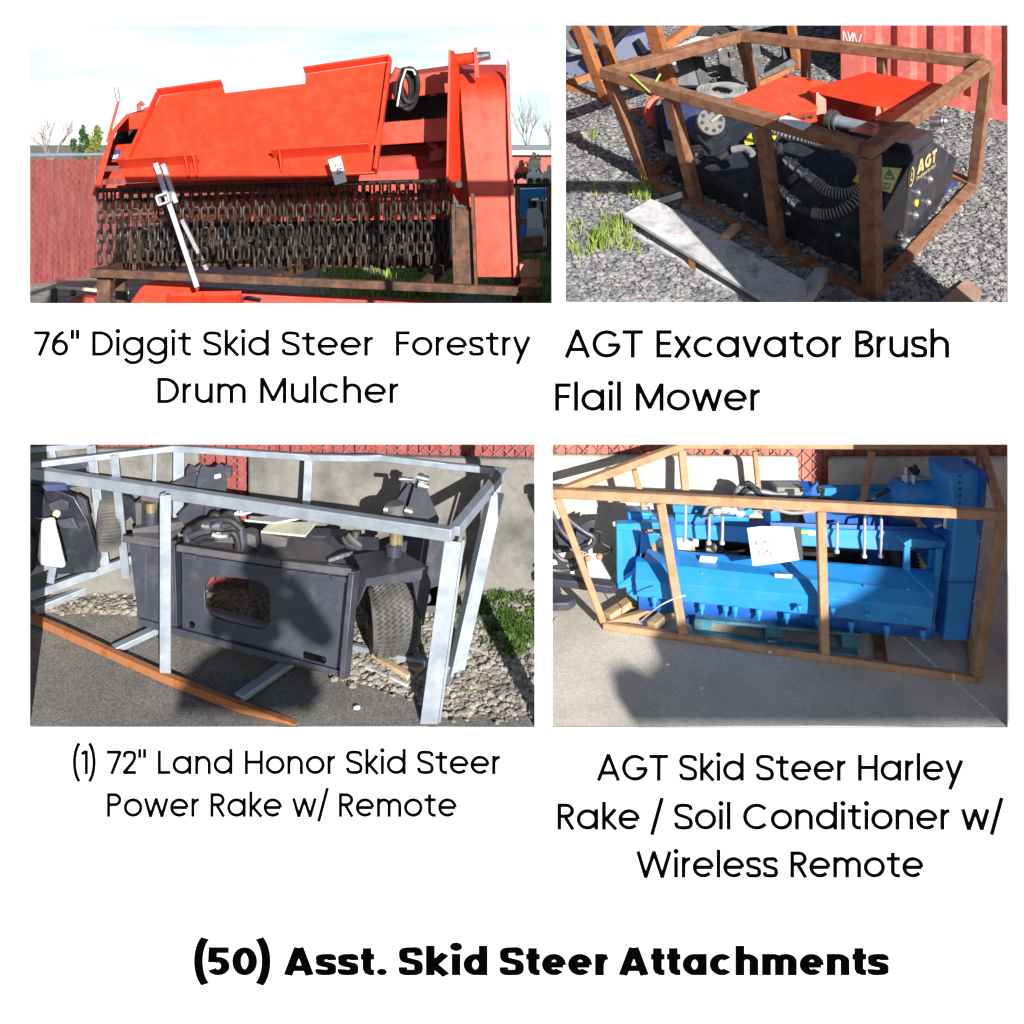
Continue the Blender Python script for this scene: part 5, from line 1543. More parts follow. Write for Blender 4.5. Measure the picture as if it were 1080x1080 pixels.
# posts
def cpost(a, b, w, m='galv', flip=1, root=None):
    mb = MB(); mb.bar(a, b, w, 0.012, up=(0, 1, 0)); s = (b - a).normalized().cross(V((0, 1, 0))).normalized()
    mb.bar(a + s * (w / 2 - 0.006) * flip + V((0, w / 2 + 0.008, 0)), b + s * (w / 2 - 0.006) * flip + V((0, w / 2 + 0.008, 0)), 0.012, w, up=(0, 1, 0))
    return obj('post', mb, M[m], root or G, bevel=0.002)
cpost(P(174.5, 711, d_yard(174.5, 715) - 0.02), P(174.5, 522, 5.42), 0.056)
mb = MB()
foot = P(452, 766, 5.03); head = TR + V((-0.0, 0, -0.034))
mb.bar(foot, head, 0.085, 0.012, up=(0, 1, 0)); mb.bar(foot + V((0.05, 0.035, 0)), head + V((0.05, 0.035, 0)), 0.012, 0.06, up=(0, 1, 0))
obj('post', mb, M['galv'], G, bevel=0.002)
mb = MB()
b2 = P(474, 712, d_yard(474, 712) - 0.02); t2_ = P(517, 521, 5.5)
mb.bar(b2, t2_, 0.07, 0.012, up=(1, 0.4, 0)); mb.bar(b2 + V((0.045, 0.02, 0)), t2_ + V((0.045, 0.02, 0)), 0.012, 0.06, up=(1, 0.4, 0))
obj('post', mb, M['galv'], G, bevel=0.002)
cpost(P(490, 640, d_yard(490, 640) - 0.1), P(530, 498, 5.82), 0.03)
cpost(P(322, 560, 5.83), P(325.5, 484, 5.86), 0.045)
cpost(P(188, 560, 5.85), P(188.5, 476, 5.9), 0.06)
cpost(P(162, 545, 5.85), P(163.5, 476, 5.9), 0.022)
cpost(P(133, 610, 5.86), P(120.5, 480, 5.75), 0.045)
# bottom rails
pts = [P(20, 651, d_yard(20, 651)), P(60, 667, d_yard(60, 667)), P(110, 690, d_yard(110, 690)), P(172, 718, d_yard(172, 718)), P(235, 743, d_yard(235, 743)), P(312, 771, 5.03)]
mb = MB()
for i in range(5): mb.bar(pts[i] + V((0, 0, 0.022)), pts[i + 1] + V((0, 0, 0.022)) + (pts[i + 1] - pts[i]).normalized() * 0.004, 0.034 + 0.001 * (i % 2), 0.04 + 0.001 * (i % 2))
obj('bottom_rail', mb, M['rust_orange'], G)
galv('bottom_rail', P(36, 644, d_yard(36, 648)), P(134, 605, d_yard(134, 608)), 0.05, 0.05)
galv('cross_rail', P(120, 685, d_yard(120, 688)), P(205, 645, d_yard(205, 650)), 0.06, 0.035)
galv('cross_rail', P(252, 736, d_yard(252, 741)), P(312, 694, d_yard(312, 700)), 0.07, 0.03)
galv('bottom_rail', P(372, 684, d_yard(372, 688)), P(476, 708, d_yard(476, 712)), 0.035, 0.055)
galv('bottom_rail', P(474, 714, d_yard(474, 716)), V((-0.39, 5.05, 0.03)), 0.05, 0.03)
galv('bottom_rail', P(215, 645, d_yard(215, 655)), P(290, 665, d_yard(290, 672)), 0.05, 0.05)

# the rake itself
K = thing('power_rake', 'slate grey power rake with a cut out mounting plate inside the galvanised crate', 'power rake', P(260, 700, 5.5))
dpl = plane((145, 655, 5.62), (366, 714, 5.24), (377, 603, 5.34))
kn = (P(366, 714, dpl) - P(145, 655, dpl)).cross(P(377, 603, dpl) - P(145, 655, dpl)).normalized()
if kn.y > 0: kn = -kn
hole = [(221, 608.5), (250, 609.5), (274, 613), (282, 619), (285, 630), (285, 655), (281, 663), (272, 663.5), (240, 656), (222, 649), (216, 640), (215, 618)]
slot = [(318, 688.5), (321, 687), (343, 693), (344.5, 696), (342, 700.5), (319, 694)]
slot2 = [(198, 656.5), (202.5, 655), (206, 658), (204, 663.5), (198.5, 661)]
mb = MB()
mb.pholes([(191.5, 577), (300, 594), (375, 603.5), (366, 711), (297, 694), (192, 667)], [hole, slot, slot2], dpl, 0.022)
obj('mount_plate', mb, M['slate'], K, bevel=0.002)
mb = MB(); mb.pp([(135.5, 568), (181, 575), (184, 665), (146, 655)], mul(dpl, 0.998), 0.02)
mb.pp([(181.5, 575), (184, 575.5), (187, 666), (184.5, 665)], mul(dpl, 0.998), vec=(0, 0.1, 0))
mb.pp([(152, 575), (154, 575), (154, 648), (151, 648)], mul(dpl, 0.996), 0.012)
obj('plate_wing', mb, M['slate'], K, bevel=0.002)
mb = MB(); mb.pp([(180, 574), (193, 577), (194, 668), (182, 664)], mul(dpl, 1.016), 0.01)
obj('plate_recess', mb, M['dark'], K)
mb = MB(); mb.pp([(146, 652), (297, 692), (367, 710), (366, 716), (296, 699), (195, 673), (144, 659)], mul(dpl, 0.994), 0.02)
mb.bar(P(376, 603, dpl) + kn * 0.03, P(366, 713, dpl) + kn * 0.03, 0.03, 0.075, up=kn)
obj('plate_edge', mb, M['slate'], K, bevel=0.004)
mb = MB(); mb.pp([(150, 650), (297, 689), (366, 706), (364, 714), (296, 697), (196, 671), (148, 657)], mul(dpl, 0.9985), 0.004)
for xa, ya, xb, yb in ((135, 566.5, 184, 573.5), (191, 576, 300, 592.5), (300.3, 592.5, 377, 602)):
    pass
mb = MB()
for xa, ya, xb, yb in ((134.5, 567, 183, 574), (191, 576.5, 299.6, 593), (300.2, 593.2, 377.5, 602.5)):
    mb.bar(P(xa, ya, dpl) + kn * 0.01, P(xb, yb, dpl) + kn * 0.01, 0.035, 0.075, up=kn)
obj('plate_lip', mb, M['slate_top'], K, bevel=0.004)
mb = MB()
for xa, ya, xb, yb in ((137, 573, 155, 576), (158, 577, 180, 580), (194, 583.5, 207, 586), (209, 586.5, 297, 599.5), (301, 600.5, 345, 606.5), (349, 607, 372, 610)):
    mb.pp([(xa, ya), (xb, yb), (xb - 1, yb + 5.5), (xa + 1, ya + 5.5)], mul(dpl, 0.9955), 0.02)
obj('lip_notch', mb, M['slate'], K, bevel=0.002)
# deck and body behind the plate
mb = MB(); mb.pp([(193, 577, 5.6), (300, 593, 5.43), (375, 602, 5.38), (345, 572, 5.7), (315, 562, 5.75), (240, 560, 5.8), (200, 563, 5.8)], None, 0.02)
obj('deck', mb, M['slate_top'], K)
mb = MB(); mb.pp([(190, 580), (374, 606), (366, 660), (190, 640)], 5.78, 0.03)
a, b = P(150, 650, 5.8), P(385, 690, 5.52)
obj('back_plate', MB().pp([(300, 590), (374, 606), (366, 690), (300, 670)], 5.72, 0.03), M['dark'], K)
mb = MB(); a, b = P(285, 668, 5.86), P(384, 690, 5.6); mb.cyl(a, b, 0.06, n=18)
for i in range(30):
    c = a + (b - a) * ((i + 0.5) / 30); an = i * 2.1; o_ = V((0, math.cos(an), math.sin(an)))
    mb.cyl(c + o_ * 0.05, c + o_ * 0.09, 0.008, n=6)
obj('rake_roller', mb, M['dark'], K)
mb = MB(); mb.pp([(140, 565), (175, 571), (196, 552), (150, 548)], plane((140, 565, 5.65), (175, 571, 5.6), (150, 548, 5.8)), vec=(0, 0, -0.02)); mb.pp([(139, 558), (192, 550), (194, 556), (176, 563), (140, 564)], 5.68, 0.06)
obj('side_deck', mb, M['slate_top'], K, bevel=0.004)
mb = MB(); mb.cyl(P(160, 558, 5.72), P(159.5, 540, 5.72), 0.034, n=18)
cu = obj('pivot_sleeve', mb, M['slate'], K)
mb = MB(); mb.cyl(P(159.5, 541, 5.72), P(159, 530, 5.72), 0.028, n=16)
obj('pivot_pin', mb, M['brass'], cu)
mb = MB(); mb.pp([(148, 523), (167, 526), (167, 531), (148, 528)], 5.7, 0.08); mb.pp([(142, 530), (149, 531), (149, 556), (143, 555)], 5.74, 0.1)
obj('pivot_cap', mb, M['slate_top'], K, bevel=0.004)
# rear hitch tower left
mb = MB()
mb.pp([(196, 496), (200, 490), (206, 493), (212, 489), (214, 520), (196, 520)], 5.84, 0.014)
mb.pp([(208, 504), (213, 490), (219, 493), (226, 493), (231, 489), (236, 492), (239, 512), (238, 521), (206, 518)], 5.76, 0.014)
mb.pp([(236, 492), (243, 494), (243, 504), (238, 505)], 5.74, 0.05)
obj('hitch_plate', mb, M['slate'], K, bevel=0.002)
mb = MB()
for x, y in ((231, 502), (228, 503)):
    mb.cyl(P(x, y, 5.735), P(x, y, 5.9), 0.009, n=10)
obj('hitch_pin', mb, M['steel'], K)
mb = MB(); mb.pp([(178, 511), (208, 497), (212, 504), (214, 522), (180, 524)], 5.82, 0.05); mb.pp([(186, 545), (206, 524), (244, 530), (246, 552), (190, 552)], 5.7, 0.14)
mb.pp([(216, 525), (226, 526), (226, 548), (214, 548)], 5.66, 0.03)
obj('hitch_body', mb, M['slate'], K, bevel=0.006)
# hoses on the deck
for k, q in enumerate(([(198, 571), (197, 562), (206, 556), (222, 553), (236, 555), (250, 553), (257, 566), (256, 578)], [(199, 566), (212, 562), (226, 560), (240, 560), (252, 556), (255, 570), (254, 580)], [(205, 572), (216, 567), (232, 566), (246, 562), (251, 572), (251, 580)], [(222, 550), (226, 543), (231, 546), (230, 556)], [(234, 546), (243, 541), (250, 546), (252, 556)], [(203, 558), (215, 551), (228, 549), (243, 549), (255, 558)])):
    mb = MB(); mb.tube(smooth_path([P(x, y, 5.56 - 0.015 * k) for x, y in q], 5), 0.02, 8); obj('hydraulic_hose', mb, M['rubber'] if k > 1 else M['slate'], K)
for x0, y0, x1, y1 in ((213, 554.5, 222, 555.5), (224, 555.5, 233, 554), (224, 564, 234, 566), (233, 566, 241, 565)):
    mb = MB(); a, b = P(x0, y0, 5.45), P(x1, y1, 5.45); mb.lathe(a, b - a, [(0, 0.016), ((b - a).length * 0.4, 0.016), ((b - a).length * 0.4, 0.022), ((b - a).length, 0.022)], 10); obj('hose_fitting', mb, M['steel'], K)
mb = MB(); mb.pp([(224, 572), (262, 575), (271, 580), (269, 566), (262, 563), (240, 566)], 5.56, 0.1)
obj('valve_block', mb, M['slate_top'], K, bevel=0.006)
# right tower
mb = MB()
mb.pp([(413, 536), (421, 520), (424, 503), (428, 503), (432, 520), (441, 530), (438, 548), (414, 548)], 5.62, 0.012)
mb.pp([(427, 545), (438, 508), (442, 499), (447, 500), (450, 516), (463, 548), (460, 560), (430, 560)], 5.5, 0.012)
mb.pp([(416, 531), (431, 510), (438, 512), (437, 540), (420, 542)], 5.56, 0.03)
obj('hitch_plate', mb, M['slate'], K, bevel=0.002)
for x0, y0, x1, y1, r in ((421, 505, 436, 506, 0.012), (440, 503, 452, 506, 0.02), (441, 511, 452, 514, 0.018), (405, 537, 409, 538, 0.022), (427, 538, 435, 540, 0.022)):
    mb = MB(); mb.cyl(P(x0, y0, 5.47), P(x1, y1, 5.47), r, n=12); obj('hitch_bolt', mb, M['steel'], K)
mb = MB(); mb.cyl(P(417.5, 546, 5.5), P(417, 531, 5.5), 0.05, n=20)
obj('caster_tube', mb, M['slate_top'], K)
mb = MB(); mb.cyl(P(416, 576, 5.46), P(416.5, 560, 5.46), 0.028, n=16); mb.cyl(P(421, 575, 5.46), P(421, 562, 5.46), 0.02, n=12)
obj('spring_pin', mb, M['brass'], K)
mb = MB(); mb.pp([(320, 572), (352, 564), (400, 566), (398, 590), (352, 606), (320, 588)], plane((320, 572, 5.75), (400, 566, 5.6), (352, 606, 5.45)), vec=(0, 0, -0.05))
mb.pp([(324, 565), (362, 566), (362, 582), (330, 582)], 5.74, 0.12)
mb.pp([(400, 580), (462, 560), (478, 575), (478, 640), (440, 640)], 5.72, 0.03)
obj('frame_arm', mb, M['slate'], K, bevel=0.005)
mb = MB(); mb.bar(P(347, 591, 5.43), P(372, 583, 5.43), 0.02, 0.014)
obj('strap', mb, M['steel'], K)
mb = MB(); mb.tube(smooth_path([P(363, 566, 5.5), P(368, 574, 5.48), P(380, 577, 5.46), P(372, 570, 5.46), P(366, 564, 5.46)], 5), 0.018, 8); mb.cyl(P(374, 568, 5.48), P(376, 560, 5.48), 0.02)
obj('lock_handle', mb, M['steel_dull'], K)
# caster wheel
def caster(c, axis, R_, w, parent, name='caster_wheel', tm='tyre'):
    axis = V(axis).normalized()
    prof = [(-w / 2, R_ * 0.52), (-w / 2 - 0.006, R_ * 0.62), (-w / 2, R_ * 0.82), (-w * 0.40, R_ * 0.94), (-w * 0.22, R_), (0, R_ * 1.012), (w * 0.22, R_), (w * 0.40, R_ * 0.94), (w / 2, R_ * 0.82), (w / 2 + 0.006, R_ * 0.62), (w / 2, R_ * 0.52)]
    mb = MB(); mb.lathe(c, axis, prof, 40)
    ty = obj(name, mb, M[tm], parent)
    s = axis.cross(V((0, 0, 1))).normalized(); u = s.cross(axis).normalized()
    mb = MB(); rings = 6
    for g in range(rings):
        h0 = (g / (rings - 1) - 0.5) * w * 0.72
        pts = []
        for k in range(96):
            a = 2 * PI * k / 96; hh = h0 + (0.011 if k % 2 else -0.011)
            rr = R_ * (1.012 - 0.35 * (abs(hh) / w) ** 2) + 0.0035
            pts.append(c + axis * hh + (s * math.cos(a) + u * math.sin(a)) * rr)
        mb.tube(pts, 0.0065, 4, True)
    obj('tread', mb, M['tyre'], ty, smooth=0)
    mb = MB(); mb.lathe(c, axis, [(-w / 2 + 0.012, R_ * 0.55), (-w / 2 + 0.02, R_ * 0.4), (-w / 2 - 0.012, R_ * 0.2), (-w / 2 - 0.014, 0.01), (0, 0.01), (w / 2 - 0.01, R_ * 0.5), (w / 2 - 0.012, R_ * 0.55)], 28)
    hb = obj('hub', mb, M['navy'], ty)
    return ty
wc = P(414, 650, 5.55)
caster(wc, (0.96, 0.27, 0.03), 0.19, 0.25, K)
mb = MB(); mb.lathe(wc, V((0.96, 0.27, 0.03)), [(-0.129, 0.168), (-0.1315, 0.13), (-0.129, 0.1)], 40)
obj('sidewall', mb, M['rubber'], K)
mb = MB(); dt = plane((373, 585, 5.34), (452, 597, 5.36), (418, 578, 5.6))
mb.pp([(373, 585), (418, 577.5), (452, 597.5), (386, 611)], dt, vec=(0, 0, -0.012))
mb.pp([(386, 611, 5.33), (452, 597.5, 5.36), (450, 609, 5.36), (437, 614, 5.355), (385, 619, 5.33)], None, 0.012)
mb.pp([(373, 585, 5.4), (386, 611, 5.33), (385, 619, 5.33), (376, 640, 5.36), (372, 600, 5.42)], None, 0.012)
mb.pp([(449, 598, 5.36), (455, 615, 5.45), (447, 660, 5.45), (441, 640, 5.38), (436, 613, 5.36)], None, 0.012)
obj('caster_fork', mb, M['slate'], K, bevel=0.003)
mb = MB(); mb.cyl(P(415, 594, 5.44), P(415, 575, 5.44), 0.04, n=20); mb.cyl(P(415, 594, 5.44), P(415, 591, 5.44), 0.052, n=20)
obj('fork_pivot', mb, M['slate'], K)
mb = MB(); mb.pp([(428, 628), (478, 612), (478, 650), (440, 644), (430, 640)], 5.72, 0.06); mb.cyl(P(449, 631, 5.66), P(449, 631, 5.72), 0.03, n=14)
obj('roller_end', mb, M['slate_top'], K, bevel=0.004)
# things lying on it
bxx = thing('cream_box', 'cream box with a pale green lid lying on the slate grey rake', 'box', P(300, 578, 5.6))
mb = MB(); mb.pp([(274, 562), (303, 568), (302, 577), (290, 578), (276, 574)], 5.55, 0.2)
obj('case', mb, M['slate_top'], bxx, bevel=0.006)
mb = MB(); mb.pp([(275, 560), (286, 550), (334, 550.5), (322, 564.5)], plane((272, 558, 5.52), (300, 566, 5.45), (334, 550, 5.6)), vec=(0, 0, -0.012))
obj('lid', mb, mat('pale_green_lid', [(0.46, 0.48, 0.33), (0.56, 0.54, 0.42), (0.3, 0.44, 0.34)], scale=11, rough=0.6), bxx, bevel=0.002)
mb = MB(); mb.pp([(258, 548), (286, 543), (316, 546), (290, 551)], plane((258, 548, 5.62), (286, 543, 5.7), (316, 546, 5.6)), vec=(0, 0, -0.01))
tag(obj('paper_sheet', mb, M['paper'], smooth=0), 'white paper sheet lying behind the cream plastic box', 'paper')
tp3 = plane((242, 541, 5.44), (266, 536, 5.46), (262, 545, 5.42))
mb = MB(); mb.pp([(247, 541), (262, 533.5), (267, 540), (256, 543.5), (247, 543)], tp3, 0.003)
t3 = thing('paper_tag', 'white paper tag marked 1336 standing beside the hoses of the grey rake', 'tag', P(256, 544, 5.45))
obj('card', mb, M['paper'], t3, smooth=0)
mb = MB(); pt3 = mul(tp3, 0.9985); write(mb, '336', lambda x, y, z: P(250 + x, 542 - y - x * 0.14, pt3), 4.2, 0, 12, w=0.15)
obj('handwriting', mb, M['ink'], t3, smooth=0, recalc=False)
t3['label'] = 'white paper tag with black handwriting beside the hoses of the grey rake'

# scraps and weeds by the wall
def ground_piece(name, label, cat, a, b, w, h, m):
    mb = MB(); mb.bar(P(*a, d_yard(*a)) + V((0, 0, h / 2 + 0.004)), P(*b, d_yard(*b)) + V((0, 0, h / 2 + 0.012)), w, h)
    tag(obj(name, mb, M[m], bevel=0.003), label, cat)
ground_piece('timber_scrap', 'orange tinted timber scrap on the ground below the caster wheel', 'timber scrap', (394, 695), (432, 720), 0.035, 0.03, 'wood')
ground_piece('timber_scrap', 'grey splintered stick on the ground below the slate grey plate', 'timber scrap', (385, 705), (430, 727), 0.02, 0.015, 'wood_grey')
ground_piece('timber_scrap', 'short reddish timber scrap just left of the galvanised corner post', 'timber scrap', (426, 706), (445, 712), 0.05, 0.03, 'wood_pink')
mb = MB(); p = P(376.5, 747, d_yard); stones(mb, [(p.x, p.y)], 0.018, 0.02, lambda x, y: yard_z(y))
tag(obj('pebble', mb, M['paper'], smooth=0), 'single white pebble on the asphalt below the slate grey plate', 'pebble')
# gravelly verge
def verge_z(x, y): return yard_z(y) + 0.012 + 0.012 * noise.noise(V((x * 5, y * 5, 1)))
edge = [(-3.4, 5.9), (-2.2, 5.84), (-1.6, 5.76), (-1.1, 5.6), (-0.9, 5.33), (-0.5, 5.2), (-0.25, 5.06), (0.14, 5.05)]
def edge_y(x):
    for (xa, ya), (xb, yb) in zip(edge, edge[1:]):
        if xa <= x <= xb: return ya + (yb - ya) * (x - xa) / (xb - xa) + 0.03 * noise.noise(V((x * 9, 0, 0)))
    return 5.6
mb = MB(); nx, ny = 90, 16; vs = []
for j in range(ny + 1):
    for i in range(nx + 1):
        x = -3.4 + 3.56 * i / nx; y0 = edge_y(x); y = y0 + (6.06 - y0) * j / ny
        vs.append((x, y, verge_z(x, y) - (0.012 if j == 0 else 0)))
mb.add(vs, [(j * (nx + 1) + i, j * (nx + 1) + i + 1, (j + 1) * (nx + 1) + i + 1, (j + 1) * (nx + 1) + i) for j in range(ny) for i in range(nx)])
setting(obj('gravel_verge', mb, M['dirt'], recalc=False))
mb = MB(); sp = []
while len(sp) < 4200:
    x = random.uniform(-2.6, 0.15)
    if x < -0.95 and random.random() < 0.93: continue
    y = edge_y(x) + (6.03 - edge_y(x)) * random.random() - (0.05 if random.random() < 0.2 else 0)
    sp.append((x, y))
stones(mb, sp, 0.005, 0.024, verge_z)
setting(obj('verge_stones', mb, M['stone_pale'], smooth=0, recalc=False), 'stuff')
mb = MB()
for _ in range(110):
    px, py = random.uniform(498, 574), random.uniform(632, 692)
    if py > 640 + (px - 470) * 0.75 or noise.noise(V((px * 0.045, py * 0.06, 2))) < -0.12: continue
    d = d_yard(px, py); blades(mb, (px - 540) / F * d, d, 46, 0.05, 0.015, 0.055, verge_z, w=0.006, lean=1.2)
for _ in range(26):
    px, py = random.uniform(452, 486), random.uniform(640, 690); d = d_yard(px, py); blades(mb, (px - 540) / F * d, d, 16, 0.04, 0.015, 0.05, verge_z, w=0.005, lean=1.0)
for _ in range(40):
    px, py = random.uniform(100, 146), random.uniform(578, 604); d = d_yard(px, py); blades(mb, (px - 540) / F * d, d, 16, 0.04, 0.01, 0.04, verge_z, w=0.005, lean=1.0)
setting(tag(obj('weeds', mb, M['moss'], smooth=0, recalc=False), 'low green weeds growing along the foot of the concrete wall', 'weeds'), 'stuff')

# next machine at the left edge
Lm = thing('power_rake', 'second, black power rake cut off by the left edge behind the galvanised crate', 'power rake', P(60, 610, 5.8))
mb = MB(); mb.pp([(26, 512), (60, 517), (78, 524), (92, 548), (104, 590), (100, 604), (62, 606), (26, 600)], 5.82, 0.05)
obj('frame_plate', mb, M['black'], Lm, bevel=0.006)
for q in ([(46, 534), (64, 526), (72, 530), (72, 538), (56, 540)], [(58, 549), (76, 546), (82, 558), (64, 557)], [(80, 522), (90, 528), (94, 546), (86, 540)]):
    mb = MB(); mb.pp(q, 5.78, 0.03); obj('side_panel', mb, M['slate'], Lm, bevel=0.004)
mb = MB(); mb.cyl(P(59.5, 542, 5.76), P(59.5, 542, 5.8), 0.02, n=14); obj('grease_cap', mb, M['brass'], Lm)
mb = MB(); mb.pp([(28, 500), (62, 495), (84, 500), (82, 514), (40, 516)], 5.86, 0.1); mb.pp([(60, 492), (88, 488), (90, 494), (66, 498)], 5.88, 0.06)
obj('top_cover', mb, M['slate'], Lm, bevel=0.006)
mb = MB(); mb.pp([(42, 512), (66, 511), (72, 517), (50, 518)], 5.74, 0.06); obj('blue_guard', mb, M['navy'], Lm)
mb = MB(); mb.cyl(P(28, 535, 5.72), P(36, 545, 5.78), 0.1, n=18); obj('roller_end', mb, M['slate'], Lm)
mb = MB(); mb.pp([(94, 508), (124, 514), (124, 530), (110, 534), (96, 530)], 5.92, 0.03); obj('rear_arm', mb, M['slate'], Lm, bevel=0.004)
for k in range(3):
    mb = MB(); mb.tube(smooth_path([P(31, 560 + k * 9, 5.7), P(38, 572 + k * 6, 5.66), P(36, 592, 5.68), P(30, 602, 5.72)], 5), 0.022, 8); obj('hose', mb, M['rubber'], Lm)
caster(P(117, 553, 5.9), (0.95, 0.3, 0), 0.135, 0.13, Lm)
mb = MB(); mb.pp([(124, 522), (136, 524), (146, 535), (144, 556), (138, 545), (130, 552), (126, 548)], 5.93, 0.04); obj('caster_fork', mb, M['black'], Lm)
sk = thing('paper_sack', 'white paper sack hanging on the black rake at the left edge', 'sack', P(54, 602, 5.62))
mb = MB()
f = [(42, 548), (55, 546), (56, 555), (61, 575), (67, 600), (54, 599), (41, 597), (38, 588), (40, 566)]
mb.pp(f, plane((42, 548, 5.63), (67, 600, 5.58), (38, 590, 5.6)), 0.05)
obj('bag', mb, M['bag'], sk, bevel=0.02)
mb = MB(); mb.tube([P(31, 541, 5.7), P(40, 547, 5.66), P(48, 547, 5.62)], 0.004, 5); obj('string', mb, M['hose_grey'], sk)
G2 = thing('shipping_crate', 'second galvanised crate frame at the left edge around the black rake', 'crate', P(80, 600, 5.85))
mb = MB(); mb.bar(P(20, 475, 5.97), P(96, 469, 6.0), 0.035, 0.03); obj('top_rail', mb, M['galv'], G2)
mb = MB(); mb.bar(P(20, 633, 5.86), P(140, 589, 5.9), 0.045, 0.045); obj('bottom_rail', mb, M['galv'], G2, bevel=0.003)
mb = MB(); mb.bar(P(70, 588, 5.95), P(106, 598, 5.92), 0.04, 0.04); mb.bar(P(26, 604, 5.75), P(66, 590, 5.88), 0.04); obj('cross_rail', mb, M['galv'], G2)
cpost(P(111, 597, 5.88), P(96, 470, 5.95), 0.05, root=G2); cpost(P(64, 530, 5.98), P(54, 470, 5.98), 0.035, root=G2); cpost(P(53, 615, 5.8), P(56, 598, 5.8), 0.04, root=G2)
mb = MB(); mb.bar(P(52, 628, d_yard(52, 628)) + V((0, 0, 0.01)), P(128, 597, d_yard(128, 597)) + V((0, 0, 0.01)), 0.05, 0.03)
tag(obj('timber_batten', mb, M['rust_tan'], bevel=0.003), 'reddish batten between the two galvanised bottom rails at the left', 'batten')

# ================================================================== lower right opening: blue soil conditioner in a tan rusty crate
W4 = 6.28
def z_at(y, d): return P(0, y, d).z
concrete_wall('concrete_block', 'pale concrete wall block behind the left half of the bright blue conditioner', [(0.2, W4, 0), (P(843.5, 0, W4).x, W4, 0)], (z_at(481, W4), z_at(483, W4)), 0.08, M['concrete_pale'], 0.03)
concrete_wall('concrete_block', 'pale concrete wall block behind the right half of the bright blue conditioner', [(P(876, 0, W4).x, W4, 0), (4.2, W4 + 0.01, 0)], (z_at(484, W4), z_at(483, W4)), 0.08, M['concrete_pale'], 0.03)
mb = MB(); mb.prism([V((0.165, 6.1, -0.1)), V((0.165, 6.1, 0.98)), V((0.165, 6.62, 0.98)), V((0.165, 6.62, -0.1))], V((0.03, 0, 0)))
tag(obj('retaining_slab', mb, M['concrete'], smooth=0), 'short concrete return slab joining the grey wall to the pale one', 'wall')
slat_fence('slat_fence', 'faded red slatted wire fence behind the pale concrete wall', None, (0.2, 6.42, 0), (4.4, 6.42, 0), 0.25, 1.5, 0.06, 0.006, 0.09, (M['slats_pale'], M['wire']), post_every=1.0, wire_r=0.004, post_mat='white_paint')

C = thing('shipping_crate', 'tan rusty crate frame around the bright blue soil conditioner', 'crate', P(830, 700, 5.6))
FL0, FR0 = P(636, 659, d_yard(636, 661)), P(1029, 716, d_yard(1029, 717))
FL1, FR1 = P(587.5, 519.5, 5.66), P(1057, 543, 5.3)
BL1, BR1 = P(719, 470, 6.15), P(1035, 470.5, 6.05)
BL0, BR0 = P(733, 632, d_yard(733, 632)), P(1018, 640, d_yard(1018, 640))
def crail(name, a, b, w, h=None, bevel=0.006, up=(0, 0, 1)):
    mb = MB(); mb.bar(a, b, w, h, up); return obj(name, mb, M['rust_tan'], C, bevel=bevel)
ex = (FR1 - FL1).normalized()
crail('top_rail', FL1 - ex * 0.03, FR1 + ex * 0.03, 0.05, 0.05)
crail('top_rail', FL1 + (BL1 - FL1).normalized() * 0.028, BL1, 0.045, 0.045)
crail('top_rail', BL1, BR1, 0.04, 0.032)
crail('top_rail', BR1, FR1 - (FR1 - BR1).normalized() * 0.028, 0.045, 0.045)
crail('bottom_rail', FL0 + V((0, 0, 0.0)), FR0, 0.04, 0.036)
crail('bottom_rail', FL0, BL0, 0.04, 0.036); crail('bottom_rail', FR0, BR0, 0.04, 0.036); crail('bottom_rail', BL0, BR0, 0.04, 0.036)
def post4(a, b, w=0.042): crail('post', a + V((0, 0, 0.02)), b - V((0, 0, 0.0255)), w, w, up=(0, 1, 0))
post4(FL0, FL1, 0.038); post4(FR0, FR1, 0.05)
def pair4(xb, xt, w): post4(seg_x(FL0, FR0, xb), seg_x(FL1, FR1, xt), w)
pair4(720, 696.5, 0.05); pair4(869.5, 865.5, 0.046)
post4(BL0, BL1 - V((0, 0, 0)), 0.045); post4(P(905, 560, 6.1), P(920, 471, 6.1), 0.035); post4(P(800, 520, 6.12), P(796, 471, 6.12), 0.03); post4(BR0, BR1, 0.04)
post4(P(695, 600, 5.95), P(669, 490.5, 5.94), 0.034)
for a, b, m in (((640, 656), (676, 633), 'wood'), ((687, 666), (716, 642), 'wood')):
    mb = MB(); mb.bar(P(*a, d_yard(*a)) + V((0, 0, 0.03)), P(*b, d_yard(*b)) + V((0, 0, 0.03)), 0.06, 0.04)
    tag(obj('timber_batten', mb, M[m], bevel=0.004), 'timber batten in the left corner of the tan rusty crate' if a[0] < 650 else 'timber batten beside the second post of the tan rusty crate', 'batten')
mb = MB(); mb.bar(P(925, 665, 5.75), P(930, 700, 5.45), 0.06, 0.04); obj('cross_rail', mb, M['rust'], C)
mb = MB(); mb.tube(smooth_path([P(676, 655, 5.6), P(694, 640, 5.45), P(712, 631, 5.4), P(723, 628, 5.38)], 5), 0.004, 5)
tag(obj('cord', mb, M['paper']), 'thin white cord tied to the second post of the tan rusty crate', 'cord')

B = thing('soil_conditioner', 'bright blue soil conditioner with a tall belt guard in the tan rusty crate', 'soil conditioner', P(830, 690, 5.8))
db = plane((672, 630, 5.75), (983, 660, 5.43), (985, 604, 5.51))
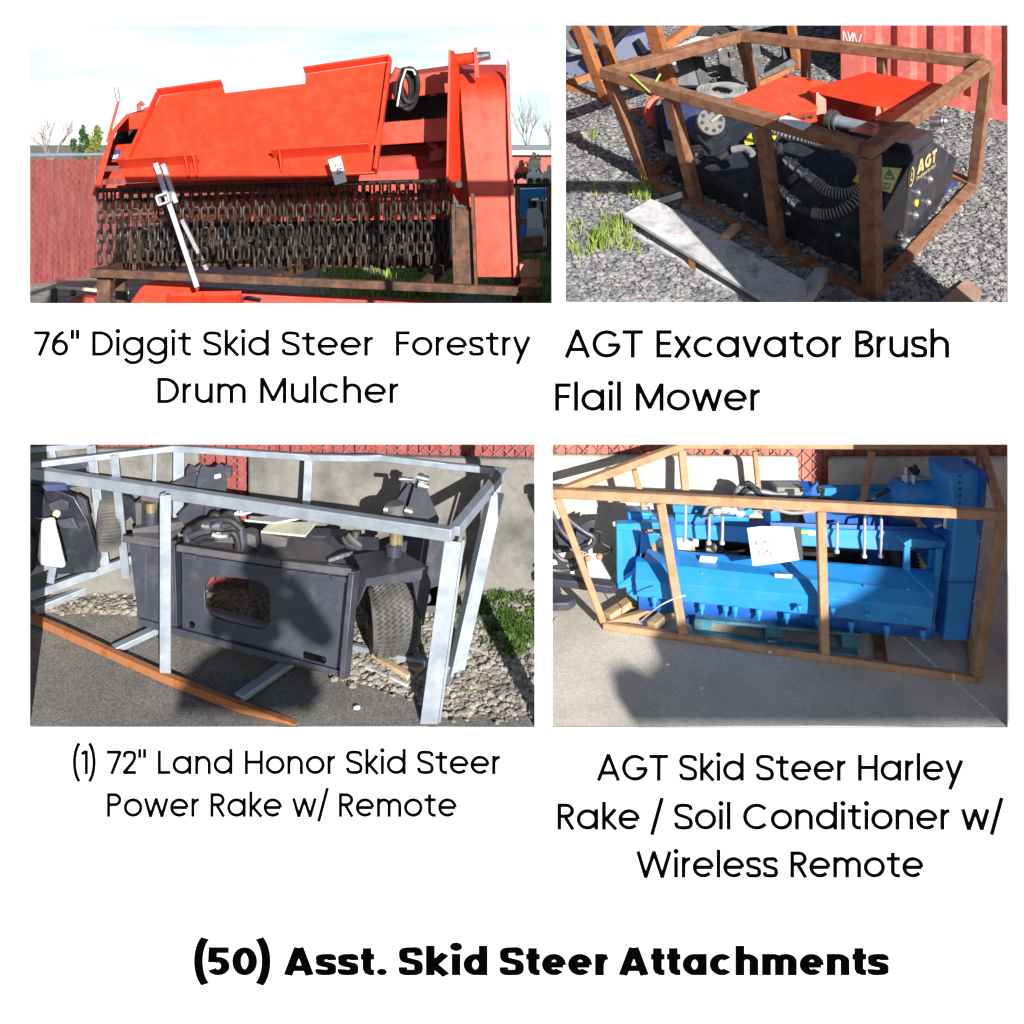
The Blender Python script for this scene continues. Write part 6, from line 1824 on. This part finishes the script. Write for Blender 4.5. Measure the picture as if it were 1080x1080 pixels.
# blade: three folds
mb = MB()
prof_l = [(677, 580, 1.02), (671, 592, 1.0), (670, 612, 0.992), (672, 629, 1.0)]
prof_r = [(985, 603, 1.02), (985, 625, 1.0), (984.5, 642, 0.992), (982.5, 662, 1.0)]
vs = []
for (x0, y0, k0), (x1, y1, k1) in zip(prof_l, prof_r):
    vs += [P(x0, y0, db(x0, y0) * k0), P(x1, y1, db(x1, y1) * k1)]
n0 = len(vs)
vs += [p + V((0, 0.03, 0)) for p in vs[:n0]]
fs = []
for i in range(3):
    fs += [(2 * i, 2 * i + 1, 2 * i + 3, 2 * i + 2), (n0 + 2 * i, n0 + 2 * i + 2, n0 + 2 * i + 3, n0 + 2 * i + 1)]
    fs += [(2 * i, 2 * i + 2, n0 + 2 * i + 2, n0 + 2 * i), (2 * i + 1, n0 + 2 * i + 1, n0 + 2 * i + 3, 2 * i + 3)]
fs += [(0, n0, n0 + 1, 1), (6, 7, n0 + 7, n0 + 6)]
mb.add(vs, fs)
obj('blade', mb, M['blue'], B, smooth=0, bevel=0.003)
mb = MB(); mb.bar(P(677, 580, db(677, 580) * 1.025), P(985, 603.5, db(985, 603) * 1.025), 0.05, 0.012, up=(0, 0.3, 1))
obj('blade_edge', mb, M['blue_deep'], B)
for x, y in ((912, 618), (958, 622), (828, 606), (740, 604)):
    mb = MB(); mb.ball(P(x, y, mul(db, 0.998)), 0.008, 8); obj('bolt', mb, M['steel'], B)
# roller with teeth
mb = MB(); ra, rb_ = P(675, 626, 5.86), P(983, 656, 5.56); mb.cyl(ra, rb_, 0.085, n=24)
ro = obj('roller', mb, M['blue_deep'], B)
def tooth(x, y, L=0.09, w=0.023, f=None):
    a = P(x, y - 4, mul(db, 1.0) if f is None else f); mb = MB()
    mb.lathe(a, V((0, -0.1, -1)), [(0, w * 0.8), (L * 0.45, w * 0.78), (L * 0.47, w * 0.55), (L * 0.85, w * 0.4), (L, w * 0.2)], 12)
    obj('tooth', mb, M['blue'], ro)
for x, y in ((829.5, 650), (863, 655), (897.5, 659), (935, 663), (973, 668), (690, 633), (740, 640), (800, 646), (775, 643), (765, 642)): tooth(x, y, 0.062)
for x, y in ((843, 642), (878, 645), (914, 650), (954, 654)): tooth(x, y, 0.04, 0.02, mul(db, 0.988))
for x, y in ((850, 654), (882, 657), (918, 661), (955, 665), (720, 639), (700, 635)): tooth(x, y, 0.05, 0.02, mul(db, 1.02))
# left cheek: open frame
mb = MB()
mb.pp([(650, 553), (656, 554), (658, 621), (651, 620)], 5.8, 0.05)
mb.pp([(650, 552.5), (701, 551.5), (703, 558), (650, 560)], 5.79, 0.06)
mb.pp([(651.5, 617), (668, 606), (672, 600), (674, 611), (664, 619), (652, 621.5)], 5.79, 0.06)
mb.pp([(660, 619), (672, 612), (681, 633), (679, 640), (661, 626)], 5.8, 0.03)
mb.pp([(676, 563), (700, 563), (682, 581), (672, 592), (674, 600)], 5.86, 0.02)
obj('cheek_frame', mb, M['blue'], B, bevel=0.004)
mb = MB(); mb.pp([(655, 556), (678, 562), (672, 600), (668, 608), (657, 615)], 5.9, 0.03)
obj('cheek_panel', mb, M['blue'], B)
mb = MB(); mb.pp([(662, 540), (688, 541), (690, 550), (662, 550)], 5.88, 0.12); mb.pp([(686, 545), (700, 546), (700, 551), (686, 551)], 5.86, 0.08)
obj('cheek_cap', mb, M['blue'], B, bevel=0.01)
mb = MB(); mb.pp([(700, 545), (711, 546), (718, 600), (733, 671), (727, 668), (708, 590)], 5.78, 0.04)
obj('side_bracket', mb, M['blue_deep'], B)
# beams
mb = MB(); mb.pp([(700, 552), (845, 557), (1003, 561.5), (960, 582), (845, 576), (790, 573), (704, 566)], plane((700, 552, 5.98), (1003, 561, 5.78), (960, 582, 5.79)), 0.07)
obj('cross_beam', mb, M['blue'], B, bevel=0.006)
mb = MB(); mb.pp([(700, 548), (845, 552), (1000, 557), (1000, 561), (845, 557), (700, 552.5)], plane((700, 552, 6.0), (1003, 561, 5.8), (960, 582, 5.79)), 0.12)
obj('beam_cap', mb, M['blue_deep'], B)
mb = MB(); mb.pp([(709, 533), (742, 534), (790, 536), (790, 549), (712, 548)], 6.05, 0.04); mb.pp([(712, 542), (790, 546), (790, 552), (712, 550)], 5.98, 0.02)
obj('upper_frame', mb, M['blue'], B, bevel=0.004)
mb = MB(); mb.pp([(862, 515), (940, 514), (942, 531), (862, 531)], 6.22, 0.06); mb.pp([(905, 526), (915, 521), (938, 517), (930, 530), (900, 534)], 6.15, 0.03)
mb.pp([(775, 528), (862, 517), (862, 532), (790, 538)], 6.2, 0.05)
obj('rear_beam', mb, M['blue'], B, bevel=0.005)
mb = MB(); mb.pp([(811, 507), (856, 507), (863, 514), (848, 522), (818, 517)], plane((811, 507, 6.2), (856, 507, 6.2), (848, 522, 6.05)), 0.03); mb.pp([(850, 522), (863, 508), (863, 531), (846, 531)], 6.1, 0.03)
obj('control_bracket', mb, M['blue_deep'], B, bevel=0.003)
mb = MB(); mb.pp([(819, 514), (848, 515), (850, 525), (820, 525)], 6.04, 0.12)
cb = obj('control_box', mb, M['hose_grey'], B, bevel=0.008)
mb = MB(); mb.pp([(829, 516), (838, 516), (838, 522), (829, 522)], 6.03, 0.006); obj('socket', mb, M['dark'], cb)
mb = MB(); mb.pp([(844, 534), (880, 543), (938, 546), (955, 550), (940, 556), (850, 552)], 5.98, 0.03); mb.pp([(938, 549), (967, 552), (967, 557), (938, 556)], 5.95, 0.05)
obj('deck_plate', mb, M['blue_deep'], B)
for xs, y0, y1 in (((723,), 534, 570), ((748, 762), 546, 572), ((883,), 553, 581), ((912, 929.5), 548, 586)):
    mb = MB()
    for x in xs:
        mb.tube([P(x - 0.5, y1, 5.8), P(x, (y0 + y1) / 2, 5.79), P(x, y0, 5.84), P(x, y0 - 3, 5.95)], 0.0085, 8); mb.cyl(P(x - 0.5, y1 + 2, 5.8), P(x - 0.5, y1 - 1, 5.8), 0.015, n=8)
    obj('u_bolt', mb, M['silver_paint'], B)
mb = MB(); mb.pp([(915, 546), (931, 547), (930, 600), (918, 600)], 5.9, 0.05); obj('riser', mb, M['blue_deep'], B)
mb = MB(); mb.pp([(780, 578), (920, 586), (930, 602), (860, 598), (780, 592)], 6.12, 0.05); obj('rear_plate', mb, M['dark'], B)
mb = MB(); mb.pp([(706, 566), (790, 573), (792, 582), (745, 580), (700, 578)], 6.1, 0.03); obj('inner_plate', mb, M['dark'], B)
mb = MB(); mb.cyl(P(690, 572, 6.0), P(728, 574, 6.0), 0.035, n=14); mb.cyl(P(728, 572, 6.0), P(736, 572, 6.0), 0.024, n=12); obj('cylinder', mb, M['paper'], B)
mb = MB(); mb.cyl(P(744, 579, 5.98), P(762, 582, 5.98), 0.026, n=12); mb.ball(P(754, 577, 5.97), 0.03, 10); obj('valve', mb, M['steel_dull'], B)
caster(P(945, 594, 6.08), (0.97, 0.2, 0), 0.16, 0.14, B)
# motor
mb = MB(); a, b = P(943, 521, 5.98), P(998, 521, 5.95)
mb.lathe(a, b - a, [(0, 0.045), (0.03, 0.06), (0.05, 0.075), (0.27, 0.075), (0.28, 0.06), (0.31, 0.05)], 24)
mo2 = obj('hydraulic_motor', mb, M['blue'], B)
mb = MB()
for x in (955, 963): mb.cyl(P(x, 513, 5.95), P(x + 1, 492, 5.95), 0.014, n=10); mb.cyl(P(x, 507, 5.95), P(x + 0.4, 500, 5.95), 0.024, n=10)
mb.cyl(P(968, 500, 5.95), P(980, 506, 5.95), 0.012, n=8)
obj('port_fitting', mb, M['steel'], mo2)
mb = MB(); mb.cyl(P(961, 498, 5.95), P(968, 494, 5.95), 0.026, n=12); obj('port_cap', mb, M['rubber'], mo2)
mb = MB(); mb.pp([(941, 517), (950, 508), (958, 510), (958, 527), (944, 530)], 5.93, 0.1); obj('motor_mount', mb, M['blue'], mo2, bevel=0.006)
# right: belt guard and brackets
mb = MB(); mb.pp([(1001, 500), (1009, 498), (1039.5, 497.5), (1039, 522), (1036, 550), (1020.5, 677), (995, 676), (1007, 548)], plane((1001, 500, 5.66), (1039, 498, 5.66), (1010, 676, 5.5)), vec=(0.0, 0.3, 0.0))
bg_ = obj('belt_guard', mb, M['blue'], B, bevel=0.012)
mb = MB(); mb.bar(P(998, 614.5, 5.535), P(1028, 614.5, 5.535), 0.006, 0.006); obj('seam', mb, M['blue_deep'], bg_)
mb = MB()
for k in range(6): p = P(1012.5, 502 + k * 7, 5.648 - k * 0.006); mb.ball(p, 0.007, 6)
obj('vent_hole', mb, M['ink'], bg_)
mb = MB()
for x, y in ((1033.5, 571), (1026, 634), (1031, 600)): mb.cyl(P(x, y, 5.55), P(x + 3, y, 5.55), 0.007, n=8)
obj('guard_bolt', mb, M['steel'], bg_)
mb = MB(); mb.pp([(1037, 499), (1041, 498), (1040, 525), (1022, 676), (1019, 676)], 5.6, vec=(0.0, 0.25, 0)); obj('guard_flange', mb, M['blue_deep'], bg_)
mb = MB()
mb.pp([(993, 535), (1003, 503), (1003, 560), (993, 560)], 5.85, 0.05); mb.pp([(986, 550), (1006, 547), (1004, 565), (986, 564)], 5.72, 0.2)
obj('guard_mount', mb, M['blue_deep'], B, bevel=0.005)
mb = MB(); mb.cyl(P(997, 557, 5.7), P(998, 545, 5.7), 0.012, n=8); mb.cyl(P(985, 556, 5.72), P(993, 553, 5.72), 0.014, n=8); mb.cyl(P(997, 520, 5.8), P(999, 513, 5.8), 0.012, n=8); obj('mount_bolt', mb, M['steel'], B)
mb = MB()
mb.pp([(953, 573), (962, 568), (998, 572), (997, 579), (955, 577)], 5.62, vec=(0, 0.12, 0.0))
mb.pp([(954, 577), (960, 577), (960, 602), (953, 602)], 5.62, 0.02); mb.pp([(988, 579), (995, 579), (986, 661), (981.5, 661)], 5.58, 0.025)
mb.pp([(981, 579), (987, 579), (983.5, 604), (979, 600)], 5.66, 0.02)
obj('end_bracket', mb, M['blue'], B, bevel=0.003)
mb = MB(); mb.pp([(966, 580), (988, 580), (984, 605)], 5.78, 0.02); mb.pp([(998, 562), (1006, 562), (998, 628), (994, 628)], 5.64, 0.1); obj('end_web', mb, M['blue_deep'], B)
mb = MB(); mb.cyl(P(990, 650, 5.72), P(999, 652, 5.62), 0.06, n=18); mb.cyl(P(987, 650, 5.7), P(991, 650, 5.68), 0.035, n=14); obj('bearing', mb, M['dark'], B)
# hoses on top
for k, q in enumerate(([(775, 524), (780, 514), (787, 510), (796, 514), (802, 524)], [(778, 528), (786, 517), (798, 516), (806, 525), (818, 528)], [(783, 527), (792, 520), (806, 519), (818, 522), (830, 521)], [(786, 511), (790, 510), (800, 520), (808, 530)], [(800, 530), (830, 531), (862, 528)])):
    mb = MB(); mb.tube(smooth_path([P(x, y, 6.06 - 0.02 * k) for x, y in q], 6), 0.016, 8); obj('hydraulic_hose', mb, M['rubber'] if k % 2 else M['hose_grey'], B)
for k, q in enumerate(([(742, 545), (746, 536), (755, 535), (762, 540), (770, 541)], [(745, 546), (756, 540), (768, 537), (778, 540)], [(800, 541), (815, 537), (835, 541), (860, 539)], [(862, 525), (884, 529), (908, 532), (938, 516)], [(864, 520), (863, 514), (868, 516), (866, 526)])):
    mb = MB(); mb.tube(smooth_path([P(x, y, 5.93 - 0.01 * k) for x, y in q], 6), 0.011, 8); obj('cable', mb, M['rubber'] if k > 2 else M['hose_grey'], B)
mb = MB()
for x, y in ((756, 539), (764, 537), (772, 538), (780, 541)): mb.ball(P(x, y, 5.9), 0.03, 8, (1.2, 1, 0.8))
obj('valve_body', mb, M['silver_paint'], B)
mb = MB(); mb.pp([(805, 540), (822, 538), (824, 550), (808, 551)], 5.92, 0.1); mb.pp([(781, 541), (792, 536), (797, 541), (786, 546)], 5.9, 0.02); obj('valve_bank', mb, M['blue'], B, bevel=0.008)
mb = MB(); mb.pp([(739, 586), (757, 588), (754, 595), (737, 593.5)], mul(db, 1.0105), 0.003); mb.pp([(817, 605), (836, 606), (835, 610), (817, 609)], mul(db, 0.997), 0.003)
obj('paper_label', mb, M['paper'], B, smooth=0)
mb = MB(); mb.pp([(843, 559), (852, 559.5), (852, 563), (843, 563)], 5.86, 0.003); obj('green_label', mb, M['lime'], B, smooth=0)
mb = MB(); mb.pp([(852, 559.5), (860, 560), (860, 565), (852, 564.5)], 5.86, 0.003); obj('white_label', mb, M['paper'], B, smooth=0)
# tags and pallet
ptg = thing('paper_tag', 'large white sale tag hanging in front of the bright blue beam', 'tag', P(818, 597, 5.7))
tq = plane((789, 557, 5.64), (846, 556, 5.63), (793, 597, 5.6))
mb = MB(); mb.pp([(788, 557), (803, 555), (845, 556), (847, 590), (820, 594), (794, 597)], tq, 0.003)
obj('sheet', mb, M['paper'], ptg, smooth=0)
mb = MB(); tq2 = mul(tq, 0.9985)
write(mb, '6.75', lambda x, y, z: P(797 + x, 576 - y - x * .05, tq2), 5.5, 0, 15, w=0.14); write(mb, '7.75', lambda x, y, z: P(799 + x, 586 - y - x * .05, tq2), 5.5, 0, 15, w=0.14)
obj('handwriting', mb, M['hose_grey'], ptg, smooth=0, recalc=False)
Q = thing('blue_pallet', 'worn blue green pallet under the bright blue soil conditioner', 'pallet', P(820, 690, 5.6))
q0 = plane((731, 648, 5.66), (908, 664, 5.5), (905, 655, 5.68))
for k in range(4):
    y = k * 4.2
    mb = MB(); a, b = P(733, 651, 5.72) + V((0, 0.085 * k, 0.012 * k)), P(909, 667, 5.56) + V((0, 0.085 * k, 0.012 * k)); mb.bar(a, b, 0.075, 0.016)
    obj('deck_board', mb, M['pallet_blue'], Q, bevel=0.003)
for x, y in ((741, 663), (816, 672), (897, 681)):
    dd = 5.72 - (x - 741) * 0.001
    mb = MB(); mb.pp([(x - 9, y - 11), (x + 10, y - 9), (x + 10, y + 8), (x - 9, y + 7)], dd, vec=(0, 0.32, 0.05)); obj('block', mb, M['pallet_blue'], Q, bevel=0.004)
mb = MB(); mb.bar(P(733, 669, d_yard(733, 671)), P(905, 690, d_yard(905, 692)), 0.07, 0.018); obj('bottom_board', mb, M['pallet_blue'], Q, bevel=0.003)
mb = MB(); mb.pp([(810, 676), (821, 677), (821, 682), (811, 682)], d_yard(816, 679) - 0.01, 0.004); obj('label', mb, M['paper'], Q, smooth=0)
# junk at the left
J = thing('hose_implement', 'dark implement with tangled hoses on a white board at the left of the tan crate', 'implement', P(615, 600, 5.9))
mb = MB(); mb.pp([(585, 564), (610, 556), (628, 548), (626, 562), (622, 572), (600, 580), (583, 580)], 6.0, 0.1); mb.pp([(608, 556), (625, 548), (627, 558), (620, 570), (607, 566)], 5.96, 0.1)
obj('body', mb, M['slate'], J, bevel=0.004)
mb = MB(); mb.pp([(575, 602), (612, 608), (645, 611), (652, 616), (645, 619), (610, 614), (575, 610)], plane((575, 602, 5.9), (652, 616, 5.82), (575, 610, 5.82)), vec=(0, 0.02, -0.05))
obj('base_beam', mb, M['slate'], J, bevel=0.006)
mb = MB(); mb.pp([(616, 583), (632, 584), (640, 600), (645, 610), (622, 608)], plane((616, 583, 6.05), (645, 610, 5.88), (622, 608, 5.88)), vec=(0, 0.02, -0.02)); mb.pp([(578, 590), (604, 592), (606, 606), (578, 602)], 6.0, 0.02)
obj('white_board', mb, M['bag'], J)
for k, q in enumerate(([(578, 530), (584, 545), (592, 560), (607, 575), (618, 583)], [(590, 533), (600, 548), (615, 560), (626, 567), (624, 575), (612, 582)], [(628, 560), (634, 562), (634, 572), (643, 578), (641, 583), (632, 585)], [(578, 586), (590, 581), (604, 580), (616, 583)], [(576, 600), (592, 602), (608, 598), (614, 588)], [(580, 578), (592, 590), (606, 592)])):
    mb = MB(); mb.tube(smooth_path([P(x, y, 5.93 - 0.02 * k) for x, y in q], 6), 0.013, 8); obj('hose', mb, M['rubber'] if k in (2,) else M['slate'], J)
mb = MB()
for x, y in ((620, 589), (632, 587), (613, 586)): mb.ball(P(x, y, 5.8), 0.02, 8)
obj('coupling', mb, M['rust_tan'], J)
mb = MB(); mb.pp([(576, 610), (580, 628), (592, 626), (588, 612)], 5.84, 0.05); mb.pp([(602, 590), (612, 594), (614, 603), (606, 602)], 5.93, 0.04); obj('leg', mb, M['dark'], J)
mb = MB(); a = P(575, 629, 5.8); mb.pp([(570, 624), (600, 627), (608, 631), (600, 636), (570, 637)], plane((570, 624, 5.92), (608, 631, 5.86), (570, 637, 5.8)), vec=(0, 0.01, -0.05))
tag(obj('steel_runner', mb, M['slate'], bevel=0.008), 'flat grey steel runner on the asphalt at the far left of the tan crate', 'runner')
# small things on the asphalt
for x, y, lab in ((740, 727, 'white paper scrap on the asphalt below the second post of the tan crate'), (704, 702, 'tiny white scrap on the asphalt left of the blue green pallet'), (812, 689, 'white scrap on the asphalt beside the middle pallet block')):
    mb = MB(); p = P(x, y, d_yard); stones(mb, [(p.x, p.y)], 0.012, 0.014, lambda x, y: yard_z(y) + 0.004); tag(obj('paper_scrap', mb, M['paper'], smooth=0), lab, 'scrap')
mb = MB(); p = P(1052, 773, 5.06); mb.ball(p, 0.075, 18, (1.0, 0.4, 0.55))
tag(obj('red_ball', mb, mat('pink_red_plastic', [(0.6, 0.05, 0.09), (0.7, 0.08, 0.12)], rough=0.4)), 'pinkish red plastic ball low in the right corner of the blue conditioner bay', 'ball')

# ================================================================== behind the photographer's place: unseen things added to throw the long shadows into the lower bays
SX, SZ = math.tan(SUN_AZ), math.tan(SUN_EL) / math.cos(SUN_AZ)
def against_sun(u, v, t):     # a point t metres in front of the board on the sunbeam that meets it at (u, v)
    return V((u + SX * t, BOARD - t, v + SZ * t))
crane = thing('added_crane', 'added slender jib crane, unseen far to the right behind the viewer', 'crane', (16, -7, -1.55))  # added unseen crane, only there to carry the shadow casters
mb = MB(); mb.cyl(V((16, -7, -1.55)), V((16, -7, 10)), 0.12, 0.1, 14)
obj('mast', mb, M['galv'], crane)
mb = MB(); mb.bar(V((16, -7, 9.9)), V((1.6, -0.8, 9.9)), 0.08, 0.14)
obj('arm', mb, M['galv'], crane)
base = against_sun(-1.2, 0.105, 6.0)
wp = thing('added_platform', 'small added timber platform, unseen, hung from the jib crane on thin ropes', 'platform', base)  # added unseen support for the figure that casts the lower left shadow
mb = MB(); mb.prism([base + V(q) for q in ((-0.36, -0.14, -0.03), (0.3, -0.14, -0.03), (0.3, 0.12, -0.03), (-0.36, 0.12, -0.03))], V((0, 0, 0.025)))
obj('deck', mb, M['wood'], wp)
for q in ((-0.34, 0), (0.28, 0)):
    mb = MB(); mb.cyl(base + V((q[0], q[1], -0.02)), V((base.x + q[0] * 0.2, base.y, 9.85)), 0.003, n=6); obj('rope', mb, M['dark'], wp)
def skinned(name, verts, edges, radii, m, parent=None, sub=2):
    me = bpy.data.meshes.new(name)
    me.from_pydata([V(v) for v in verts], edges, [])
    me.materials.append(m)
    o = bpy.data.objects.new(name, me); COL.objects.link(o)
    if parent: o.parent = parent
    md = o.modifiers.new('skin', 'SKIN')
    for k, r in enumerate(radii):
        me.skin_vertices[0].data[k].radius = (r, r)
    me.skin_vertices[0].data[0].use_root = True
    ss = o.modifiers.new('subd', 'SUBSURF'); ss.levels = sub; ss.render_levels = sub
    for p in me.polygons: p.use_smooth = True
    return o
pe = thing('person', 'unseen person in dark clothes kneeling on the added platform and holding a phone up', 'person', base)  # photographer out of view; pose and place shaped for the cast shadow
vs = [(0, 0, .09), (0, .04, .19), (0, .1, .31), (0, .15, .385), (0, .17, .43), (0, .19, .50), (0, .2, .58),
      (-.15, .12, .35), (-.25, .16, .20), (-.09, .36, .36), (-.06, .40, .40),
      (.16, .12, .35), (.33, .14, .19), (.12, .36, .36), (.07, .40, .40),
      (-.09, .02, .07), (-.3, .2, .01), (-.33, -.1, .015), (.09, .02, .07), (.22, .2, .01), (.2, -.1, .015)]
ed = [(0, 1), (1, 2), (2, 3), (3, 4), (4, 5), (5, 6), (3, 7), (7, 8), (8, 9), (9, 10), (3, 11), (11, 12), (12, 13), (13, 14), (0, 15), (15, 16), (16, 17), (0, 18), (18, 19), (19, 20)]
rd = [.15, .145, .16, .1, .06, .1, .085, .075, .055, .04, .035, .075, .055, .04, .035, .1, .075, .05, .1, .075, .05]
try:
    body = skinned('body', vs, ed, rd, M['dark'], pe)
    if not body.data.skin_vertices: raise RuntimeError
except Exception:
    pass
mb = MB(); mb.ball(base + V((0, 0.18, 0.55)), 0.115, 14, (0.95, 1, 1)); obj('hair', mb, M['dark'], pe)
ph = MB(); ph.prism([base + V(q) for q in ((-0.07, 0.43, 0.36), (0.08, 0.43, 0.36), (0.08, 0.43, 0.44), (-0.07, 0.43, 0.44))], V((0, 0.01, 0)))
tag(obj('phone', ph, M['ink']), 'dark phone held up by the kneeling person', 'phone')
outl = [(0.60, 0.002), (0.60, 0.10), (0.66, 0.18), (0.76, 0.20), (0.83, 0.17), (0.95, 0.22), (1.0, 0.31), (1.06, 0.37), (1.15, 0.40), (1.25, 0.38), (1.31, 0.31), (1.36, 0.31), (1.5, 0.36), (1.75, 0.43), (2.12, 0.6), (2.39, 0.76), (2.395, 0.002)]
mb = MB(); mb.prism([against_sun(u, v, 6.6) for u, v in outl], V((0, -0.004, 0)))
blocker_root = thing('blocker', 'dark tarpaulin added unseen behind the viewer, cut to the shadow outline and hung on thin ropes', 'blocker', against_sun(1.5, 0.015, 6.6))  # added unseen sheet, outlined so its shadow darkens the lower right bay
obj('sheet', mb, M['dark'], blocker_root, smooth=0)
for u, v in ((1.15, 0.40), (2.38, 0.75)):
    a = against_sun(u, v, 6.6); mb = MB(); mb.cyl(a, V((a.x + 0.05, a.y - 0.3, 9.85)), 0.003, n=6); obj('rope', mb, M['dark'], blocker_root)

# repeats of a kind carry one group phrase
GROUPS = {'shipping_crate': 'steel shipping crates around the machines', 'paper_tag': 'paper tags on the machines and crates', 'black_implement': 'black machines behind the flail mower',
          'yard_implement': 'implements in the far sale yard', 'evergreen_tree': 'evergreens beyond the red fence', 'bare_tree': 'bare trees on the skyline', 'drum_mulcher': 'red drum mulchers stacked on the stand',
          'power_rake': 'power rakes in galvanised crates', 'timber_batten': 'timber battens', 'timber_scrap': 'timber scraps below the caster wheel', 'paper_scrap': 'white scraps on the asphalt',
          'slat_fence': 'red slatted fences', 'paper_sack': 'white paper sacks'}
for o in list(bpy.data.objects):
    if o.parent is None and 'label' in o.keys() and 'group' not in o.keys():
        q = GROUPS.get(o.name.split('.')[0])
        if q: o['group'] = q
